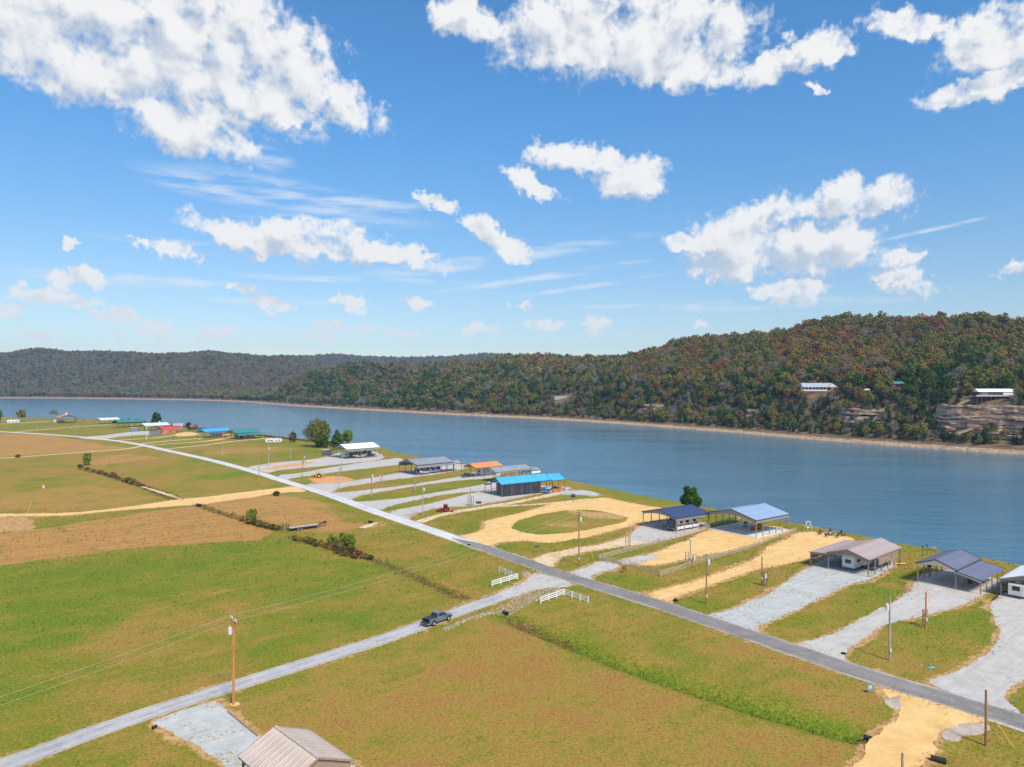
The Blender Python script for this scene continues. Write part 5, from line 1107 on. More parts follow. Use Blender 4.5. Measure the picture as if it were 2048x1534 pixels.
def pickup(label, loc, yaw, paint, tailgate=False, cover=True, group=None):
    t = thing('pickup_truck', label, 'truck', loc, yaw, group)
    b = MB(); b.loft([ring(-.78, .98, .42, 1.22, 1.12, .93), ring(1.25, .99, .42, 1.2, 1.1, .94), ring(1.5, .99, .42, 1.17, 1.02, .90), ring(2.5, .97, .45, 1.10, .95, .84), ring(2.85, .88, .5, .98, .86, .72), ring(2.93, .80, .55, .9, .8, .66)]); b.build('body', paint, t, smooth=False)
    bed = MB()
    for s in (-1, 1):
        y0, y1 = (s * .98, s * .88) if s < 0 else (s * .88, s * .98); bed.box(-2.85, -.8, y0, y1, .48, 1.27)
    bed.box(-2.85, -.8, -.88, .88, .48, .72).box(-.9, -.8, -.88, .88, .72, 1.27); bed.build('bed', paint, t)
    c = MB().loft([[(-.80, -.93, 1.2), (1.42, -.93, 1.18), (1.42, .93, 1.18), (-.80, .93, 1.2)], [(-.62, -.76, 1.86), (.72, -.76, 1.86), (.72, .76, 1.86), (-.62, .76, 1.86)], [(-.5, -.68, 1.92), (.55, -.68, 1.92), (.55, .68, 1.92), (-.5, .68, 1.92)]]); cab = c.build('cab', paint, t)
    def pane(name, q, off):
        MB().add([tuple(a + o for a, o in zip(p, off)) for p in q], [(0, 1, 2, 3)]).build(name, GLASS, cab)
    pane('windshield', [(1.36, -.84, 1.24), (1.36, .84, 1.24), (.78, .72, 1.82), (.78, -.72, 1.82)], (.03, 0, .02)); pane('rear_window', [(-.78, .8, 1.3), (-.78, -.8, 1.3), (-.64, -.7, 1.8), (-.64, .7, 1.8)], (-.02, 0, 0))
    for s in (-1, 1):
        q = [(-.55, s * .915, 1.28), (.3, s * .915, 1.28), (.3, s * .79, 1.79), (-.48, s * .79, 1.79)]; r = [(.38, s * .915, 1.28), (1.16, s * .915, 1.27), (.70, s * .79, 1.79), (.38, s * .79, 1.79)]
        for w in (q, r): pane('side_window', w if s < 0 else w[::-1], (0, s * .012, 0))
        MB().box(.95, 1.15, s * 1.08 - .09, s * 1.08 + .09, 1.2, 1.38).build('mirror', BLACK, t)
        MB().box(-2.88, -2.80, s * .93 - .08, s * .93 + .08, .85, 1.2).build('tail_light', RLAMP, t); MB().box(2.72, 2.90, s * .72 - .13, s * .72 + .13, .72, .88, .03).build('headlight', WLAMP, t)
        for xx in (-1.75, 1.83): MB().disc((xx, s * .93, .47), .54, .14).build('wheel_arch', BLACK, t)
    if cover: MB().box(-2.78, -.82, -.88, .88, 1.24, 1.285).build('bed_cover', mat('bed_cover', (.03, .033, .042), .5), t)
    if tailgate: MB().box(-3.42, -2.86, -.86, .86, .70, .77).build('tailgate', BLACK, t)
    else: MB().box(-2.90, -2.84, -.87, .87, .62, 1.24).build('tailgate', paint, t)
    MB().box(-3.02, -2.84, -.95, .95, .46, .64, .03).build('rear_bumper', CHROME, t); MB().box(2.86, 3.0, -.9, .9, .42, .62, .03).build('front_bumper', CHROME, t); MB().box(2.84, 2.96, -.5, .5, .64, .86).build('grille', BLACK, t)
    wheels(t, [(-1.75, -.9), (-1.75, .9), (1.83, -.9), (1.83, .9)], .41, .27); return t
PAINT_SLATE = mat('slate_paint', (.17, .215, .235), .25, .3, .05, coat=.6); PAINT_DARK = mat('dark_paint', (.035, .042, .06), .25, .2, .05, coat=.6); PAINT_RED = mat('red_paint', (.45, .015, .02), .3, .1, .05, coat=.5); PAINT_WHITE = mat('white_paint', (.72, .74, .76), .3, var=.04, coat=.3)
pickup('slate grey pickup truck driving on the side road with its tailgate down', (-13.1, 124.9, .06), R(51), PAINT_SLATE, True)
x, y, _ = local(cH, -9.2, .4); pickup('dark pickup truck parked under the orange roofed carport', (x, y, .04), R(222), PAINT_DARK)
pickup('red pickup truck parked between the blue carport and the green roofed cabin', (*P(446, 876.5), .04), R(20), PAINT_RED, cover=False)
def camper(label, loc, yaw, L=8.5, Wd=2.5, H=3.1, body=None, band=None, slide=False, nose=True, windows=None, cat='trailer', name='camper_trailer', door=True, group=None):
    body = body or PAINT_WHITE; t = thing(name, label, cat, loc, yaw, group); hl = L / 2; hw = Wd / 2
    n = .7 if nose else .15
    prof = [(-hl, .75), (-hl + .1, .55), (hl - n, .55), (hl, 1.3), (hl - .1, H - .8), (hl - n, H), (-hl + .25, H), (-hl, H - .25)]
    MB().prism(prof, -hw, hw).build('body', body, t)
    if band:
        for s in (-1, 1): MB().box(-hl + .2, hl - n, s * (hw + .008) - .006, s * (hw + .008) + .006, .95, 1.35).build('stripe', band, t)
    for s in (-1, 1):
        for (x0, x1) in windows or [(-hl * .7, -hl * .35), (-.3, .9), (hl * .45, hl * .72)]: MB().box(x0, x1, s * (hw + .012) - .01, s * (hw + .012) + .01, 1.65, 2.35).build('window', GLASS, t)
    MB().box(-hl - .03, -hl, -hw * .55, hw * .45, 1.55, 2.4).build('window', GLASS, t)
    if door: MB().box(hl * .15, hl * .15 + .75, -hw - .03, -hw, .7, 2.5).build('door', mat('pale_door', (.62, .62, .6), .5), t)
    for xx in (-hl * .4, hl * .35): MB().box(xx - .45, xx + .45, -.4, .4, H, H + .28, .06).build('roof_vent', WHITE, t)
    MB().bar((hl - .4, -.7, .5), (hl + 1.2, 0, .5), .1).bar((hl - .4, .7, .5), (hl + 1.2, 0, .5), .1).tube((hl + .9, 0, .02), (hl + .9, 0, .7), .05).build('tow_bar', BLACK, t)
    if slide: MB().box(-hl * .3, hl * .35, -hw - .9, -hw, .85, 2.7).build('slide_out', body, t)
    wheels(t, [(-.5, -hw + .1), (-.5, hw - .1), (.4, -hw + .1), (.4, hw - .1)], .36, .24); return t
def motorhome(label, loc, yaw, L=10.5, body=None, lower=None, band=None, swoosh=None, group=None, cap=None):
    t = thing('motorhome', label, 'motorhome', loc, yaw, group); hl = L / 2; hw = 1.25; H = 3.5
    MB().prism([(-hl, .5), (hl - .25, .45), (hl, .9), (hl - .1, 1.5), (hl - .55, H - .35), (hl - 1.0, H), (-hl + .2, H), (-hl, H - .2)], -hw, hw).build('body', body, t)
    for s in (-1, 1):
        y = s * (hw + .01); MB().box(-hl + .1, hl - .5, y - .008, y + .008, .55, 1.25).build('lower_panel', lower, t); MB().box(-hl + .1, hl - .8, y - .010, y + .010, 1.35, 1.75).build('stripe', band, t)
        for (x0, x1) in ((-hl * .75, -hl * .5), (-hl * .2, hl * .05), (hl * .3, hl * .5)): MB().box(x0, x1, s * (hw + .02) - .01, s * (hw + .02) + .01, 2.0, 2.75).build('window', GLASS, t)
        if swoosh:
            for k in range(4):
                x0 = -hl * .8 + k * L * .22; MB().add([(x0, s * (hw + .035), .7), (x0 + 1.3, s * (hw + .035), .7), (x0 + 2.6, s * (hw + .035), 2.7), (x0 + 2.0, s * (hw + .035), 2.7)], [(0, 1, 2, 3) if s < 0 else (3, 2, 1, 0)]).build('swoosh', swoosh, t)
        MB().box(hl - .18, hl + .02, s * .95 - .16, s * .95 + .16, .75, 1.0).build('headlight', WLAMP, t); MB().box(hl - .5, hl - .3, s * 1.5 - .08, s * 1.5 + .08, 1.9, 2.4).build('mirror', BLACK, t)
    MB().add([(hl - .08, -1.15, 1.55), (hl - .08, 1.15, 1.55), (hl - .50, 1.1, H - .5), (hl - .50, -1.1, H - .5)], [(0, 1, 2, 3)]).build('windshield', GLASS, t)
    for xx in (-hl * .5, hl * .3): MB().box(xx - .6, xx + .6, -.5, .5, H, H + .3, .08).build('roof_unit', WHITE, t)
    MB().box(hl - .1, hl + .1, -1.15, 1.15, .4, .7).build('bumper', BLACK, t)
    if cap: MB().prism([(hl - 1.5, .6), (hl - .23, .5), (hl + .03, .95), (hl - .06, 1.55), (hl - .52, H - .33), (hl - .95, H + .03), (hl - 1.3, H + .03)], -hw - .03, hw + .03).build('front_cap', cap, t)
    wheels(t, [(-hl * .45, -1.1), (-hl * .45, 1.1), (hl * .62, -1.1), (hl * .62, 1.1)], .48, .3); return t
BLUEP = mat('royal_blue_paint', (.02, .10, .46), .35, coat=.4); TANP = mat('tan_swoosh', (.62, .55, .45), .4); CREAM = mat('cream_paint', (.60, .55, .46), .45)
x, y, _ = local(cE, -.6, -3.4); motorhome('black nosed white motorhome under the navy roofed carport', (x, y, .05), R(35 + 180), 10.5, PAINT_WHITE, PAINT_WHITE, PAINT_DARK, cap=PAINT_DARK)
x, y, _ = local(cI, -1.5, -3.2); motorhome('royal blue and white motorhome under the slate carport', (x, y, .04), R(222), 13, BLUEP, PAINT_WHITE, BLUEP, PAINT_WHITE)
x, y, _ = local(cJ, .8, -3.5); motorhome('black motorhome with tan swooshes under the white roofed carport', (x, y, .04), R(44), 13, PAINT_DARK, PAINT_DARK, TANP, TANP)
x, y, _ = local(cJ, -6.6, .5); camper('white squared trailer with dark windows beside the swoosh painted motorhome', (x, y, .04), R(44), 5, 2.6, 3.3, nose=False)
x, y, _ = local(cC, -1.2, 1.0); camper('white fifth wheel camper with slide-out under the mauve roofed carport', (x, y, .04), R(41), 10.5, 2.6, 3.5, PAINT_WHITE, CREAM, slide=True)
x, y, _ = local(cH, 2.2, .2); camper('white camper trailer under the orange roofed carport', (x, y, .04), R(42), 8.5, band=GREYS)
x, y, _ = local(cL, 1, -1.5); camper('white camper trailer under the blue roofed carport by the cabin', (x, y, .04), R(55 + 180), 10, band=PAINT_DARK, slide=True)
camper('old white camper trailer with grey streaks parked in the grass by the shore', (*P(548, 886), 0), R(12), 11, 2.5, 3.2, band=GREYS, windows=[(-4, -2.8), (-2.2, -.6), (1.4, 2.2), (3.2, 4.1)])
camper('white camper trailer parked beside the thin crowned tree at the far shore', (*P(27, 846.5), 0), R(200), 11, 2.6, 3.6, band=GREYS)
x, y, _ = local(cQ, 5, 6); camper('white camper trailer at the terracotta roofed pavilion', (x, y, 0), R(40), 10, 2.6, 3.4, band=PAINT_DARK)
x, y, _ = local(cA, -4.5, 3.2); camper('white box trailer with steel door under the white roofed carport', (x, y, .04), R(41), 6.5, 2.5, 2.8, PALEG, windows=[(-.2, .1)], nose=False, name='box_trailer')
def cargo_trailer(label, loc, yaw, L=5.5, H=2.3, m=None, top=None):
    t = thing('cargo_trailer', label, 'trailer', loc, yaw); MB().box(-L/2, L/2, -1.15, 1.15, .5, H).build('box', m, t); MB().box(-L/2 - .05, L/2 + .05, -1.2, 1.2, H, H + .1).build('roof', top or GREYS, t)
    for k in range(4): MB().box(-L/2 + .3 + k * L/4, -L/2 + .38 + k * L/4, -1.19, -1.15, .55, H - .05).build('rib', BLACK, t)
    MB().bar((L/2, 0, .5), (L/2 + 1.2, 0, .5), .12).build('tow_bar', BLACK, t); wheels(t, [(-.3, -1.1), (-.3, 1.1)], .35, .22); return t
NAVYB = mat('navy_box', (.075, .095, .15), .5); STEELB = mat('steel_box', (.16, .20, .24), .5)
cargo_trailer('dark blue box trailer beside the white roofed carport', (*P(654, 910.5), 0), R(15), 6.0, 3.2, NAVYB, PALEG)
cargo_trailer('dark grey box trailer in front of the pale roofed pavilion', (*P(269, 863), .04), R(14), 7, 3.4, STEELB, PALEG); cargo_trailer('long dark grey open sided trailer in front of the crimson cabin', (*P(311, 869), .04), R(8), 9, 3.0, STEELB, GREYS)
def boat(label, loc, yaw, L=6.5, hull=None):
    t = thing('boat', label, 'boat', loc, yaw); rings = []
    for x, w, z0, z1 in ((-L/2, 1.1, .75, 1.5), (-L*.1, 1.2, .7, 1.55), (L*.25, 1.0, .8, 1.65), (L*.42, .5, 1.1, 1.75), (L/2, .05, 1.6, 1.8)): rings.append([(x, -w*.5, z0), (x, -w, z1), (x, w, z1), (x, w*.5, z0)])
    MB().loft(rings).build('hull', hull, t); MB().box(-L*.3, L*.1, -.8, .8, 1.5, 1.9, .15).build('cover', BLACK, t); MB().box(-L/2, L/2 + 1, -.5, .5, .4, .55).build('trailer_frame', GREYP, t); wheels(t, [(-.8, -1.0), (-.8, 1.0)], .33, .2); return t
x, y, _ = local(cJ, 6, -5.6); boat('dark motorboat on a trailer at the edge of the white roofed carport', (x, y, .04), R(44), 6.5, PAINT_DARK)
x, y, _ = local(cJ, -1, -5.9); boat('tan hulled boat on a trailer at the front of the white roofed carport', (x, y, .04), R(44), 6.0, TANP)
x, y, _ = local(cI, -5.4, -6.2); boat('white hulled boat on a trailer under the slate carport', (x, y, .04), R(222), 5.5, PAINT_WHITE)
def tractor(label, loc, yaw, paint):
    t = thing('tractor', label, 'tractor', loc, yaw)
    MB().loft([ring(.1, .38, .6, 1.35, 1.2, .30), ring(1.5, .36, .6, 1.25, 1.1, .28), ring(1.8, .3, .65, 1.1, 1.0, .22)]).build('hood', paint, t)
    c = MB().box(-1.0, .25, -.68, .68, 1.0, 2.3, .08).build('cab', GLASS, t); MB().box(-1.15, .4, -.78, .78, 2.3, 2.5, .08).build('cab_roof', paint, c)
    for a in (-.98, .22):
        for s in (-.66, .66): MB().bar((a, s, 1.0), (a * .93, s * .9, 2.3), .09).build('cab_pillar', BLACK, c)
    for s in (-1, 1): MB().box(-1.35, -.1, s * .95 - .2, s * .95 + .2, 1.25, 1.4, .05).build('fender', paint, t)
    wheels(t, [(-.75, -.95), (-.75, .95)], .72, .42, paint); wheels(t, [(1.25, -.75), (1.25, .75)], .46, .3, paint)
    im = MB().box(-3.1, -1.7, -.95, .95, .3, .55, .05).bar((-1.7, 0, .6), (-1.0, 0, .8), .12).tube((-2.6, 0, .5), (-2.6, 0, .9), .1); im.build('mower', paint, t)
    MB().bar((1.5, -.5, .7), (2.3, -.5, .4), .1).bar((1.5, .5, .7), (2.3, .5, .4), .1).box(2.2, 2.7, -.8, .8, .05, .5, .05).build('front_bucket', BLACK, t); return t
tractor('red tractor with cab and rear mower on the grass beside the blue shelter drive', (*P(889, 1023.5), 0), R(176), PAINT_RED)
def backhoe(label, loc, yaw):
    Yl = mat('yellow_paint', (.62, .36, .03), .5, var=.2); t = thing('backhoe_loader', label, 'backhoe', loc, yaw)
    MB().loft([ring(.3, .5, .9, 1.75, 1.5, .42), ring(2.0, .48, .9, 1.65, 1.4, .4), ring(2.4, .4, 1.0, 1.5, 1.3, .34)]).build('hood', Yl, t); MB().box(-1.6, .4, -.6, .6, .7, 1.2).build('chassis', Yl, t); MB().box(-.7, 0, -.35, .35, 1.2, 1.9, .08).build('seat', BLACK, t)
    for a in (-1.0, .25):
        for s in (-.65, .65): MB().bar((a, s, 1.1), (a, s, 2.8), .09).build('roll_bar', BLACK, t)
    MB().box(-1.2, .4, -.8, .8, 2.8, 2.9).build('canopy', Yl, t)
    for s in (-.75, .75): MB().bar((.6, s, 1.7), (2.6, s, 1.0), .16, .22).bar((2.6, s, 1.0), (3.3, s, .5), .16, .22).build('loader_arm', Yl, t)
    MB().prism([(3.2, .1), (4.1, .1), (3.6, .4), (3.4, 1.0), (3.2, 1.0)], -1.2, 1.2).build('bucket', mat('worn_steel', (.30, .26, .22), .6), t)
    MB().bar((-1.6, 0, 1.0), (-2.3, 0, 2.8), .25, .3).build('boom', Yl, t); MB().bar((-2.3, 0, 2.8), (-3.0, 0, 1.2), .2, .25).build('dipper', Yl, t); MB().prism([(-3.3, .2), (-2.7, .2), (-2.8, 1.2), (-3.1, 1.2)], -.35, .35).build('digger_bucket', MATS['worn_steel'], t)
    wheels(t, [(-.9, -1.0), (-.9, 1.0)], .8, .5, Yl); wheels(t, [(1.7, -.85), (1.7, .85)], .5, .35, Yl)
backhoe('worn yellow backhoe loader standing on the orange dirt pad', (*P(635, 955.5), .03), R(185))
# flatbed trailer in the field
t = thing('flatbed_trailer', 'black gooseneck flatbed trailer with pale plank deck lying in the field', 'trailer', (*P(607, 1058), 0), R(38))
WD = mat('deck_wood', (.42, .38, .32), .9, var=.25)
MB().box(-4.6, 4.6, -1.25, -1.05, .55, .85).box(-4.6, 4.6, 1.05, 1.25, .55, .85).box(-4.6, -4.4, -1.05, 1.05, .55, .85).build('frame', BLACK, t)
for k in range(7): MB().box(-4.4, 4.4, -1.03 + k * .295, -1.03 + k * .295 + .27, .85, .9).build('deck_plank', WD, t)
MB().bar((4.6, -.8, .75), (6.4, -.3, 1.3), .18).bar((4.6, .8, .75), (6.4, .3, 1.3), .18).box(6.3, 6.9, -.4, .4, 1.1, 1.5).tube((6.6, 0, .1), (6.6, 0, 1.2), .09).build('gooseneck', BLACK, t)
for s in (-.8, .8): MB().bar((-4.6, s - .25, .8), (-4.75, s - .25, 2.2), .08).bar((-4.6, s + .25, .8), (-4.75, s + .25, 2.2), .08).bar((-4.68, s - .25, 1.5), (-4.68, s + .25, 1.5), .06).build('ramp', BLACK, t)
wheels(t, [(-1.2, -1.3), (-1.2, 1.3), (-2.1, -1.3), (-2.1, 1.3)], .38, .26, GREYP)
# ------------------------------------------------------------------ utility poles and wires
POLE_O = mat('new_pole', (.50, .20, .055), .85, var=.15, scale=1); POLE_B = mat('brown_pole', (.30, .155, .08), .85, var=.2, scale=1); POLE_G = mat('grey_pole', (.34, .30, .27), .9, var=.2, scale=1)
TRF = mat('transformer_grey', (.55, .60, .64), .4); INS = mat('insulator', (.62, .70, .70), .3); WIRE = mat('wire', (.42, .44, .40), .5); METER = mat('meter_grey', (.50, .52, .54), .5)
def pole(label, px, py, ptop, m, trafo=0, arms=False, box=True, r=.15, group=None):
    x, y = P(px, py); h = (py - ptop) * y / FPX; t = thing('utility_pole', label, 'pole', (x, y, 0), 0, group)
    MB().tube((0, 0, -.2), (0, 0, h), r * 1.15, r * .8, 10).build('shaft', m, t)
    if trafo:
        zt = h * (.86 if arms else .84); c = MB().tube((trafo * .42, -.05, zt - .45), (trafo * .42, -.05, zt + .35), .26, .26, 12).tube((trafo * .42, -.05, zt + .35), (trafo * .42, -.05, zt + .47), .26, .10, 12); o = c.build('transformer', TRF, t)
        MB().tube((trafo * .42, -.15, zt + .4), (trafo * .42, -.15, zt + .7), .06, .04).build('bushing', INS, o); MB().bar((0, 0, zt + .1), (trafo * .3, 0, zt + .1), .07).build('bracket', METER, o)
    if arms:
        aw = 1.2
        MB().bar((-aw * .62, aw * .78, h - .25), (aw * .62, -aw * .78, h - .25), .1, .13).build('crossarm', m, t); MB().bar((-aw * .5, aw * .62, h - .3), (0, 0, h - .95), .05).bar((aw * .5, -aw * .62, h - .3), (0, 0, h - .95), .05).build('brace', m, t)
        for q in (-1, -.45, .45, 1): MB().tube((q * aw * .6, -q * aw * .76, h - .18), (q * aw * .6, -q * aw * .76, h + .12), .06, .07, 8).build('insulator', INS, t)
    if box: MB().box(-.14, .14, -.34, -.15, 1.3, 1.85).build('meter_box', METER, t)
    return t, h
pl1, h1 = pole('tall new orange pole with crossarm and transformer beside the side road', 467, 1409, 1237, POLE_O, -1, True, False, .17)
pl2, h2 = pole('tall brown pole with crossarm and transformer between the dirt loop and the rail fence', 1158, 1130, 1023, POLE_B, 1, True, True, .15)
PG = 'service poles on the shore plots'
pole('grey and brown pole with transformer beside the dirt lot drive', 1413, 1208, 1108, POLE_B, 1, group=PG)
pole('weathered pole with blue grey transformer by the leafy gravel drive and pipe', 1779.5, 1321, 1193, POLE_G, -1, group=PG)
pole('short bright brown pole with a meter rack on the lawn before the slate roofed carport', 1852, 1257, 1184, POLE_O, 0, group=PG)
pole('slim brown pole at the corner of the yellow dirt road and the grey road', 1972, 1492, 1380, POLE_B, 0, box=False, group=PG)
pole('grey pole top rising beside the yellow dirt road', 1805, 1640, 1506, POLE_G, 0, group=PG)
pole('grey service pole in the lot of the steel blue carport between two ladder racks', 1381, 1128, 1080, POLE_G, 0, group=PG)
pole('grey service pole with ladder rack beside the navy roofed carport drive', 1260, 1100, 1049, POLE_G, 0, group=PG)
pole('brown pole with ladder rack between the dirt lot and the blue gravel drive', 1524, 1171, 1113, POLE_B, 0, group=PG)
pole('pale pole with transformer near the red tractor', 845.5, 1031, 969, POLE_G, 1, group=PG)
pole('pale service pole between double ladder racks by the blue shelter drive', 941, 1013, 976, POLE_G, 0, group=PG)
pole('grey service pole with ladder rack on the grass before the slate carport', 829.5, 984, 952, POLE_G, 0, group=PG)
pole('new orange pole in the grass where the gravel road bends', 518, 970, 919, POLE_O, 0, box=False, group=PG)
pole('brown pole with grey transformer by the backhoe pad', 605, 954, 901, POLE_B, 0, group=PG)
pole('pale slim pole at the orange dirt pad', 678, 977, 927, POLE_G, 0, group=PG)
pole('brown pole with transformer on the strip between two gravel drives', 743, 998, 943, POLE_B, 1, group=PG)
pole('orange brown pole with ladder rack beside the slate carport drive', 764, 966, 934, POLE_O, 0, group=PG)
pole('grey pole with ladder rack at the second gravel drive', 684, 941, 919, POLE_G, 0, group=PG)
pole('brown pole by the orange dirt strip with twin shafts', 607, 926, 900, POLE_B, 0, group=PG)
pole('pale pole with white box on the strip by the old camper trailer', 537, 932, 890, POLE_G, 1, group=PG)
pole('thin grey pole on the grass before the white roofed carport', 581, 920, 894, POLE_G, 0, group=PG)
pole('pale pole in front of the red pickup', 445, 913, 880, POLE_G, 0, group=PG)
pole('orange pole with transformer standing alone by the dirt road', 85, 1024, 964, POLE_O, 1, box=False)
pole('grey pole with ladder rack before the bright blue carport of the cabin', 400, 886, 868, POLE_G, 0, group=PG)
pole('white topped pole at the pale track below the crimson cabin', 341, 891, 864, POLE_G, 0, group=PG); pole('thin pole beside the crimson cabin track', 358, 878, 861, POLE_G, 0, group=PG); pole('tall white pole in front of the pale roofed pavilion', 293, 879, 851, mat('white_pole', (.7, .7, .68), .7), 0, box=False, group=PG); pole('white topped pole beside the dark grey box trailer', 265, 874, 847, POLE_G, 0, group=PG)
pole('slim pole at the road before the terracotta pavilion', 152, 870, 845, POLE_G, 0, group=PG); pole('slim pole in the grass by the pale track at the far shore', 73, 862, 841, POLE_G, 0, group=PG); pole('slim pole near the parked camper at the far shore', 42, 851, 837, POLE_G, 0, group=PG); pole('thin brown pole in the field beyond the ditch hedge', 219, 935, 917, POLE_B, 0, box=False)
pole('thin dark pole on the verge of the gravel road opposite the sand tracks', 348, 918, 899, POLE_G, 0, box=False)
def wire(label, a, b, sag, r=.014, name='power_line'):
    n = 24; p = [Vector(a).lerp(Vector(b), i / n) - Vector((0, 0, 4 * sag * (i / n) * (1 - i / n))) for i in range(n + 1)]; m = MB()
    for i in range(n): m.tube(p[i], p[i + 1], r, r, 5, False)
    tag(m.build(name, WIRE), label, 'wire')
def top(t, h, q, aw=1.2): return (t.location.x + q * aw * .6, t.location.y - q * aw * .76, h + .12)
dirv = Vector((pl1.location.x - pl2.location.x, pl1.location.y - pl2.location.y, 0)).normalized()
for q, nm in ((-1, 'outer'), (1, 'inner')):
    a = top(pl1, h1, q); b = top(pl2, h2, q); wire('thin pale power line from the orange pole to the brown pole, %s strand' % nm, a, b, 1.3)
    c = Vector(a) + dirv * 90; c.z = 9.6; wire('thin pale power line leading from the orange pole along the field edge, %s strand' % nm, a, tuple(c), 1.2)
def wpx(label, p0, z0, p1, z1, sag):
    x0, y0 = P(*p0); x1, y1 = P(*p1); wire(label, (x0, y0, z0), (x1, y1, z1), sag, .013)
wpx('service line drooping between the weathered pole and the short brown pole', (1779.5, 1321), 6.0, (1852, 1257), 7.0, 1.2)
wpx('service line between the weathered pole and the slim corner pole', (1779.5, 1321), 11.0, (1972, 1492), 7.4, 1.0)
wpx('service line from the brown pole of the dirt drive to the weathered pole', (1413, 1208), 9.3, (1779.5, 1321), 11.3, 1.1)
wpx('line between the brown crossarm pole and the pole of the dirt drive', (1158, 1130), 11.6, (1413, 1208), 9.5, 1.0)
for lab, pp, a, b in (('bright yellow guy wire guard beside the slim corner pole', (2028, 1497), (0, 0, 0), (-1.9, .6, 3.2)), ('yellow guy guard in the grass beside the dirt road pole', (54, 1024), (0, 0, 0), (1.2, .6, 3.4)), ('yellow guy guard beside the rail fence corner', (1185, 1115), (0, 0, 0), (-.3, .3, 2.1))):
    x, y = P(*pp); tag(MB().tube(a, b, .05, .05, 6).build('guy_guard', mat('yellow_guard', (.72, .55, .04), .5), None, (x, y, 0)), lab, 'guy wire')
RACKM = mat('rack_wood', (.46, .20, .09), .85, var=.2)
def rack(label, px, py, h=2.3, m=None, yaw=.2, group='meter ladder racks'):
    x, y = P(px, py); t = thing('meter_rack', label, 'rack', (x, y, 0), yaw, group); m = m or RACKM
    for s in (-.38, .38): MB().box(s - .07, s + .07, -.07, .07, -.1, h).build('post', m, t)
    for k in range(4): MB().box(-.31, .31, -.045, .045, .35 + k * (h - .6) / 3, .47 + k * (h - .6) / 3).build('rung', m, t)
    MB().box(-.2, .2, -.22, -.05, h * .55, h * .85).build('meter_box', METER, t)
rack('orange ladder rack on one side of the service pole in the fenced lot', 1374, 1130, 3.0); rack('orange ladder rack by the rail fence in the fenced lot', 1389, 1134, 3.0)
rack('orange ladder rack beside the pole of the navy carport drive', 1254, 1102, 3.6); rack('dark ladder rack beside the brown pole of the dirt lot', 1531, 1172, 3.0, DARKP); rack('brown rack behind the short brown pole of the slate carport', 1850, 1253, 3.0, DARKP)
rack('brown ladder rack of the pair by the blue shelter drive, near the grass', 945, 1011.5, 3.2, DARKP); rack('brown ladder rack of the pair by the blue shelter drive, near the road', 938, 1010.5, 3.4, DARKP)
rack('brown ladder rack before the slate carport', 830, 983, 3.2, DARKP); rack('orange ladder rack between two gravel drives', 761.5, 965.5, 4); rack('brown ladder rack at the second gravel drive', 682, 940.5, 3.4, DARKP); rack('grey ladder rack before the bright blue carport of the cabin', 399.5, 886.5, 4, GREYP)
rack('brown rack by the orange strip drive', 609.5, 924.5, 4, DARKP); rack('dark rack in the grass beside the pale track', 134.5, 856, 4, DARKP)

# ------------------------------------------------------------------ fences
FW = mat('white_vinyl', (.82, .82, .82), .45, var=.03); RAILW = mat('rail_wood', (.50, .39, .28), .85, var=.2)
def fence(label, runs, m, h, rails, pw, rh, spacing, name):
    pts = [P(*q) for q in runs[0]]; t = thing(name, label, 'fence', (*pts[0], 0), 0); o = np.array(pts[0])
    pm = MB().box(-pw/2, pw/2, -pw/2, pw/2, -.1, h, .01).mesh('post', m); done = set()
    for run in runs:
        w = np.array([P(*q) for q in run]) - o
        for a, b in zip(w[:-1], w[1:]):
            L = np.hypot(*(b - a)); n = max(1, round(L / spacing)); ang = math.atan2(*(b - a)[::-1])
            for k in range(n + 1):
                q = a + (b - a) * k / n; key = (round(q[0], 1), round(q[1], 1))
                if key in done: continue
                done.add(key); link('post', pm, t, (q[0], q[1], 0), ang)
            rm = MB().box(.0, L / n, -.02, .02, -rh / 2, rh / 2).mesh('rail', m)
            for k in range(n):
                q = a + (b - a) * k / n
                for z in rails: link('rail', rm, t, (q[0] - math.sin(ang) * (pw/2 - .02), q[1] + math.cos(ang) * (pw/2 - .02), z), ang)
    return t
z4b = lambda x, y: (960 + x * 240 / 2048, 1110 + y * 240 / 2048)
fence('white three rail entrance fence on the field side of the junction', [[z4b(205, 545), z4b(640, 418), z4b(325, 292)]], FW, 1.38, (.42, .80, 1.2), .15, .17, 2.6, 'white_fence')
fence('white three rail entrance fence above the rocky bank and culvert', [[z4b(1033, 832), z4b(1437, 692), z4b(1845, 830)]], FW, 1.38, (.42, .80, 1.2), .15, .17, 2.6, 'white_fence')
z46 = lambda x, y: (1180 + x * 240 / 2048, 1090 + y * 240 / 2048); z44 = lambda x, y: (1180 + x * .2151, 960 + y * .2151)
fence('weathered wooden rail fence between the fenced lot and the open dirt lot with chairs', [[z46(675, 370), z46(1200, 545)], [z46(1200, 545), z44(1080, 760), z44(1500, 640), z44(1860, 500), (1592, 1064)]], RAILW, 1.3, (.3, .72, 1.15), .13, .14, 2.5, 'rail_fence')
fence('weathered wooden rail fence along the navy carport side of the fenced lot', [[z46(540, 345), z46(150, 255)], [z46(150, 255), z44(380, 665), z44(800, 550), z44(1010, 490), z44(1110, 455)], [z44(1150, 430), z44(1480, 350)]], RAILW, 1.3, (.3, .72, 1.15), .13, .14, 2.5, 'rail_fence')

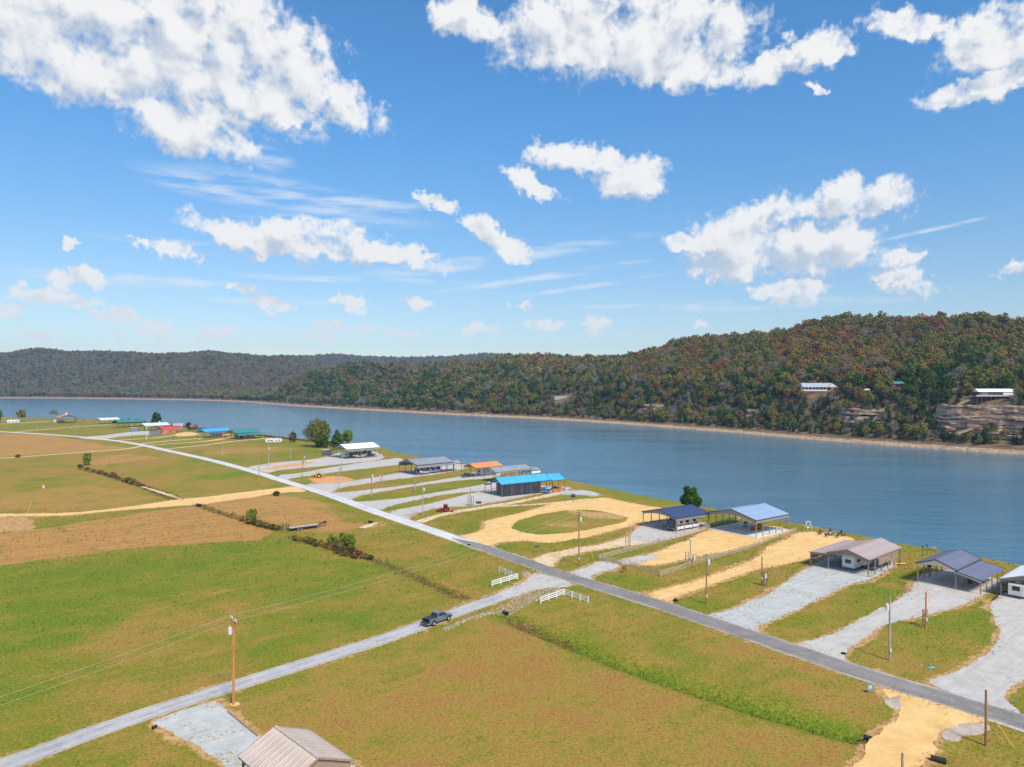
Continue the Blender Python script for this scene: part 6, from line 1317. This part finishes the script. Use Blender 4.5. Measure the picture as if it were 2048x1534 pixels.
# ------------------------------------------------------------------ small things
PIPE = mat('black_pipe', (.02, .022, .028), .55)
def pipe(label, px, py, yaw, L=1.6, r=.32, z=None):
    x, y = P(px, py); gz = float(ground_z(np.array([[x, y]]))[0]); t = thing('culvert_pipe', label, 'pipe', (x, y, gz), R(yaw)); n = 16
    rg = [[(xx, math.cos(2*math.pi*k/n) * q, r + math.sin(2*math.pi*k/n) * q) for k in range(n)] for xx, q in ((L/2, r), (-L/2, r), (-L/2, r * .86), (L/2, r * .86))]
    MB().loft(rg + [rg[0]], caps=False).build('barrel', PIPE, t)
    for k in range(5):
        xx = -L/2 + (k + .5) * L/5; MB().loft([[(xx + d, math.cos(2*math.pi*j/n) * (r + .02), r + math.sin(2*math.pi*j/n) * (r + .02)) for j in range(n)] for d in (-.03, .03)], caps=False).build('ridge', PIPE, t)
pipe('black culvert pipe mouth in the ditch under the yellow dirt road', 1736, 1474, -40, .9, .3); pipe('black culvert pipe lying on the far side of the yellow dirt road', 1877, 1524, -35, 1.5, .3); pipe('black culvert pipe mouth among the stones by the white fence', 1011, 1226, -48, 1.1, .3); pipe('small black culvert end at the dirt lot drive', 1351, 1203, -45, .8, .26); pipe('dark culvert under the dirt road in the field', 397, 1012, 140, 2.4, .5)
pipe('small dark pipe end by the leafy gravel drive', 1687, 1309, -40, .6, .18); pipe('small pipe end at the corner of the pale gravel drive', 309, 1457, 60, .6, .18); pipe('small dark culvert end in the verge by the straw patch', 741, 1046, -45, 1.6, .35); pipe('small pipe end beside the dirt track junction', 938, 1091, -40, .9, .2)
def stones(name, label, pl, n, s0, s1, m, seed=1, zf=None, zoff=.0):
    r = np.random.default_rng(seed); pl = np.array(pl); mn, mx = pl.min(0), pl.max(0); p = r.uniform(mn, mx, (n * 6, 2)); p = p[inside(p, pl)][:n]; z = (zf or ground_z)(p); b = MB()
    for (x, y), zz in zip(p, z):
        s = r.uniform(s0, s1); v = []
        for a in (-1, 1):
            for k in range(5): an = k * 1.2566 + a * .3; q = s * r.uniform(.6, 1.1) * (1 if a < 0 else .6); v.append((x + math.cos(an) * q, y + math.sin(an) * q, zz + zoff + (0 if a < 0 else s * r.uniform(.5, .9))))
        b.m = int(r.integers(0, 3)) if isinstance(m, list) else 0
        b.add(v, [(k, (k + 1) % 5, 5 + (k + 1) % 5, 5 + k) for k in range(5)] + [(5, 6, 7, 8, 9)])
    tag(b.build(name, m), label=label, kind='stuff')
ROCK = [mat('rock_pink', (.38, .28, .20), .9, var=.3), mat('rock_grey', (.31, .28, .25), .9, var=.3), mat('rock_pale', (.50, .43, .34), .9, var=.25)]
zc = lambda x, y: (960 + x * .1172, 1110 + y * .1172)
stones('riprap', 'broken stone on the bank between the side road and the white fence', [P(*q) for q in [zc(0, 1000), zc(350, 870), zc(700, 690), zc(1000, 590), zc(1430, 560), zc(1350, 620), zc(1060, 740), zc(800, 860), zc(560, 1000), zc(180, 1010), zc(0, 1050)]], 1100, .06, .16, ROCK, 1)
stones('riprap', 'line of broken stone along the field edge of the side road', [P(*q) for q in [(868, 1233), (930, 1203), (1000, 1181), (1045, 1163), (1040, 1167), (980, 1190), (935, 1206), (880, 1231)]], 500, .08, .19, ROCK, 2)
stones('riprap', 'line of broken stone along the grass edge of the side road behind the pickup', [P(*q) for q in [(884, 1258), (930, 1237), (985, 1222), (990, 1226), (935, 1242), (890, 1262)]], 420, .07, .16, ROCK, 3)
stones('riprap', 'small stone pile at the junction corner by the white fence', [P(*q) for q in [zc(700, 330), zc(790, 280), zc(860, 340), zc(800, 380)]], 110, .14, .3, ROCK, 4)
stones('riprap', 'pale stone patch at the head of the blue shelter drive', [P(*q) for q in [(804, 1030), (825, 1027), (836, 1030), (820, 1035)]], 160, .12, .25, ROCK, 5)
sh = resample(NEAR_SHORE, 3, 1); shore_pl = np.vstack([sh[:110] + [-2.4, -2.4], (sh[:110] + [.2, .2])[::-1]])
stones('shore_stones', 'pale stones along the near water edge', shore_pl, 1300, .12, .34, ROCK, 6)
fs = resample(FAR_SHORE[9:], 6, 1); nrm = np.gradient(fs, axis=0); nrm = np.c_[-nrm[:, 1], nrm[:, 0]]; nrm /= np.hypot(nrm[:, 0], nrm[:, 1])[:, None]
stones('shore_rocks', 'tan boulders along the foot of the bluff', np.vstack([fs + nrm * 1.0, (fs + nrm * 5)[::-1]]), 1800, .3, .9, [mat('bluff_rock', (.40, .27, .17), .9, var=.3), mat('bluff_pale', (.54, .42, .30), .9, var=.25), mat('bluff_grey', (.42, .36, .31), .9, var=.25)], 7, hill_z, -.2)
# fire pit ring of chairs on the dirt lot
def chair(label, x, y, yaw, m):
    t = thing('lawn_chair', label, 'chair', (x, y, .03), yaw, 'chairs round the fire pit'); MB().bar((-.3, 0, .38), (.35, 0, .45), .6, .05).build('seat', m, t); MB().bar((-.3, 0, .38), (-.65, 0, 1.1), .6, .05).build('backrest', m, t)
    for s in (-.3, .3): MB().box(-.35, .4, s - .06, s + .06, .6, .65).build('armrest', m, t)
    for a in (-.3, .32):
        for s in (-.3, .3): MB().box(a - .04, a + .04, s - .04, s + .04, 0, .6).build('leg', m, t)
fx, fy = P(1662, 1070.5); FIRE = thing('fire_pit', 'round stone fire pit ringed by black chairs on the dirt lot', 'fire pit', (fx, fy, .03))
MB().tube((0, 0, 0), (0, 0, .5), 1.0, .95, 14).build('stone_ring', mat('pit_stone', (.14, .14, .15), .9), FIRE); MB().tube((-.3, .2, .5), (.3, .5, .8), .15, .1).build('log', PALEG, FIRE)
for k in range(7):
    a = k * .9 + .3; chair('black slatted lawn chair in the ring round the fire pit', fx + math.cos(a) * 3.0, fy + math.sin(a) * 3.0, a + math.pi, BLACK)
def sign(label, px, py, w, h, m, yaw, base=.5, lines=()):
    x, y = P(px, py); t = thing('sign', label, 'sign', (x, y, float(ground_z(np.array([[x, y]]))[0])), yaw); MB().box(-w/2, w/2, -.02, .02, base, base + h).build('board', m, t)
    for s in (-.35, .35): MB().box(s * w - .03, s * w + .03, .02, .06, 0, base + h * .9).build('leg', GREYP, t)
    for k, (lw, z) in enumerate(lines): MB().box(-lw * w/2, lw * w/2, -.03, -.021, base + z * h - .05, base + z * h + .05).build('lettering_band', WHITE, t)
SB = mat('sign_blue', (.06, .30, .58), .5)
sign('small blue and white yard sign on the verge opposite the last gravel drive', 1740, 1386, .75, .75, SB, .3, .35, ((.8, .75), (.7, .45)))
sign('dark green two legged notice frame in the grass below the dirt loop', 1073.5, 1104, 1.1, .5, mat('sign_green', (.03, .09, .05), .6), .2, 1.1)
sign('tiny green plot marker at the corner of the last gravel drive', 2034, 1409, .28, .35, mat('marker_green', (.05, .3, .18), .5), .1, .6)
x, y = P(1862, 1336); tag(MB().add([(-.5, -.25, .06), (.45, -.3, .1), (.6, .25, .12), (-.35, .3, .07), (0, 0, .22)], [(0, 1, 4), (1, 2, 4), (2, 3, 4), (3, 0, 4)]).build('tarp', mat('blue_tarp', (.10, .42, .66), .5), None, (x, y, 0)), 'crumpled light blue tarp lying on the lawn by the road', 'tarp')
x, y = P(1843, 1331); tag(MB().add([(-.2, -.15, .03), (.2, -.1, .05), (.15, .2, .05), (-.15, .15, .03), (0, 0, .14)], [(0, 1, 4), (1, 2, 4), (2, 3, 4), (3, 0, 4)]).build('tarp', MATS['blue_tarp'], None, (x, y, 0)), 'small scrap of blue plastic beside the larger blue tarp', 'plastic')
x, y = P(1798, 1129); t = thing('kayak', 'yellow kayak lying at the back corner of the mauve roofed carport', 'kayak', (x, y, .05), R(-5)); MB().loft([[(xx, -w, .18), (xx, 0, .02), (xx, w, .18), (xx, 0, .42 - abs(xx) * .06)] for xx, w in ((-1.5, .03), (-.8, .3), (0, .38), (.8, .3), (1.5, .03))]).build('hull', mat('kayak_yellow', (.75, .42, .03), .4), t); MB().box(-.35, .35, -.18, .18, .34, .42).build('cockpit', BLACK, t)
x, y, _ = local(cF, 7.5, -5.2); t = thing('kayak', 'bright blue kayak on the gravel beside the dark screened shelter', 'kayak', (x, y, .05), R(-30)); MB().loft([[(xx, -w, .3), (xx, 0, .02), (xx, w, .3), (xx, 0, .75 - abs(xx) * .12)] for xx, w in ((-1.7, .03), (-.9, .4), (0, .5), (.9, .4), (1.7, .03))]).build('hull', BLUEP, t); MB().box(-.4, .4, -.2, .2, .68, .78).build('cockpit', BLACK, t)
x, y, _ = local(cF, 9.6, -4.4); t = thing('patio_umbrella', 'light blue tilted parasol over a green bin beside the blue shelter', 'umbrella', (x, y, .05), 0); MB().tube((0, 0, 0), (0, 0, 2.2), .03).build('pole', GREYP, t); MB().add([(math.cos(k * 1.047) * 1.3, math.sin(k * 1.047) * 1.0, 1.7 + .3 * math.sin(k * 1.047)) for k in range(6)] + [(0, .2, 2.4)], [(k, (k + 1) % 6, 6) for k in range(6)]).build('canopy', R_BLUE, t)
def bin_(label, x, y, m, h=1.1): t = thing('bin', label, 'bin', (x, y, .05), .4); MB().box(-.3, .3, -.32, .32, 0, h - .12, -.04).build('body', m, t); MB().box(-.36, .36, -.38, .38, h - .12, h, .05).build('lid', m, t)
x, y, _ = local(cE, 4.6, -5.6); bin_('black wheelie bin beside a post of the navy carport', x, y, BLACK); x, y, _ = local(cF, 9.6, -4.9); bin_('green wheelie bin under the tilted parasol', x, y, mat('bin_green', (.03, .16, .06), .5))
x, y, _ = local(cI, -9.5, 5.0); bin_('blue barrel like bin at the front of the slate carport', x, y, BLUEP); x, y, _ = local(cB, 0.6, -3.9); bin_('dark upright stove like bin between the pad and the lean-to of the slate roofed carport', x, y, DARKP, 1.7)
x, y = P(957.5, 1007); t = thing('tool_chest', 'low dark box on the grass beside the double ladder racks', 'box', (x, y, 0), R(10)); MB().box(-.9, .9, -.4, .4, 0, .7).build('body', BLACK, t); MB().box(-.95, .95, -.45, .45, .7, .8, .05).build('lid', NAVYB, t)
# furniture under the steel blue carport
def table(label, loc, yaw, L, Wd, h, m, group=None):
    t = thing('table', label, 'table', loc, yaw, group); MB().box(-L/2, L/2, -Wd/2, Wd/2, h - .06, h).build('top', m, t)
    for a in (-1, 1):
        for s in (-1, 1): MB().box(a * L * .42 - .05, a * L * .42 + .05, s * Wd * .38 - .05, s * Wd * .38 + .05, 0, h - .06).build('leg', m, t)
    return t
TB = mat('bench_wood', (.40, .19, .08), .8, var=.2)
x, y, _ = local(cD, 1.4, -1.6); t = thing('workbench', 'long brown timber crate bench under the steel blue carport', 'bench', (x, y, .1), R(37)); MB().box(-2.2, 2.2, -.5, .5, .55, 1.2).build('chest', TB, t); MB().box(1.2, 2.4, -.55, .55, 0, 1.5).build('end_cabinet', TB, t)
for a in (-2.0, -.6, .6): MB().box(a - .06, a + .06, -.45, .45, 0, .55).build('leg', TB, t)
x, y, _ = local(cD, 2.6, 2.8); t = thing('exercise_stand', 'dark upright metal stand on the concrete under the steel blue carport', 'stand', (x, y, .1), R(20)); MB().box(-.9, .9, -.35, .35, 0, .12).build('base', DARKP, t); MB().tube((-.3, 0, .12), (-.3, 0, 1.8), .09).tube((.3, 0, .12), (.3, 0, 1.9), .09).build('uprights', BLACK, t); MB().box(-.5, .5, -.3, .3, 1.0, 1.35).build('head', BLACK, t)
x, y, _ = local(cD, 6.8, -5.6); t = thing('floor_lamp_stand', 'slim reddish post stand on the concrete near the lake side of the steel blue carport', 'stand', (x, y, .1), 0); MB().box(-.5, .5, -.3, .3, 0, .08).build('base', DARKP, t); MB().tube((0, 0, .08), (0, 0, 1.9), .1, .07).build('column', REDP, t)
x, y, _ = local(cC, 2.6, -3.1); table('dark picnic table under the mauve roofed carport, beside the slide-out', (x, y, .05), R(41), 2.2, .9, .8, BLACK); x, y, _ = local(cC, 5.6, -3.0); table('second dark table under the mauve roofed carport, near the lake', (x, y, .05), R(60), 2.0, .9, .8, BLACK)
slab(cC, .2, 8.6, -4.3, -1.6, S_CONC, z=.085)
x, y, _ = local(cB, -1.2, 3.3); t = thing('speaker_box', 'black box mounted on a post of the slate roofed carport', 'box', (x, y, 0), R(40)); MB().box(-.35, .35, -.3, .3, 2.3, 3.4).build('cabinet', BLACK, t); MB().box(-.05, .05, .02, .12, .05, 2.3).build('bracket', BLACK, t)
# timber edging of the pale gravel drive
t = thing('timber_edging', 'weathered landscape timbers edging the pale gravel drive', 'edging', (*P(455, 1424), 0)); a = np.array(P(455, 1424)); b = np.array(P(516, 1474)); n = 5
for k in range(n):
    p0, p1 = (b - a) * k / n, (b - a) * (k + .97) / n; MB().bar((p0[0], p0[1], .08), (p1[0], p1[1], .08), .16, .16).build('timber', mat('edging_wood', (.26, .19, .15), .9), t)
t = thing('garden_edging', 'dark curved edging strip beside the white roofed carport', 'edging', (*P(1984, 1202), 0)); q = [np.array(P(*w)) - np.array(P(1984, 1202)) for w in [(1984, 1202), (1992, 1195), (2002, 1188), (2012, 1182)]]
for k in range(3): MB().bar((*q[k], .12), (*q[k + 1], .12), .12, .28).build('strip', BLACK, t)
# cable reel by the gate, tyre ring
x, y = P(1248.5, 1145); t = thing('mailbox_post', 'reddish timber gate stand holding a dark wreath at the fenced lot entrance', 'stand', (x, y, 0), .3); MB().box(-.45, -.3, -.07, .07, 0, 1.6).build('post', REDP, t); MB().box(.3, .45, -.07, .07, 0, 1.6).build('post', REDP, t); MB().box(-.3, .3, -.05, .05, 1.3, 1.45).build('crossbar', REDP, t); MB().wheel((0, -.1, .95), .36, .16).build('wreath', BLACK, t)
# retaining bank timbers and swim dock along the near shore
def dock(label, pts, w=1.6, z=-.9):
    t = thing('dock', label, 'dock', (*P(*pts[0], z), z)); a = np.array(P(*pts[0], z)); b = np.array(P(*pts[1], z)); d = b - a; L = np.hypot(*d); u = d / L; ang = math.atan2(u[1], u[0]); t.rotation_euler.z = ang; n = max(3, int(L / .6))
    for k in range(n): MB().box(k * L / n, (k + .93) * L / n, -w/2, w/2, 0, .07).build('plank', WD, t)
    for k in range(int(L / 3) + 1):
        for s in (-1, 1): MB().tube((min(L, k * 3 + .1), s * w/2, -1.6), (min(L, k * 3 + .1), s * w/2, .7), .09, .09, 8).build('piling', DARKP, t)
dock('short weathered dock at the water end of the fenced lot', [(1560, 1049), (1590, 1055)]); dock('small wooden dock below the slate and blue shelters', [(1140, 968), (1165, 966)])
x, y = P(1616, 1058); t = thing('swing_frame', 'white timber swing frame on the bank beside the dirt lot', 'swing', (x, y, 0), R(35)); MB().bar((-1, 0, 2.1), (1, 0, 2.1), .12).build('top_beam', FW, t)
for a in (-1, 1): MB().bar((a, -.6, 0), (a, 0, 2.1), .1).bar((a, .6, 0), (a, 0, 2.1), .1).build('leg_pair', FW, t)
MB().box(-.7, .7, -.2, .2, .45, .52).build('seat', FW, t); MB().tube((-.6, 0, .5), (-.6, 0, 2.1), .015).tube((.6, 0, .5), (.6, 0, 2.1), .015).build('chains', GREYP, t)
for lab, xx, yy, rz in (('pale wooden lawn chair at the water beyond the slate roofed carport', 1863, 1100, 2.2), ('second pale lawn chair at the water beyond the slate roofed carport', 1871, 1101, 2.6)):
    px_, py_ = P(xx, yy); chair(lab, px_, py_, rz, mat('pale_pink_wood', (.62, .42, .33), .8))
for lab, xx, yy in (('slim dark lantern post behind the slate roofed carport, nearer the mauve one', 1845, 1112), ('slim dark lantern post behind the slate roofed carport, nearer the lake', 1854, 1109)):
    a_, b_ = P(xx, yy); t = thing('lantern_post', lab, 'lamp post', (a_, b_, 0)); MB().tube((0, 0, 0), (0, 0, 2.1), .05).build('post', BLACK, t); MB().box(-.13, .13, -.13, .13, 2.1, 2.45, .04).build('lantern', BLACK, t)

# ------------------------------------------------------------------ bluff: cliffs, houses, stairs, ramp
def cliff_material():
    m = bpy.data.materials.new('layered_rock'); m.use_nodes = True; t = m.node_tree; b = t.nodes['Principled BSDF']; b.inputs['Roughness'].default_value = .95; b.inputs['Specular IOR Level'].default_value = .1
    pos = t.nodes.new('ShaderNodeNewGeometry').outputs['Position']; mp = t.nodes.new('ShaderNodeMapping'); mp.inputs['Scale'].default_value = (.05, .05, .9); t.links.new(pos, mp.inputs['Vector'])
    n = tnoise(t, 1, 5, .6, mp.outputs[0]); n2 = tnoise(t, .12, 4, .6, pos)
    c = mixc(t, sstep(n, .35, .65, t), (.27, .185, .135), (.54, .40, .30)); c = mixc(t, mth(t, 'MULTIPLY', sstep(n2, .46, .62, t), .7), c, (.46, .27, .16)); t.links.new(c, b.inputs['Base Color']); return m
CLIFF = cliff_material()
def cliff(px0, px1, z0, z1, tmid, seed, label):
    d0, par = None, None; az = np.array([(x - 1024) / FPX for x in (px0, px1)])
    fa = FAR_D[:, 0] / FAR_D[:, 1]; seg = FAR_D[(fa > az[0]) & (fa < az[1])]; seg = resample(seg, 2.2, 0); nr = np.gradient(seg, axis=0); nr = np.c_[-nr[:, 1], nr[:, 0]]; nr /= np.hypot(nr[:, 0], nr[:, 1])[:, None]
    b = MB(); n = len(seg); z = z0; k = 0; r = np.random.default_rng(seed); lay = []
    while z < z1:
        dz = r.uniform(.6, 1.7); u = (np.arange(n) / 6.0)
        off = tmid + (z - z0) * .62 + r.uniform(-.7, .7) + (vnoise(u, np.full(n, k * 3.1), seed) - .5) * 6.5 + (vnoise(u * 3, np.full(n, k * 1.7), seed + 5) - .5) * 1.4
        off = off + (r.random(n // 3 + 2)[(np.arange(n) // 3)] - .5) * 2.2 + (r.random(n // 7 + 2)[(np.arange(n) // 7)] - .5) * 2.0; endf = np.minimum(np.arange(n), np.arange(n)[::-1]) / 6.0; off = off + np.maximum(0, 1 - endf) * 8
        q = seg + nr * off[:, None]; q2 = q + nr * 7
        jz = (r.random(n) - .5) * .7 + (vnoise(u * 1.3, np.full(n, k * .9), seed + 11) - .5) * 1.6; vs = [(x, y, z + w - .4) for (x, y), w in zip(q, jz)] + [(x, y, z + dz + w) for (x, y), w in zip(q, jz)] + [(x, y, z + dz + w) for (x, y), w in zip(q2, jz)]
        b.add(vs, [(i + 1, i, n + i, n + i + 1) for i in range(n - 1)] + [(n + i + 1, n + i, 2*n + i, 2*n + i + 1) for i in range(n - 1)]); z += dz; k += 1
    tag(b.build('cliff', CLIFF), label=label, kind='structure')
cliff(1575, 1715, 7, 22, 24, 3, 'layered rock face below the brick house'); cliff(1780, 2120, 6, 27, 23, 4, 'layered rock face below the black house'); cliff(1215, 1310, 8, 19, 26, 5, 'low rock ledge in the bluff wood'); cliff(1420, 1490, 7, 18, 25, 6, 'rock ledge below the oak wood')
R_HOUSE = roofm('house_roof', (.40, .43, .48)); BRICK = mat('brick_wall', (.40, .16, .09), .85, var=.2, scale=4); SIDING = mat('black_siding', (.035, .036, .045), .7); PORCH = mat('white_rail', (.8, .8, .8), .5); SKIRT = mat('dark_red_skirt', (.14, .045, .05), .8); DECK = mat('grey_deck', (.46, .42, .37), .9, var=.15)
def gable_roof(t, x0, x1, y0, y1, z, rise, m, oh=.5, axis='x'):
    b = MB(); ym, xm = (y0 + y1) / 2, (x0 + x1) / 2
    if axis == 'x':
        for s, ye in ((-1, y0 - oh), (1, y1 + oh)): b.add([(x0 - oh, ye, z), (x1 + oh, ye, z), (x1 + oh, ym, z + rise), (x0 - oh, ym, z + rise)], [(0, 1, 2, 3) if s < 0 else (3, 2, 1, 0)])
        b.add([(x0, y0, z), (x0, y1, z), (x0, ym, z + rise - .05)], [(0, 1, 2)]).add([(x1, y0, z), (x1, y1, z), (x1, ym, z + rise - .05)], [(0, 1, 2)])
    else:
        for s, xe in ((-1, x0 - oh), (1, x1 + oh)): b.add([(xe, y0 - oh, z), (xe, y1 + oh, z), (xm, y1 + oh, z + rise), (xm, y0 - oh, z + rise)], [(0, 1, 2, 3) if s > 0 else (3, 2, 1, 0)])
        b.add([(x0, y0, z), (x1, y0, z), (xm, y0, z + rise - .05)], [(0, 1, 2)])
    return b.build('roof', m, t)
hx, hy, hz = HILL_SPOTS['house']; t = thing('house', 'long brick house with pale metal roof and white porch on the bluff', 'house', (hx, hy, hz + 1.0), R(-8))
MB().box(-15, 9, 0, 8, -4, 3.2).build('wall', BRICK, t); gable_roof(t, -15, 9, -3.2, 8, 3.2, 3.6, R_HOUSE); MB().box(5, 15, -2, 9, -4, 3.3).build('wing', BRICK, t); gable_roof(t, 5, 15, -2, 9, 3.3, 3.6, R_HOUSE, axis='y')
MB().add([(5, -2.05, 3.3), (15, -2.05, 3.3), (10, -2.05, 6.8)], [(0, 1, 2)]).build('gable_face', PAINT_WHITE, t); MB().box(-18, 5, -3.4, 0, -.25, 0).build('porch_floor', PORCH, t); MB().box(-18, 4.8, -3.5, -3.42, .1, .95).build('porch_rail', PORCH, t); MB().box(-17.5, 4.8, -3.2, -3.1, -5, -.25).build('porch_skirt', SKIRT, t)
for k in range(8): MB().box(-16.5 + k * 3, -16.3 + k * 3, -3.3, -3.1, 0, 3.2).build('porch_post', PORCH, t)
for k in range(6):
    w = MB().box(-13.5 + k * 3, -12.1 + k * 3, -.06, -.01, .9, 2.5).build('window', GLASS, t); MB().box(-13.65 + k * 3, -11.95 + k * 3, -.1, -.062, .75, .9).build('sill', PORCH, w)
for a in (7, 12): MB().box(a - .7, a + .7, -2.08, -2.02, .9, 2.4).build('window', GLASS, t)
hx, hy, hz = HILL_SPOTS['black']; t = thing('house', 'low black house with white metal roof and lakeside deck on the bluff', 'house', (hx, hy, hz + 1.5), R(-6))
MB().box(-9, 16, 0, 8, -4, 2.8).build('wall', SIDING, t); gable_roof(t, -9, 16, 0, 8, 2.8, 2.2, R_WHITE); MB().box(7, 16.05, -.06, -.01, .1, 2.7).build('white_wall', PAINT_WHITE, t)
for a in (-6.6, -5.2, -3.8): w = MB().box(a - .5, a + .5, -.06, -.01, .8, 2.1).build('window', PORCH, t); MB().box(a - .38, a + .38, -.09, -.062, .9, 2.0).build('pane', GLASS, w)
MB().box(-13, 15, -5, 0, -.35, -.1).build('deck', DECK, t); MB().box(-13, 15, -5.05, -4.97, -.1, .8).build('deck_rail', DECK, t)
for k in range(10): MB().box(-12.6 + k * 3, -12.4 + k * 3, -4.8, -4.6, -6, -.35).build('deck_post', DARKP, t)
hx, hy, hz = HILL_SPOTS['green']; t = thing('house', 'half hidden red cabin with green metal roof among the trees of the bluff', 'house', (hx, hy, hz + 1), R(-5)); MB().box(-5, 5, 0, 7, -3, 3).build('wall', SKIRT, t); gable_roof(t, -5, 5, 0, 7, 3, 2.2, R_GREEN); MB().box(-1, 1, -.05, 0, .8, 2.2).build('window', GLASS, t)
hx, hy, hz = HILL_SPOTS['cabin']; t = thing('viewing_deck', 'small grey deck with parked white vehicle cover on the bluff', 'deck', (hx, hy, hz + .8), 0); MB().box(-5, 4, -4, 3, -.3, 0).build('floor', DECK, t); MB().box(-5, 4, -4.06, -4, .1, 1.0).build('rail', DARKP, t); MB().box(-2.5, 2.5, 0, 2.2, .3, 2.2, .4).build('covered_cart', PALEG, t)
for k in range(4): MB().box(-4.6 + k * 2.8, -4.4 + k * 2.8, -3.8, -3.6, -4, -.3).build('deck_post', DARKP, t)
hx, hy, hz = HILL_SPOTS['pickup']; pickup('pale pickup truck parked among trees beside the black house on the bluff', (hx, hy, hz + .1), R(10), PAINT_WHITE, cover=False)
hx, hy, hz = HILL_SPOTS['clearing']; t = thing('retaining_wall', 'pale block retaining wall in the clearing on the bluff', 'wall', (hx, hy, hz), R(-25)); MB().box(-11, 11, -.4, .4, -2, 3.2).build('blocks', mat('block_wall', (.52, .44, .36), .9), t); MB().box(8, 14, 3, 6, 0, 4.6).build('shed_box', STEELB, t)
def stair(label, a, b, w=1.6, m=None):
    a, b = Vector(a), Vector(b); t = thing('stairway', label, 'stairs', tuple(a)); d = b - a; n = max(4, int(abs(d.z) / .35)); m = m or mat('stair_wood', (.46, .33, .23), .85); side = Vector((-d.y, d.x, 0)).normalized() * w / 2
    for k in range(n): p = d * (k / n); MB().bar(p - side, p + side, .5, .09).build('tread', m, t)
    for s in (-1, 1):
        MB().bar(side * s, d + side * s, .12, .3).build('stringer', m, t); MB().bar(side * s + Vector((0, 0, 1.0)), d + side * s + Vector((0, 0, 1.0)), .1, .12).build('handrail', m, t)
        for k in range(0, n + 1, 4): p = d * (k / n) + side * s; MB().bar(p - Vector((0, 0, .6)), p + Vector((0, 0, 1.0)), .1).build('baluster', m, t)
def rz_(px, py, D): return ((px - 1024) / FPX * D, D, CAM_H - (py - HOR) * D / FPX)
stair('lowest wooden stair flight climbing the cliff below the black house', rz_(1915, 868, 463), rz_(1946, 857, 470)); stair('upper wooden stair flight beside the black house deck', rz_(1925, 831, 474), rz_(1914, 818, 478)); stair('top wooden stair flight reaching the black house deck', rz_(1914, 811, 481), rz_(1938, 800, 485))
a, b = rz_(1926, 833, 473), rz_(2008, 834.5, 466); t = thing('walkway', 'long railed timber walkway along the cliff below the black house', 'walkway', a, math.atan2(b[1] - a[1], b[0] - a[0])); L = math.hypot(b[0] - a[0], b[1] - a[1]); MW = MATS['stair_wood']
MB().box(0, L, -1, 1, -.25, 0).build('deck', MW, t); MB().box(0, L, -1.05, -.98, .95, 1.1).build('top_rail', MW, t)
pm = MB().box(-.12, .12, -1.08, -.95, -.2, 1.0).mesh('baluster', MW)
for k in range(18): link('baluster', pm, t, (k * L / 17, 0, 0))
for k in range(6): MB().box(k * L / 5 - .1, k * L / 5 + .1, -.9, -.7, -5, -.25).build('support', DARKP, t)
# boat ramp with floating dock across the lake
x, y = P(952, 831, WATER_Z); t = thing('floating_dock', 'small covered floating dock at the boat ramp across the lake', 'dock', (x, y, WATER_Z), R(-20)); MB().box(-9, 9, -2.5, 2.5, .1, .5).build('deck', PALEG, t); MB().box(-6, 4, -2.3, 2.3, 3.1, 3.3).build('canopy', R_WHITE, t); MB().box(-4, 2, -1.2, 1.2, .5, 1.3, .3).build('moored_boat', NAVYB, t)
for a in (-5.6, 3.6):
    for s in (-2.1, 2.1): MB().box(a - .1, a + .1, s - .1, s + .1, .5, 3.1).build('post', GREYP, t)
rp = [(x + 8, y + 3), (x + 16, y - 2), (x + 44, y + 46), (x + 32, y + 52)]; me = bpy.data.meshes.new('boat_ramp'); c4 = np.array(rp); zz = hill_z(c4) + [0.2, .2, .8, .8]
MB().add([(*p, q) for p, q in zip(rp, zz)] + [(*p, q - 2) for p, q in zip(rp, zz)], [(0, 1, 2, 3), (1, 0, 4, 5), (2, 1, 5, 6), (3, 2, 6, 7), (0, 3, 7, 4)]).build('boat_ramp', S_CONC).__setitem__('kind', 'structure')

# ------------------------------------------------------------------ the air between here and the far hills
hm = bpy.data.materials.new('haze'); hm.use_nodes = True; tt = hm.node_tree; tt.nodes.clear(); pv = tt.nodes.new('ShaderNodeVolumePrincipled'); oo = tt.nodes.new('ShaderNodeOutputMaterial')
pv.inputs['Color'].default_value = (.40, .64, 1.0, 1); pv.inputs['Density'].default_value = .00009; pv.inputs['Anisotropy'].default_value = 0.1; tt.links.new(pv.outputs[0], oo.inputs['Volume'])
HZ = MB().box(-5600, 5600, -200, 5400, -8, 330).build('haze', hm); HZ['kind'] = 'stuff'
